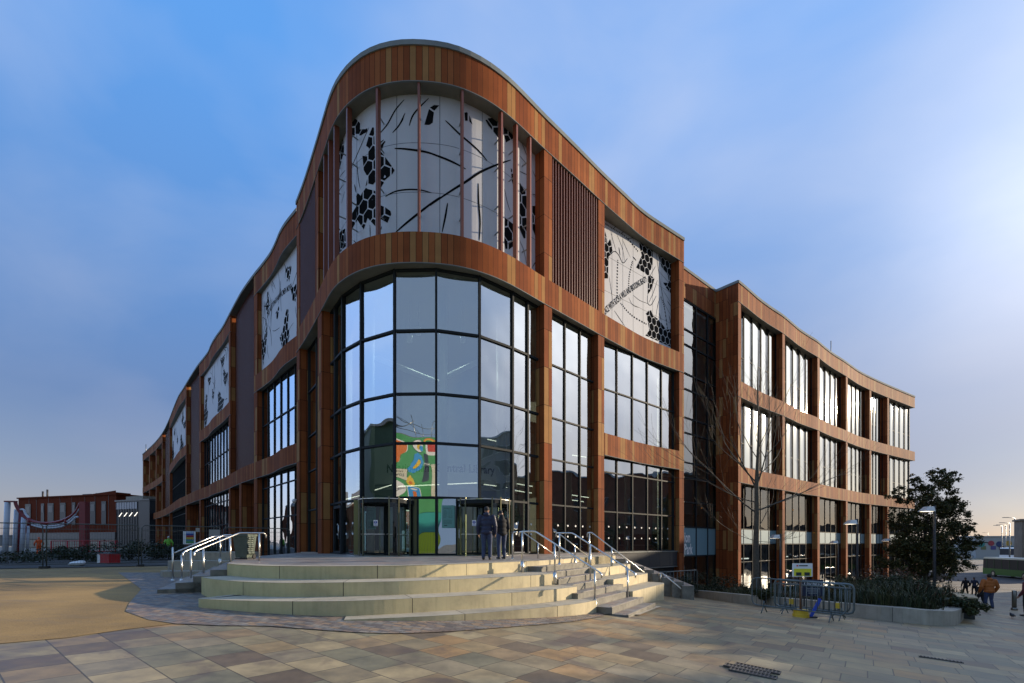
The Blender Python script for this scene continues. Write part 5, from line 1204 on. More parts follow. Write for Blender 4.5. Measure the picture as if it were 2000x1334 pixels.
def leaf(mb, p, s, m, rnd):
    a = Vector((rnd.gauss(0, 1), rnd.gauss(0, 1), rnd.gauss(0, 0.7))).normalized(); b = a.cross(Vector((rnd.gauss(0, 1), rnd.gauss(0, 1), rnd.gauss(0, 1)))).normalized()
    mb.face([p-a*s*0.6, p-b*s*0.33, p+a*s*0.6, p+b*s*0.33], m)
def grow(mb, p, d, r, l, depth, rnd, m, tips=None, spread=0.5, gnarl=0.12, minr=0.006, upb=0.12, seg=4):
    pts = [p.copy()]; rs = [r]; q = p.copy(); dd = d.normalized()
    for k in range(seg):
        dd = (dd+Vector((rnd.gauss(0, gnarl), rnd.gauss(0, gnarl), rnd.gauss(0, gnarl)+upb*0.4))).normalized(); q = q+dd*l/seg; pts.append(q.copy()); rs.append(max(minr, r*(1-0.5*(k+1)/seg)))
    mb.tube(pts, rs, m, 8 if r > 0.05 else (5 if r > 0.015 else 3), cap=False)
    if depth <= 0:
        if tips is not None: tips.append(q.copy())
        return
    nchild = 3 if depth > 1 else 3
    for c in range(nchild):
        t = rnd.uniform(0.35, 1.0) if c else 1.0
        i = min(seg, max(1, int(t*seg))); base = pts[i]; rr = rs[i]*(0.85 if c == 0 else 0.6)
        ax = Vector((rnd.gauss(0, 1), rnd.gauss(0, 1), rnd.gauss(0, 0.4))).normalized(); nd = (dd+ax*spread*(0.6 if c == 0 else 1.2)+Vector((0, 0, upb))).normalized()
        grow(mb, base, nd, max(minr, rr), l*rnd.uniform(0.6, 0.82), depth-1, rnd, m, tips, spread, gnarl, minr, upb, seg)
# bare street tree
rnd = random.Random(21)
p = at(1477, 1160, 21.5); g0 = gz(p.x, p.y)
bt = empty('bare_tree', 'bare young street tree with a slim straight trunk before the right wing', 'tree', (p.x, p.y, g0))
mb = MB(); H = EYE+(1060-660)/F*21.5-g0
tr = [Vector((0, 0, -0.2)), Vector((0.0, 0, 1.2)), Vector((-0.02, 0, 2.6)), Vector((0.03, 0, 4.2)), Vector((0.02, 0, 5.8)), Vector((0.1, 0, 7.6)), Vector((0.06, 0, H*0.82)), Vector((0.12, 0, H))]
mb.tube(tr, [0.18, 0.14, 0.13, 0.115, 0.09, 0.05, 0.028, 0.006], M['bark'], 12); mb.build('trunk', bt)
mb = MB(); specs = [(4.3, (-2.6, 0.5, 2.3), 0.06, 3.3), (4.4, (2.9, -0.3, 1.9), 0.055, 3.3), (3.6, (1.2, 0.8, 1.2), 0.035, 1.7), (5.4, (-1.0, 0.4, 2.4), 0.055, 2.8), (5.5, (0.9, -0.2, 2.4), 0.055, 2.8), (5.7, (-1.9, -0.6, 1.6), 0.045, 2.6),
        (6.0, (1.7, 0.5, 1.3), 0.04, 2.5), (6.9, (-0.8, 0.5, 1.8), 0.03, 2.0), (7.2, (0.8, -0.4, 1.6), 0.03, 1.9), (3.0, (-2.0, 0.2, 0.3), 0.022, 1.5), (3.0, (1.6, 0.2, -0.3), 0.02, 1.3), (7.9, (-0.5, -0.4, 1.2), 0.022, 1.4), (8.3, (0.4, 0.4, 1.2), 0.02, 1.3), (4.8, (-3.0, -0.3, 1.0), 0.04, 2.8)]
for z0, d_, r_, l_ in specs: grow(mb, Vector((0.02, 0, z0)), Vector(d_), r_*0.72, l_, 3, rnd, M['bark'], None, 0.42, 0.09, 0.0045, 0.12)
mb.build('branches', bt)
mb = MB(); 
for k in range(9): leaf(mb, Vector((rnd.uniform(-3, 2.6), rnd.uniform(-.5, .5), rnd.uniform(3, 9))), 0.09, M['ol'] if 'ol' in M else M.setdefault('ol', mat('orange_leaf', (0.75, 0.25, 0.02), 0.6)), rnd)
mb.build('last_leaves', bt)
# leafy tree at the right
def leafy(name, label, base, clumps, n_leaf, s, seed, ms, trunk_r=0.16, group=None):
    rnd = random.Random(seed); t = empty(name, label, 'tree', tuple(base), 0, group); mb = MB(); cz_ = sum(c[2] for c in clumps)/len(clumps)
    top = Vector((0, 0, cz_)); mb.tube([Vector((0, 0, -0.3)), Vector((0.05, 0, cz_*0.4)), top], [trunk_r, trunk_r*0.8, trunk_r*0.45], M['bark_d'], 10)
    for c in clumps:
        a = Vector((0, 0, min(c[2], cz_)*rnd.uniform(0.35, 0.7))); b = Vector(c[:3]); m_ = (a+b)/2+Vector((rnd.uniform(-.2, .2), rnd.uniform(-.2, .2), 0.1)); mb.tube([a, m_, b], [trunk_r*0.4, trunk_r*0.25, 0.015], M['bark_d'], 6)
    mb.build('trunk', t); mb = MB(); tot = sum(c[3]**2 for c in clumps)
    for c in clumps:
        nn = int(n_leaf*c[3]**2/tot); r = c[3]
        subs = [(Vector((rnd.gauss(0, 1), rnd.gauss(0, 1), rnd.gauss(0, 1))).normalized()*r*rnd.uniform(0.35, 1.12)) for _ in range(max(6, int(10+r*11)))]
        for k in range(nn):
            s_ = rnd.choice(subs); d_ = Vector((rnd.gauss(0, 1), rnd.gauss(0, 1), rnd.gauss(0, 0.8)))*r*0.125
            leaf(mb, Vector(c[:3])+s_+d_, s*rnd.uniform(0.6, 1.4), rnd.choice(ms), rnd)
    mb.build('crown', t); return t
D_ = 36.0; bp_ = at(1806, 1100, D_); base = Vector((bp_.x, D_, gz(bp_.x, D_)))
def cl(x, y, r, dy=0.0): q = at(x, y, D_); return (q.x-base.x, dy, q.z-base.z, r/F*D_)
leafy('leafy_tree', 'dark leafy tree with thinning autumn foliage at the end of the right wing', base,
      [cl(1820, 1070, 42), cl(1790, 1040, 40), cl(1845, 1035, 40), cl(1810, 985, 38), cl(1850, 985, 32), cl(1770, 1060, 32), cl(1760, 1015, 22), cl(1855, 945, 22), cl(1815, 945, 26), cl(1875, 1000, 22), cl(1880, 1050, 26),
       cl(1785, 965, 22, 1), cl(1765, 1090, 30), cl(1870, 1090, 30), cl(1740, 1100, 20), cl(1835, 1105, 30), cl(1790, 1110, 28), cl(1815, 1095, 34), cl(1893, 1030, 12), cl(1895, 1065, 14), cl(1835, 925, 10), cl(1868, 925, 9), cl(1748, 1075, 16), cl(1786, 935, 12)], 42000, 0.135, 5, [M['leaf'], M['leaf'], M['leaf'], M['leaf_y']])
p = at(1745, 1100, 50); b2_ = Vector((p.x, 50, gz(p.x, 50)))
# planting in the bed: shrubs and long grasses
from mathutils.geometry import tessellate_polygon
def in_poly(x, y, poly):
    c = False; n = len(poly)
    for i in range(n):
        a, b = poly[i], poly[(i+1) % n]
        if (a[1] > y) != (b[1] > y) and x < (b[0]-a[0])*(y-a[1])/(b[1]-a[1])+a[0]: c = not c
    return c
rnd = random.Random(9); mb = MB(); bed = [p for p in soil]; k = 0
bx0, bx1, by0, by1 = min(p[0] for p in bed), max(p[0] for p in bed), min(p[1] for p in bed), max(p[1] for p in bed)
while k < 1700:
    x, y = rnd.uniform(bx0, bx1), rnd.uniform(by0, by1)
    if not in_poly(x, y, bed) or y > 34: continue
    px = CX+F*x/y; dense = 1.0 if px > 1640 else (0.25 if px > 1560 else 0.35)
    if 1455 < px < 1500: dense *= 0.3
    if px > 1800: dense *= 0.35
    if rnd.random() > dense: continue
    k += 1; h = (rnd.uniform(0.5, 1.0) if px > 1640 else rnd.uniform(0.2, 0.5))*(0.6+0.8*noise.noise(Vector((x*0.5, y*0.5, 0)))+0.3); z = gz(x, y)+0.3
    m = rnd.choice([M['grass'], M['grass'], M['hedge'], M['leaf'], M['grass_r'] if noise.noise(Vector((x*.4, y*.4, 5))) > 0.1 else M['grass']])
    for j in range(12):
        a = rnd.uniform(0, 6.28); w = 0.012*rnd.uniform(0.7, 1.5); ln = rnd.uniform(0.15, 0.5)*h; b0 = Vector((x+rnd.gauss(0, .09), y+rnd.gauss(0, .09), z)); mid = b0+Vector((math.cos(a)*ln*0.4, math.sin(a)*ln*0.4, h*0.7)); tip = b0+Vector((math.cos(a)*ln, math.sin(a)*ln, h*rnd.uniform(0.8, 1.1)))
        s_ = Vector((-math.sin(a), math.cos(a), 0))*w; mb.face([b0-s_, b0+s_, mid+s_, mid-s_], m); mb.face([mid-s_, mid+s_, tip], m)
tag(mb.build('planting'), None, None, None, 'stuff')
def shrub(p, r, h, label, m, n=900, seed=1, grp=None, s=0.07):
    rnd = random.Random(seed); mb = MB()
    subs = [(rnd.gauss(0, .45)*r, rnd.gauss(0, .45)*r, rnd.uniform(0.15, 0.85)*h) for _ in range(12)]
    for k in range(n):
        c = rnd.choice(subs); leaf(mb, Vector((c[0]+rnd.gauss(0, .16)*r, c[1]+rnd.gauss(0, .16)*r, max(0.02, c[2]+rnd.gauss(0, .12)*h))), s*rnd.uniform(.6, 1.4), m, rnd)
    t = empty('shrub', label, 'shrub', tuple(p), 0, grp); mb.build('foliage', t); mb = MB()
    for c in subs[:6]: mb.tube([(0, 0, -0.1), (c[0]*0.5, c[1]*0.5, c[2]*0.5), c], [0.02, 0.012, 0.005], M['bark_d'], 4)
    mb.build('stem', t); return t
def bedp(x, y, D_): q = at(x, y, D_); return Vector((q.x, q.y, gz(q.x, q.y)+0.28))
GS = 'shrubs in the planting bed'
for i, (x, D_, r_, h_, mm, lb) in enumerate(((1400, 30, 1.5, 1.3, 'hedge', 'low dark shrub at the foot of the terracotta side wall'), (1345, 29.5, 1.0, 1.0, 'hedge', 'small dark shrub beside the guard rail'), (1700, 20.0, 1.3, 1.15, 'leaf', 'dark shrub just right of the crowd barriers'),
      (1765, 18.5, 1.4, 1.05, 'hedge', 'broad dark shrub behind the middle of the low wall'), (1800, 16.6, 1.0, 0.75, 'hedge', 'low dark shrub near the rounded end of the planter'), (1740, 24.0, 1.6, 1.5, 'grass_r', 'reddish bushy shrub behind the dark ones'),
      (1868, 16.2, 0.5, 0.45, 'grass', 'small grassy shrub by the short bench'), (1893, 15.6, 0.42, 0.5, 'leaf', 'green tuft spilling round the end of the wall'), (1655, 21.0, 1.0, 1.0, 'leaf_y', 'yellowing shrub seen through the crowd barriers'), (1495, 20.0, 0.5, 0.5, 'leaf', 'small green shrub at the bare tree foot'))):
    shrub(bedp(x, 1150, D_), r_, h_, lb, M[mm], 1500, 30+i, GS, 0.085)
# ---------------------------------------------------------------- people
def remeshed(mb, name, voxel, parent, smooth_it=4):
    o = mb.build(name); m = o.modifiers.new('r', 'REMESH'); m.mode = 'VOXEL'; m.voxel_size = voxel; m.use_smooth_shade = True
    s = o.modifiers.new('s', 'SMOOTH'); s.factor = 0.5; s.iterations = smooth_it
    dg = bpy.context.evaluated_depsgraph_get(); me = bpy.data.meshes.new_from_object(o.evaluated_get(dg)); o.modifiers.clear(); old = o.data; o.data = me; me.name = name
    bpy.data.meshes.remove(old)
    if not me.materials: me.materials.append(mb.mats[0])
    for p in me.polygons: p.use_smooth = True
    if parent: o.parent = parent
    return o
SKIN = mat('skin', (0.36, 0.20, 0.13), 0.55); M['shoe'] = mat('shoe', (0.03, 0.025, 0.02), 0.5); M['jeans'] = mat('jeans', (0.035, 0.05, 0.10), 0.8, var=0.25, vscale=14)
def limb(mb, pts, rs, m, n=7):
    mb.tube(pts, rs, m, 12)
    for p, r in zip(pts, rs): mb.ball(p, r*0.99, m, 12, 8)
def person(label, loc, face, H, jacket, trousers, hat=None, hood=False, stride=0.0, arm=0.10, head_down=0.0, look=0.0, vox=0.016, group=None, bulk=1.0, long_=0.0, hair=None, bag=None, elbow=0.05):
    k = H/1.78
    t = empty('person', label, 'person', tuple(loc), face, group); V = lambda x, y, z: Vector((x*k, y*k, z*k))
    hipL, hipR = V(-0.095, 0, 0.92), V(0.095, 0, 0.92)
    fy = stride; anL, anR = V(-0.11, fy, 0.09), V(0.11, -fy*0.9, 0.09+(0.05 if stride else 0)); knL, knR = V(-0.105, fy*0.55+0.03, 0.50), V(0.105, -fy*0.35+0.05, 0.50)
    shL, shR = V(-0.19*bulk, 0, 1.44), V(0.19*bulk, 0, 1.44)
    elL, elR = V(-0.24*bulk-arm, -0.03-fy*0.25, 1.14), V(0.24*bulk+arm, -0.03+fy*0.25, 1.14)
    wrL, wrR = V(-0.24*bulk-arm*0.8, 0.07+elbow-fy*0.4, 0.89), V(0.24*bulk+arm*0.8, 0.07+elbow+fy*0.4, 0.89)
    b = MB(); sk = SKIN; hc = V(0, 0.03+head_down*0.07, 1.665-head_down*0.03)
    rotm = Matrix.Rotation(look, 3, 'Z') @ Matrix.Rotation(-head_down*0.5, 3, 'X')
    b.ball(hc, (0.076*k, 0.095*k, 0.118*k), sk, 16, 12, rotm)
    for dx, dy, dz, r in ((0, 0.098, -0.015, 0.017), (0, 0.075, -0.075, 0.034), (-0.078, 0.0, -0.01, 0.020), (0.078, 0.0, -0.01, 0.020), (0, 0.085, -0.055, 0.02)):
        p = hc+rotm @ V(dx, dy, dz); b.ball(p, r*k, sk, 8, 6)
    limb(b, [V(0, 0.0, 1.40), hc-V(0, 0.01, 0.06)], [0.062*k, 0.055*k], sk)
    b.ball(V(0, 0, 1.25), (0.16*k, 0.10*k, 0.22*k), sk, 14, 10); b.ball(V(0, 0, 0.98), (0.15*k, 0.10*k, 0.14*k), sk, 14, 10)
    for s_, e_, w_ in ((shL, elL, wrL), (shR, elR, wrR)):
        limb(b, [s_, e_, w_], [0.048*k, 0.038*k, 0.028*k], sk)
        sd_ = 1 if s_.x < 0 else -1; d = (w_-e_).normalized(); pm = w_+d*0.05*k; b.ball(pm, (0.022*k, 0.040*k, 0.05*k), sk, 10, 8)
        for q, (oy, ln) in enumerate(((0.030, .062), (0.011, .072), (-0.009, .068), (-0.028, .052))):
            a0 = pm+d*0.03*k+Vector((0, oy*k, 0)); a1 = a0+d*ln*0.55*k+Vector((sd_*0.006*k, 0, 0)); a2 = a1+d*ln*0.45*k+Vector((sd_*0.018*k, 0, 0)); limb(b, [a0, a1, a2], [0.0095*k, 0.009*k, 0.0075*k], sk)
        a0 = w_+d*0.03*k+Vector((0, 0.03*k, 0)); limb(b, [a0, a0+d*0.035*k+Vector((sd_*0.01*k, 0.028*k, 0)), a0+d*0.065*k+Vector((sd_*0.015*k, 0.034*k, 0))], [0.012*k, 0.010*k, 0.008*k], sk)
    for h_, n_, a_ in ((hipL, knL, anL), (hipR, knR, anR)):
        limb(b, [h_, n_, a_], [0.075*k, 0.05*k, 0.036*k], sk); limb(b, [a_, a_+V(0, 0.10, -0.045)], [0.04*k, 0.03*k], sk)
    remeshed(b, 'body', vox*0.75, t, 2)
    c = MB()
    for h_, n_, a_ in ((hipL, knL, anL), (hipR, knR, anR)): limb(c, [h_, (h_+n_)/2, n_, (n_+a_)/2, a_+V(0, 0, 0.01)], [0.105*k, 0.092*k, 0.072*k, 0.068*k, 0.062*k], trousers)
    c.ball(V(0, -0.01, 0.95), (0.165*k, 0.12*k, 0.13*k), trousers, 14, 10); remeshed(c, 'trousers', vox, t)
    j = MB(); B_ = bulk
    for x, y, z, rx, ry, rz in ((0, 0, 1.36, .185, .125, .13), (0, 0, 1.22, .185, .135, .18), (0, 0, 1.05, .180, .135, .15), (0, -0.005, 0.93-long_*0.5, .188, .145, .11+long_*0.5)): j.ball(V(x, y, z), (rx*k*B_, ry*k*B_, rz*k), jacket, 18, 12)
    for s_, e_, w_ in ((shL, elL, wrL), (shR, elR, wrR)): limb(j, [s_, (s_+e_)/2, e_, (e_+w_)/2, w_], [0.082*k*B_, 0.077*k*B_, 0.068*k*B_, 0.062*k*B_, 0.05*k*B_], jacket)
    limb(j, [V(0, -0.005, 1.42), V(0, 0.0, 1.54)], [0.11*k, 0.082*k], jacket)
    if hood: j.ball(V(0, -0.07, 1.52), (0.115*k, 0.085*k, 0.075*k), jacket, 14, 10)
    remeshed(j, 'jacket', vox, t, 5)
    if hat:
        h_ = MB(); hp = hc+rotm @ V(0, -0.008, 0.038); h_.ball(hp, (0.088*k, 0.105*k, 0.098*k), hat, 16, 12, rotm); h_.ball(hp+V(0, 0, 0.0), (0.091*k, 0.108*k, 0.035*k), hat, 16, 8, rotm); remeshed(h_, 'beanie', vox*0.8, t, 2)
    if hair:
        h_ = MB(); hp = hc+rotm @ V(0, -0.025, 0.02); h_.ball(hp, (0.087*k, 0.092*k, 0.112*k), hair, 16, 12, rotm); remeshed(h_, 'hair', vox*0.8, t, 2)
    for a_ in (anL, anR):
        s_ = MB(); s_.ball(a_+V(0, -0.0, -0.03), (0.052*k, 0.07*k, 0.058*k), M['shoe'], 12, 8); s_.ball(a_+V(0, 0.11, -0.048), (0.050*k, 0.11*k, 0.038*k), M['shoe'], 12, 8); remeshed(s_, 'shoe', vox*0.7, t, 2)
    if bag:
        s_ = MB(); p = (wrR if bag > 0 else wrL); s_.box((p.x, p.y, p.z-0.32*k), (0.12, 0.32, 0.36), M['dark']); s_.tube([p+V(0, -0.1, -0.15), p+V(0, 0, -0.03), p+V(0, 0.1, -0.15)], 0.008, M['dark'], 6); 
        o = s_.build('carrier_bag'); o.location = tuple(loc); o.rotation_euler = (0, 0, face); tag(o, 'dark bag carried in a walker’s hand', 'bag')
    return t
navy = mat('navy_quilt', (0.012, 0.016, 0.045), 0.6, var=0.3, vscale=9, bump=0.6); blk_ = mat('black_wool', (0.008, 0.008, 0.010), 0.85); hatm = mat('beanie_wool', (0.025, 0.024, 0.026), 0.9); orange = mat('ochre_coat', (0.36, 0.10, 0.012), 0.7, var=0.2, vscale=7, bump=0.4)
p = at(950.5, 1094, 15.1); person('man in a navy hooded jacket and blue trousers facing the right revolving door', (p.x, p.y, 0.006), R(-4), 1.74, navy, M['jeans'], hat=hatm, hood=True, arm=0.02, look=R(-18), bulk=1.12, elbow=0.0)
p = at(980, 1092, 15.9); person('man in a black coat and dark beanie looking down beside the navy jacket', (p.x, p.y, 0.006), R(28), 1.70, blk_, M['jeans'], hat=hatm, arm=0.0, head_down=1.0, look=R(25), bulk=1.05, elbow=0.10)
def walker(px, py, H, lbl, jk, tr, face=0.0, **kw):
    q = gpt(px, py); return person(lbl, tuple(q), face, H, jk, tr, vox=0.022, **kw)
walker(1932, 1191, 1.66, 'walker in an ochre orange hooded coat seen from behind on the right pavement', orange, M['jeans'], R(-12), hood=True, arm=0.06, bulk=1.22, stride=0.06, hair=mat('hair_dark', (0.02, 0.015, 0.012), 0.8))
walker(1915, 1184, 1.72, 'dark-clothed walker just left of the orange coat', blk_, mat('black_cloth', (0.01, 0.01, 0.012), 0.9), R(-10), stride=0.26, hair=mat('hair_grey', (0.2, 0.19, 0.18), 0.8))
walker(1886, 1163, 1.74, 'walker in black, left one of the pair beyond the orange coat', blk_, blk_, R(-15), stride=0.15, hat=hatm)
walker(1903, 1162, 1.72, 'walker in dark blue, right one of the pair beyond the orange coat', navy, blk_, R(-15), stride=0.12, hat=hatm)
walker(1856, 1139, 1.72, 'small dark figure crossing the street behind the benches', blk_, blk_, R(70), stride=0.22, hat=hatm)
walker(1842, 1137, 1.75, 'small dark figure nearest the leafy tree trunk', blk_, blk_, R(-30), stride=0.10, hat=hatm)
q = at(2001, 1150, 19); person('walker in a maroon coat cut by the right edge of the picture', (q.x+0.12, q.y, gz(q.x, q.y)), R(20), 1.7, mat('maroon_coat', (0.10, 0.015, 0.02), 0.8), blk_, hat=hatm, vox=0.022)
hiv = mat('hi_vis_orange', (0.75, 0.10, 0.01), 0.6); hig = mat('hi_vis_lime', (0.22, 0.62, 0.06), 0.6)
q = at(76, 1090, 46); person('site worker in bright orange overalls behind the mesh fence', (q.x, q.y, gz(q.x, q.y)), R(60), 1.72, hiv, hiv, hat=hiv, vox=0.024)
q = at(329, 1080, 42); person('site worker in a lime hi-vis vest near the left facade', (q.x, q.y, gz(q.x, q.y)), R(40), 1.75, hig, blk_, hat=mat('helmet_white', (0.7, 0.7, 0.7), 0.4), vox=0.024)
# pigeon
p = gpt(1977, 1208); t = empty('pigeon', 'small grey pigeon on the slabs below the bollard', 'bird', tuple(p), R(20)); mb = MB(); pg = mat('pigeon_grey', (0.06, 0.065, 0.08), 0.6)
mb.ball((0, 0, 0.13), (0.13, 0.062, 0.065), pg, 14, 10, Matrix.Rotation(R(18), 3, 'Y')); mb.ball((-0.11, 0, 0.20), (0.035, 0.03, 0.035), pg, 10, 8); mb.tube([(-0.08, 0, 0.15), (-0.11, 0, 0.20)], [0.045, 0.028], pg, 10)
mb.tube([(0.09, 0, 0.11), (0.22, 0, 0.075)], [0.035, 0.02], pg, 8); mb.tube([(-0.14, 0, 0.20), (-0.165, 0, 0.195)], [0.009, 0.002], pg, 6); remeshed(mb, 'body', 0.008, t, 2)
mb = MB()
for y in (-0.02, 0.02): mb.tube([(0, y, 0.09), (0.0, y, 0.0), (-0.03, y, 0.0)], 0.005, mat('pink_leg', (0.4, 0.1, 0.08), 0.6), 5)
mb.build('leg', t)

# ---------------------------------------------------------------- vehicles
def extr(mb, prof, y0, y1, m):
    """side profile (x, z) extruded across y"""
    n = len(prof); a = [(p[0], y0, p[1]) for p in prof]; b = [(p[0], y1, p[1]) for p in prof]
    for i in range(n): j = (i+1) % n; mb.face([a[i], a[j], b[j], b[i]], m)
    mb.face(a[::-1], m); mb.face(b, m)
def wheel(t, x, y, r, w=0.22):
    mb = MB(); mb.tube([(x, y-w/2, r), (x, y+w/2, r)], r, M['dark'], 20); wo_ = mb.build('wheel', t); mb = MB(); mb.tube([(x, y-w/2-0.005, r), (x, y+w/2+0.005, r)], r*0.55, M['steel'], 14); mb.build('rim', wo_)
def bus(label, loc, rz, cols, Ln=11.0, H=2.95, W=2.5):
    t = empty('bus', label, 'bus', tuple(loc), rz); lo, up_, roof = cols; mb = MB()
    extr(mb, [(0, 0.32), (Ln, 0.32), (Ln, 1.25), (0, 1.25)], -W/2, W/2, lo); mb.build('lower_body', t)
    mb = MB(); extr(mb, [(0.02, 1.25), (Ln-0.02, 1.25), (Ln-0.18, H-0.25), (0.1, H-0.25)], -W/2+0.02, W/2-0.02, M['dark']); mb.build('window_band', t)
    mb = MB(); extr(mb, [(0.08, H-0.25), (Ln-0.15, H-0.25), (Ln-0.35, H), (0.25, H)], -W/2+0.01, W/2-0.01, roof); mb.build('roof', t)
    for k in range(7):
        x = 0.9+k*(Ln-1.6)/6
        for s_ in (-1, 1): mb = MB(); mb.box((x, s_*(W/2-0.01), 1.95), (0.09, 0.03, 1.4), up_); mb.build('window_pillar', t)
    for x in (2.3, Ln-2.6):
        for s_ in (-1, 1): wheel(t, x, s_*(W/2-0.12), 0.48, 0.28)
    for s_ in (-1, 1):
        mb = MB(); mb.box((Ln, s_*0.95, 0.7), (0.06, 0.3, 0.16), M['white']); mb.build('headlight', t)
    return t
g_lo = mat('bus_green', (0.03, 0.13, 0.015), 0.35); g_up = mat('bus_dark_green', (0.01, 0.06, 0.02), 0.3); g_rf = mat('bus_roof', (0.55, 0.62, 0.58), 0.4)
q = at(1924, 1130, 72); ang = math.atan2(-10.6, -3.2)
bus('green single-decker bus with a pale roof on the street at the right', (q.x+1.2, q.y, gz(q.x, q.y)), ang, (g_lo, g_up, g_rf))
q = at(1998, 1100, 112); bus('white coach with a wide dark windscreen beyond the green bus', (q.x, q.y, gz(q.x, q.y)+1.0), R(200), (M['white'], M['white'], M['white']), 7.0, 3.0)
def car(label, loc, rz, paint, grp='parked cars'):
    t = empty('car', label, 'car', tuple(loc), rz, grp); mb = MB()
    prof = [(0, 0.35), (0.05, 0.72), (0.9, 0.86), (1.25, 0.92), (3.4, 0.95), (4.05, 0.90), (4.2, 0.6), (4.15, 0.3), (0.1, 0.28)]
    extr(mb, prof[::-1], -0.86, 0.86, paint)
    mb.face([(1.75, -0.62, 1.45), (3.0, -0.62, 1.45), (3.0, 0.62, 1.45), (1.75, 0.62, 1.45)], paint); mb.build('body', t)
    mb = MB(); b = [(1.05, -0.80, 0.90), (3.75, -0.80, 0.93), (3.75, 0.80, 0.93), (1.05, 0.80, 0.90)]; a = [(1.75, -0.62, 1.44), (3.0, -0.62, 1.44), (3.0, 0.62, 1.44), (1.75, 0.62, 1.44)]
    for k in range(4): k2 = (k+1) % 4; mb.face([b[k], b[k2], a[k2], a[k]], M['plinth'])
    mb.build('windows', t)
    for x in (0.8, 3.35):
        for s_ in (-1, 1): wheel(t, x, s_*0.78, 0.31, 0.2)
    for s_ in (-1, 1): mb = MB(); mb.box((0.02, s_*0.62, 0.66), (0.06, 0.28, 0.12), M['white']); mb.build('headlight', t)
    return t
silver = mat('car_silver', (0.45, 0.46, 0.48), 0.25, 0.7)
for x, y, D_, rz, lb, pt in ((1736, 1140, 52, 0.3, 'silver car parked beyond the planting, roof just showing', silver), (1786, 1140, 60, 0.2, 'dark car parked behind the leafy tree', M['plinth']), (1838, 1100, 95, 0.5, 'pale car waiting far up the street', silver),
      (1868, 1093, 120, 2.2, 'small white car on the road beside the bus', M['white']), (1900, 1085, 150, 2.2, 'silver car furthest away on the road', silver)):
    q = at(x, y, D_); car(lb, (q.x, q.y, gz(q.x, q.y)), rz, pt)

# ---------------------------------------------------------------- construction site on the left
FG = 'mesh fence panels along the building site'
fp = [(-24.6, 19.2), (-21.2, 20.9), (-18.4, 22.8), (-15.9, 25.3), (-13.1, 27.3)]
M['fence'] = mat('fence_wire', (0.085, 0.09, 0.08), 0.6, 0.2)
lb = ['leftmost mesh fence panel, cut by the picture edge', 'mesh fence panel in front of the red and white steel arch', 'mesh fence panel in front of the red crate', 'mesh fence panel nearest the library facade']
for i in range(4):
    a, b = Vector(fp[i]), Vector(fp[i+1]); d = (b-a); Ln = d.length-0.12; rz = math.atan2(d.y, d.x); z0 = gz(*a); sl = (gz(*b)-z0)/d.length
    t = empty('mesh_fence', lb[i], 'fence', (a.x+d.x/d.length*0.06, a.y+d.y/d.length*0.06, z0), rz, FG); H = 2.05; mb = MB(); P = lambda x, z: (x, 0, z+sl*x)
    mb.tube([P(0, 0.1), P(0, H-0.12), P(0.12, H), P(Ln-0.12, H), P(Ln, H-0.12), P(Ln, 0.1)], 0.024, M['fence'], 8); mb.tube([P(0, 0.2), P(Ln, 0.2)], 0.018, M['fence'], 6); mb.tube([P(0, H-0.25), P(Ln, H-0.25)], 0.010, M['fence'], 5); mb.build('frame', t)
    mb = MB()
    for k in range(int(Ln/0.10)): mb.tube([P(0.05+k*0.10, 0.2), P(0.05+k*0.10, H)], 0.0042, M['fence'], 3, cap=False)
    for k in range(7): mb.tube([P(0, 0.35+k*0.25), P(Ln, 0.35+k*0.25)], 0.0042, M['fence'], 3, cap=False)
    mb.build('wire_mesh', t); mb = MB(); mb.box((-0.06, 0, 0.06+sl*0), (0.26, 0.62, 0.13), M['dark']); mb.build('foot_block', t)
sheet('site_ground', [(-60, 18), (-40, 12), (-24.8, 19.3), (-21.2, 21.1), (-18.4, 23.0), (-15.9, 25.5), (-13.4, 27.5), (-16, 31), (-24, 40), (-45, 62), (-95, 60)], mat('site_soil', (0.05, 0.045, 0.038), 0.95, var=0.4, bump=0.6), 0.03)
# hedge and small things behind the fence
HG = 'dark shrubs behind the mesh fence'
for i, (x, D_, r_, h_, lb_) in enumerate(((165, 28, 1.3, 1.1, 'dark shrub left of the red crate behind the fence'), (250, 30, 1.8, 1.3, 'dark shrub right of the red crate behind the fence'), (300, 31, 1.5, 1.2, 'dark shrub in the middle of the hedge by the left facade'), (345, 31, 1.4, 1.0, 'dark shrub behind the left stair rails'), (120, 31, 1.2, 0.9, 'low dark shrub below the red railing'), (390, 33, 1.4, 0.9, 'low dark shrub under the coloured poster'), (20, 26, 2.2, 0.7, 'low mound of dark growth at the left edge'))):
    q = at(x, 1090, D_); shrub((q.x, q.y, gz(q.x, q.y)), r_, h_, lb_, M['hedge'], 1500, 60+i, HG, 0.11)
t = empty('red_crate', 'red box crate with a white side standing behind the mesh fence', 'crate', tuple(at(212, 1000, 25.5).xy)+(gz(-22, 25.5),), R(-12)); mb = MB(); red = mat('red_paint', (0.38, 0.012, 0.015), 0.5, var=0.15); mb.box((0.12, 0, 0.30), (0.62, 0.6, 0.52), red)
for z_ in (0.06, 0.54): mb.box((0.12, -0.30, z_), (0.66, 0.05, 0.05), red)
mb.build('front', t); mb = MB(); mb.box((-0.31, 0, 0.30), (0.22, 0.56, 0.50), M['white']); mb.build('side', t); mb = MB(); mb.box((0, 0, 0.585), (0.9, 0.62, 0.04), M['plinth']); mb.build('lid', t)
q = at(151, 1100, 23.0); mb = MB(); mb.ball((0, 0, 0.10), (0.38, 0.25, 0.13), M['white']); mb.ball((0.15, 0.05, 0.16), (0.20, 0.18, 0.11), M['white']); mb.ball((-0.25, 0, 0.07), (0.2, 0.16, 0.08), M['white'])
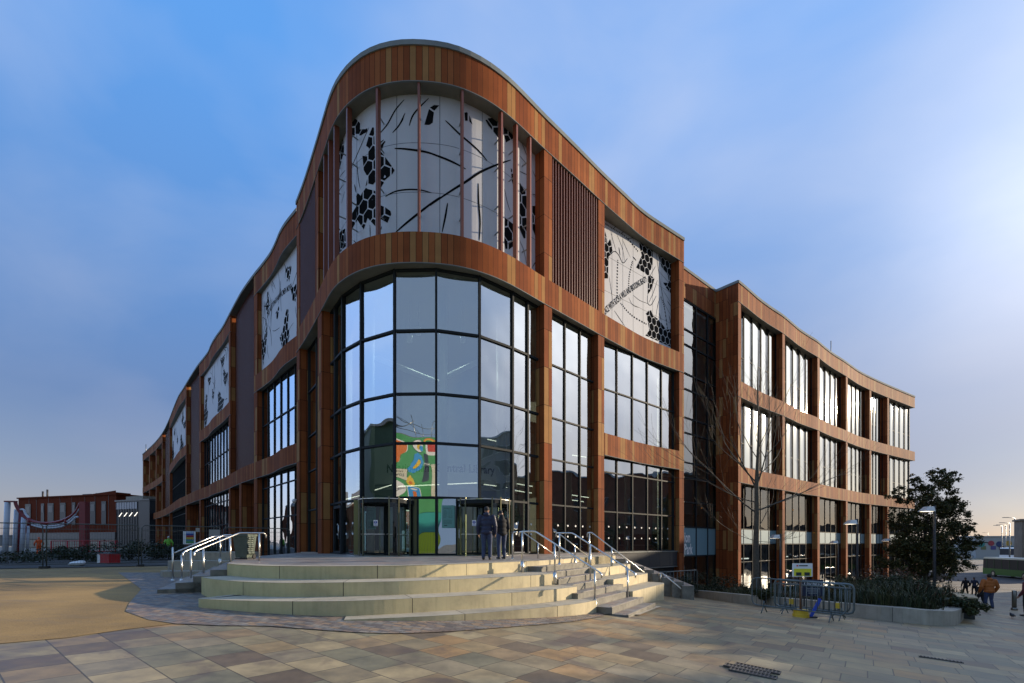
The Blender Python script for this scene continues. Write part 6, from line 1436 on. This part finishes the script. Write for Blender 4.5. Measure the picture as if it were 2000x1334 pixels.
o = remeshed(mb, 'sandbag', 0.03, None, 3); o.location = (q.x, q.y, gz(q.x, q.y)+0.03); tag(o, 'white sack slumped on the ground behind the fence', 'sack')
# red railing
A_, B__ = at(100, 1000, 33), at(230, 1000, 33.5); t = empty('red_railing', 'low red metal railing beyond the mesh fence', 'railing', (A_.x, A_.y, gz(A_.x, A_.y)+0.3)); Ln = B__.x-A_.x; mb = MB()
for z_ in (0.25, 1.0): mb.tube([(0, 0, z_), (Ln, 0.5, z_)], 0.035, red, 6)
mb.build('rail', t); mb = MB()
for k in range(30): mb.tube([(Ln*k/29, 0.5*k/29, 0.25 if k % 7 else -0.3), (Ln*k/29, 0.5*k/29, 1.0)], 0.012 if k % 7 else 0.05, red, 5)
mb.build('bars', t)
# steel arch sculpture
D_ = 35.0; o0 = at(85, 1090, D_); g0 = gz(o0.x, D_); t = empty('steel_arch', 'red and white tubular steel gateway arch swooping between posts', 'sculpture', (o0.x, D_, g0))
red_d = mat('red_steel', (0.20, 0.012, 0.012), 0.4); wht = mat('white_steel', (0.58, 0.62, 0.68), 0.4)
def S(x, y, dy=0.0): q = at(x, y, D_+dy); return Vector((q.x-o0.x, dy, q.z-g0))
def curve3(P): 
    out = []
    for i in range(len(P)-1):
        p0, p1, p2, p3 = P[max(i-1, 0)], P[i], P[i+1], P[min(i+2, len(P)-1)]
        for k in range(5):
            u = k/5; out.append(0.5*((2*p1)+(p2-p0)*u+(2*p0-5*p1+4*p2-p3)*u*u+(3*p1-p0-3*p2+p3)*u**3))
    return out+[P[-1]]
mb = MB(); mb.tube(curve3([S(30, 981), S(33, 990), S(42, 1004), S(56, 1015), S(72, 1020.5), S(92, 1022), S(115, 1019), S(135, 1011), S(148, 1000), S(157, 984), S(158, 980)]), 0.11, red_d, 10); mb.build('red_beam', t)
mb = MB(); mb.box(tuple(S(21, 979.5)), (0.8, 0.25, 0.10), red_d); mb.build('head_plate', t)
for x0, x1, yt, yb, r_, mt, dy in ((15, 9.5, 981, 1093, 0.17, wht, 0), (32, 27, 995, 1091, 0.13, wht, 0.6), (46, 42, 1010, 1087, 0.14, wht, 1.2), (55.5, 53, 1027, 1083, 0.09, wht, 1.6), (37, 36, 1006, 1088, 0.14, red_d, 1.2), (57, 57, 1012, 1027, 0.12, red_d, 0), (129, 129, 1013, 1026, 0.11, red_d, 0)):
    mb = MB(); mb.tube([S(x1, yb, dy), S(x0, yt, dy)], r_, mt, 12); mb.build('post', t)
mb = MB(); a_, b_ = S(166, 980), S(164, 1086); mb.box(((a_.x+b_.x)/2, 0, (a_.z+b_.z)/2), (0.46, 0.4, a_.z-b_.z), red_d); mb.build('post', t)
for P_ in ([(60, 1018), (72, 1024), (90, 1027.5), (112, 1026), (128, 1020.5), (142, 1010), (153, 996), (159, 995), (159, 1003), (157.5, 1082)], [(62, 1025), (80, 1030), (95, 1031.5), (115, 1029.5), (130, 1024.5), (141, 1017), (148, 1010), (153, 1010)], [(40, 995.5), (46, 995.5), (50, 1004), (57, 1012)]):
    mb = MB(); mb.tube(curve3([S(*p) for p in P_]), 0.07, wht, 8); mb.build('white_tube', t)
# poster boards by the left facade
q = at(370, 1050, 30); t = empty('poster_board', 'white framed poster striped blue, red, yellow and green behind the left rails', 'poster', (q.x, q.y, gz(q.x, q.y))); h0 = q.z-gz(q.x, q.y); mb = MB(); mb.box((0, 0, h0), (0.80, 0.04, 0.86), M['white']); mb.build('board', t); mb = MB()
for k, c_ in enumerate(((0.35, 0.45, 0.6), (0.02, 0.06, 0.30), (0.30, 0.02, 0.02), (0.5, 0.35, 0.03), (0.05, 0.2, 0.25), (0.05, 0.25, 0.08))): mb.box((0.05, -0.03, h0+0.33-0.125*k), (0.5, 0.02, 0.12), mat('stripe', c_, 0.6))
mb.build('printed_face', t); mb = MB()
for x in (-0.35, 0.35): mb.tube([(x, 0.03, -0.1), (x, 0.03, h0)], 0.03, M['dark'], 6)
mb.build('leg', t)
for x, y, w, h, D_, lb_ in ((419, 1042, 0.5, 0.42, 24.6, 'larger blank white notice tied to the mesh fence'), (386, 1035, 0.17, 0.2, 24.0, 'small white notice tied to the mesh fence')):
    q = at(x, y, D_); mb = MB(); mb.box((0, 0, 0), (w, 0.012, h), M['slab'], R(40)); tag(mb.build('fence_notice', None, tuple(q)), lb_, 'notice')
# ---------------------------------------------------------------- other buildings
M['brick'] = mat('old_brick', (0.13, 0.055, 0.035), 0.9, spec=0.1, var=0.25, vscale=0.6); M['stone'] = mat('grey_stone', (0.17, 0.155, 0.13), 0.85, var=0.25, vscale=0.5); M['conc_d'] = mat('grey_render', (0.15, 0.15, 0.15), 0.8, var=0.2, vscale=0.3)
M['win'] = mat('window_dark', (0.02, 0.025, 0.03), 0.3, spec=0.25); M['redclad'] = mat('red_cladding', (0.13, 0.028, 0.012), 0.8, var=0.18, vscale=0.25, spec=0.05); M['roofg'] = mat('roof_grey', (0.14, 0.14, 0.145), 0.7)
WIN = {}
def block(name, label, A, B, depth, z0, z1, m, cols=0, rows=0, w=1.2, h=1.7, zf=None, dz=3.3, roof='flat', trim='slab', win=None):
    """box building: front from A to B (plan), going back by depth to the left of A->B; windows on the front"""
    A = Vector(A); B = Vector(B); d = B-A; Ln = d.length; rz = math.atan2(d.y, d.x); t = empty(name, label, 'building', (A.x, A.y, z0), rz)
    H = z1-z0; mb = MB(); mb.box((Ln/2, depth/2, H/2), (Ln, depth, H), M[m]); mb.build('wall', t)
    mb = MB(); mb.box((Ln/2, depth/2, H+0.15), (Ln+0.5, depth+0.5, 0.3), M[trim])
    if roof == 'pitch':
        for p in ([(0, -0.3, H+0.3), (Ln, -0.3, H+0.3), (Ln, depth/2, H+3), (0, depth/2, H+3)], [(Ln, depth+0.3, H+0.3), (0, depth+0.3, H+0.3), (0, depth/2, H+3), (Ln, depth/2, H+3)]): mb.face(p, M['roofg'])
        mb.face([(0, -0.3, H+0.3), (0, depth/2, H+3), (0, depth+0.3, H+0.3)], M[m]); mb.face([(Ln, -0.3, H+0.3), (Ln, depth+0.3, H+0.3), (Ln, depth/2, H+3)], M[m])
    ro = mb.build('roof', t)
    if roof == 'pitch':
        for k in range(max(1, int(Ln/7))):
            c = MB(); x = 3+7*k; c.box((x, depth/2, H+3.4), (1.3, 0.8, 2.2), M[m])
            for j in (-0.4, 0, 0.4): c.tube([(x+j, depth/2, H+4.5), (x+j, depth/2, H+5.0)], 0.13, M[m], 8)
            c.build('chimney', ro)
    if cols:
        key = (w, h); 
        mb = MB(); mb.box((0, -0.02, 0), (w, 0.10, h), M[win or 'win']); mb.box((0, -0.08, -h/2-0.06), (w+0.3, 0.2, 0.12), M[trim]); mb.box((0, -0.08, h/2+0.05), (w+0.2, 0.14, 0.1), M[trim]); mb.box((0, -0.08, 0), (0.06, 0.05, h), M[trim])
        w0 = mb.build('window', t); first = True
        for r_ in range(rows):
            for c_ in range(cols):
                o = w0 if first else w0.copy()
                if not first: COL.objects.link(o); o.parent = t
                first = False; o.location = (Ln*(c_+0.5)/cols, 0, (zf if zf is not None else 2.0)+dz*r_)
    return t
# across the street to the right, seen in the glass and shading the plaza
block('office_block', 'tall grey office block across the street, mirrored in the drum glass', (60, 14), (60, -18), 14, -4.6, 20, 'conc_d', 10, 7, 2.4, 1.7)
block('office_block', 'middle-height brick office building across the street, mirrored in the tall bay', (60, 26.3), (60, 14.4), 14, -4.6, 15.0, 'brick', 5, 5, 1.5, 1.8)
block('terraced_building', 'lower brick building across the street, added out of view to shade the plaza', (60, 51), (60, 26.7), 12, -4.6, 12.5, 'brick', 5, 4, 1.2, 1.8)  # added out of view, height and ends set to shade the right foreground
block('stone_building', 'dark stone classical building cut by the right edge of the picture', (88.5, 80), (112, 62), 5, -4.6, 4.4, 'stone', 7, 2, 1.3, 2.2, 2.6, 3.6, trim='stone')
block('mural_building', 'long white low building with painted panels at the end of the street', (153.0, 152), (172, 148), 10, -4.6, 2.5, 'slab', 0, 0)
for k, (u, c_) in enumerate(((1.5, (0.03, 0.2, 0.18)), (4.2, (0.3, 0.04, 0.05)), (6.5, (0.02, 0.04, 0.12)), (9.0, (0.35, 0.22, 0.03)), (11.5, (0.03, 0.16, 0.14)))):
    mb = MB(); mb.tube([(u, -0.12, 4.7+0.3*(k % 2)), (u, -0.02, 4.7+0.3*(k % 2))], 0.95-0.1*(k % 2), mat('mural_paint', c_, 0.6), 14); mb.box((u+0.6, -0.06, 3.5), (1.4, 0.08, 1.2), mat('mural_paint_b', tuple(x*0.5+0.05 for x in c_[::-1]), 0.6))
    o = mb.build('mural_panel', [o_ for o_ in COL.objects if o_.name.startswith('mural_building')][0])
# left background
t = block('red_building', 'red clad modern building with tall slot windows behind the steel arch', at(36, 1000, 116).xy, at(227, 1000, 106).xy, 14, -0.8, 11.6, 'redclad', trim='redclad')
A_ = Vector(at(36, 1000, 116).xy); B__ = Vector(at(227, 1000, 106).xy); d_ = B__-A_; Lr = d_.length
mb = MB(); mb.face([(0, -0.05, 12.4), (Lr, -0.05, 12.4), (Lr, -0.05, 13.4), (Lr*0.62, -0.05, 12.45)], M['redclad']); mb.box((Lr*0.9, 1.6, 12.7), (Lr*0.2, 3, 0.6), M['redclad']); mb.box((Lr*0.52, 5, 13.0), (3.0, 2, 1.0), M['roofg']); mb.build('parapet', t)
for x0, x1 in ((50, 61), (81, 87), (94, 105.5), (118, 129), (142, 148), (177, 187), (199, 208)):
    def uu(x): k = (x-CX)/F; s_ = (k*A_.y-A_.x)/(d_.x-k*d_.y); return s_*Lr
    u0, u1 = uu(x0), uu(x1); mb = MB(); mb.box(((u0+u1)/2, -0.05, 8.3), (u1-u0, 0.14, 5.4), M['win']); mb.box(((u0+u1)/2, -0.13, 9.6), ((u1-u0)*0.7, 0.04, 1.6), M['plinth']); mb.build('window', t)
for u in (0.12, 0.2, 0.33, 0.45, 0.57, 0.7, 0.8, 0.93): mb = MB(); mb.box((Lr*u, -0.03, 8.3), (0.06, 0.05, 8), M['plinth']); mb.build('cladding_joint', t)
mb = MB(); mb.box((Lr/2, -0.15, 3.0), (Lr, 0.2, 1.6), M['plinth']); mb.build('ground_floor_band', t); mb = MB(); mb.box((Lr/2, -0.2, 1.2), (Lr, 0.2, 1.8), M['conc_g']); mb.build('base_wall', t)
for x_, h_ in ((54, 1.6), (63, 2.0)): q = at(x_, 960, 113); mb = MB(); u = uu(x_); mb.tube([(u, 3, 12.3), (u, 3, 12.9+h_)], 0.22, M['dark'], 6); mb.build('vent_pipe', t)
t = block('glass_building', 'dark glass building with lit ceiling strips between the red building and the library', at(227.5, 1000, 105).xy, at(292, 1000, 101).xy, 14, -0.8, 9.9, 'win', trim='plinth')
for k in range(4):
    mb = MB(); mb.box((1.6+1.8*k, -0.1, 7.7), (1.3, 0.05, 0.12), M['strip'], 0, Matrix.Rotation(R(-38), 3, 'Y')); mb.build('ceiling_strip', t)
for k in range(9): mb = MB(); mb.box((0.9*k+0.2, -0.08, 5.3), (0.06, 0.08, 10.4), M['frame']); mb.build('mullion', t)
mb = MB(); mb.box((3.7, -0.06, 9.7), (7.4, 0.06, 1.5), mat('glass_band', (0.10, 0.14, 0.20), 0.15)); mb.box((4.6, 3, 11.4), (6.0, 4, 1.0), M['conc_g']); mb.build('plant_room', t)
q = at(8, 1000, 170); block('low_warehouse', 'long pale low shed on the horizon at the left edge', (q.x-40, 172), (q.x+18, 168), 12, -0.8, 3.2, 'conc_d')
# left of the picture: old terraces with chimneys, mirrored in the left windows
for i, (y0, y1, h_) in enumerate(((10, 26, 8.0), (26.5, 44, 9.5), (44.5, 60, 7.5), (60.5, 76, 9.0))):
    block('terraced_building', ['nearest', 'second', 'third', 'furthest'][i]+' old brick terrace left of the picture, mirrored in the left windows', (-92, y0), (-92, y1), 9, -0.8, h_, 'brick', 4, 2, 1.1, 1.6, 2.0, 3.2, 'pitch')
# hoarding-covered building behind the camera, mirrored in the entrance glass
hb = empty('hoarded_building', 'building behind the camera wrapped in a green hoarding with painted stickers, mirrored in the entrance', 'building', (-21.0, -13.2, -1.1), R(-9))
WH, HH = 12.5, 14.8
mb = MB(); mb.box((WH/2, -5.2, HH/2), (WH, 10, HH), M['conc_d']); mb.build('wall', hb)
mb = MB(); mb.box((WH/2, -0.1, 9.95), (WH, 0.1, 9.5), M['hgreen']); hg_ = mb.build('hoarding', hb)
mb = MB(); mb.box((WH/2, -0.1, 3.98), (WH, 0.1, 2.3), M['teal']); mb.build('teal_hoarding', hb)
for k in range(40):
    mb = MB(); mb.box((WH*(k+0.5)/40, -0.06, 1.4), (WH/40-0.02, 0.14, 2.8), M['lime']); mb.build('lime_board', hb)
def stick(name, shapes):
    mb = MB()
    for typ, x, z, a, b, c_, lay in shapes:
        m_ = M.get('st_'+c_) or M.setdefault('st_'+c_, mat('sticker_'+c_, {'white': (.75, .74, .68), 'cream': (.62, .58, .42), 'red': (.55, .05, .03), 'orange': (.65, .17, .03), 'yellow': (.75, .48, .04), 'blue': (.05, .30, .62), 'dark': (.03, .035, .06), 'pink': (.75, .35, .35), 'green': (.04, .22, .06)}[c_], 0.5))
        y = -0.04+0.004*lay
        n = 28
        if typ == 'o': mb.face([(x+a*math.cos(-2*math.pi*k/n), y, z+b*math.sin(-2*math.pi*k/n)) for k in range(n)], m_)
        elif typ == 'r':
            pts = []
            for cx_, cz_, s0_ in ((a, b, 0), (-a, b, 90), (-a, -b, 180), (a, -b, 270)):
                rr = min(a, b)*0.35
                for k in range(4): th = R(s0_+30*k); pts.append((x+(cx_-math.copysign(rr, cx_))+rr*math.cos(th), y, z+(cz_-math.copysign(rr, cz_))+rr*math.sin(th)))
            mb.face(pts[::-1], m_)
        elif typ == 't':     # text: a = word, b = height
            V, Fc = text_mesh(a, 1.0, 0.02); x0 = min(v[0] for v in V); x1 = max(v[0] for v in V); sc = b/0.7
            # the face looks to +y, so text runs towards -x
            for f in Fc: mb.face([(x-(V[i][0]-(x0+x1)/2)*sc, y, z+V[i][1]*sc) for i in f], m_)
    return mb.build(name, hb)
stick('sticker', [('o', 6.6, 13.2, 1.15, 1.15, 'dark', 0), ('o', 6.6, 13.2, 1.08, 1.08, 'white', 1), ('o', 6.7, 12.8, 0.35, 0.45, 'yellow', 2), ('o', 6.85, 13.4, 0.22, 0.22, 'yellow', 2), ('o', 7.2, 12.6, 0.4, 0.3, 'blue', 2)])
stick('sticker', [('r', 4.2, 13.0, 0.7, 1.0, 'white', 0), ('r', 4.2, 12.9, 0.62, 0.9, 'orange', 1), ('r', 4.2, 13.3, 0.4, 0.2, 'red', 2), ('r', 4.2, 14.0, 0.3, 0.1, 'white', 1)])
stick('sticker', [('r', 8.9, 12.9, 0.75, 0.9, 'white', 0), ('o', 8.9, 13.9, 0.9, 0.55, 'orange', 0), ('o', 8.9, 13.8, 0.7, 0.4, 'yellow', 1), ('o', 8.9, 13.7, 0.5, 0.28, 'green', 2), ('r', 8.9, 12.9, 0.4, 0.45, 'red', 3)])
stick('sticker', [('r', 8.0, 10.7, 0.48, 1.4, 'dark', 0), ('t', 8.0, 10.6, 'NOTTS', 0.30, 'white', 1)])
stick('sticker', [('o', 6.4+0.55*math.cos(k*math.pi/4), 11.0+0.65*math.sin(k*math.pi/4), 0.30, 0.34, 'blue', 0.1*k) for k in range(8)]+[('o', 6.4, 11.0, 0.28, 0.28, 'yellow', 2)])
stick('sticker', [('r', 4.4, 10.2, 1.25, 0.85, 'dark', 0), ('r', 4.4, 10.2, 1.2, 0.8, 'cream', 1), ('t', 4.4, 10.3, 'YOU BE', 0.32, 'dark', 2), ('t', 4.4, 9.75, 'LOVELY', 0.32, 'dark', 2)])
stick('sticker', [('o', 6.0+0.4*math.cos(k*math.pi/4), 9.2+0.4*math.sin(k*math.pi/4), 0.25, 0.25, 'yellow', 0.1*k) for k in range(8)]+[('o', 6.0, 9.2, 0.25, 0.25, 'orange', 2)])
stick('sticker', [('r', 6.3, 7.4, 1.05, 1.15, 'white', 0), ('r', 6.3, 7.4, 0.95, 1.05, 'blue', 1), ('r', 6.3, 7.0, 0.3, 0.6, 'orange', 2), ('o', 6.3, 8.0, 0.6, 0.16, 'white', 2)])
stick('sticker', [('o', 4.1, 7.9, 1.0, 0.95, 'white', 0), ('t', 4.1, 7.8, 'Nottingham', 0.26, 'dark', 1)])
stick('sticker', [('r', 6.4, 5.75, 2.1, 0.42, 'white', 0), ('r', 6.4, 5.75, 2.0, 0.36, 'red', 1), ('t', 6.4, 5.6, 'NOTTINGHAM', 0.40, 'cream', 2)])
stick('sticker', [('t', 3.9, 6.1, 'YES!', 0.6, 'white', 0), ('t', 3.93, 6.12, 'YES!', 0.56, 'red', 1)])
stick('sticker', [('o', 8.9, 5.9, 0.8, 0.4, 'dark', 0), ('t', 8.9, 5.75, 'OLD', 0.34, 'white', 1)]); stick('sticker', [('r', 9.4, 9.0, 0.65, 1.9, 'cream', 0), ('r', 9.4, 9.0, 0.25, 1.6, 'white', 1)])
stick('sticker', [('r', 2.0, 11.5, 0.9, 1.4, 'blue', 0), ('r', 2.0, 11.5, 0.7, 1.2, 'white', 1), ('o', 2.0, 11.7, 0.4, 0.5, 'red', 2)]); stick('sticker', [('o', 1.8, 7.6, 0.9, 0.9, 'orange', 0), ('o', 1.8, 7.6, 0.6, 0.6, 'cream', 1)]); stick('sticker', [('r', 11.2, 11, 0.7, 1.1, 'red', 0), ('r', 11.2, 11, 0.5, 0.9, 'cream', 1)])
stick('scribble', [('o', 5.2+0.30*k, 3.9+0.12*((k*7) % 5-2), 0.14, 0.30-0.05*(k % 3), 'pink' if k % 4 else 'dark', 0.1*k) for k in range(10)]+[('r', 6.5, 4.7, 0.5, 0.15, 'dark', 0), ('r', 5.0, 4.5, 0.35, 0.2, 'dark', 0)])
for k in range(9):
    mb = MB(); x = WH*k/8; mb.tube([(x, -0.3, HH-1), (x, -0.3, HH+(2.6, 1.9, 3.8, 2.2)[k % 4])], 0.045, M['steel_d'], 6); mb.build('scaffold_pole', hb)
for z_ in (HH+0.6, HH+1.5):
    mb = MB(); mb.tube([(0, -0.3, z_), (WH, -0.3, z_)], 0.04, M['steel_d'], 6); mb.build('scaffold_rail', hb)
mb = MB(); mb.tube([(4, -0.3, HH), (6.5, -0.3, HH+2)], 0.035, M['steel_d'], 6); mb.tube([(5, -0.3, HH+2), (8, -0.3, HH)], 0.035, M['steel_d'], 6); mb.build('scaffold_brace', hb)
block('site_building', 'green hoarded building with shade put into its colour, left of the picture, mirrored in the drum glass', (-34, 3), (-34, 13.8), 8, -0.8, 13.2, 'hoard_shade')
# distant skyline
def ridge(pts, D_, hh, name='hills'):
    mb = MB()
    for i in range(len(pts)-1):
        (x0, z0), (x1, z1) = pts[i], pts[i+1]; 
        for (ya, yb, za0, za1, zb0, zb1) in ((D_, D_+60, -6, -6, z0, z1),): mb.face([(x0, ya, -8), (x1, ya, -8), (x1, yb, zb1), (x0, yb, zb0)], M['hill']); mb.face([(x0, yb, zb0), (x1, yb, zb1), (x1, yb+200, -8), (x0, yb+200, -8)], M['hill'])
    o = mb.build(name); tag(o, kind='structure')
M['hill'] = mat('far_trees', (0.05, 0.06, 0.05), 0.95, var=0.3, vscale=0.02)
rnd = random.Random(4); ridge([(-1200+60*k, 3+3*rnd.random()+3*math.sin(k*0.7)) for k in range(51)], 700, 6)
# tall road lamps far up the street
for i, (x, y, D_, lb_) in enumerate(((1982, 1012, 90, 'tall double road lamp closest to the stone building'), (1972, 1022, 105, 'tall road lamp second from the right over the street'), (1964, 1026, 118, 'tall road lamp third from the right over the street'), (1957, 1027, 130, 'tall road lamp fourth from the right over the street'), (1930, 1041, 190, 'faintest tall road lamp at the far end of the street'))):
    q = at(x, y, D_); g0 = gz(q.x, q.y); h = q.z-g0; t = empty('road_lamp', lb_, 'street lamp', (q.x, q.y, g0), 0, 'tall road lamps'); mb = MB(); mb.tube([(0, 0, 0), (0, 0, h)], [0.14, 0.09], M['frame_l'], 8); mb.build('column', t)
    mb = MB(); mb.tube([(0, 0, h), (-1.4, 0, h+0.12)], 0.05, M['frame_l'], 6); mb.box((-1.8, 0, h+0.12), (1.0, 0.3, 0.12), M['frame_l']); mb.build('arm', t)

# street trees outside the picture on the right: their shadows dapple the plaza
TG = 'street trees to the right of the picture'
for i, (x, y, lb_) in enumerate(((27, 17.5, 'nearest'), (33, 24.0, 'second'), (39, 29.5, 'third'))):
    leafy('street_tree', lb_+' thin street tree right of the picture, shading the plaza', (x, y, gz(x, y)), [(0, 0, 5.6, 1.3), (1.1, 0.4, 4.8, 1.0), (-1.0, -0.5, 4.9, 1.0), (0.2, 1.1, 6.2, 0.9), (-0.4, -1.0, 6.6, 0.9), (0, 0, 7.4, 0.8)], 2600, 0.17, 80+i, [M['leaf'], M['leaf_y']], 0.13, TG)
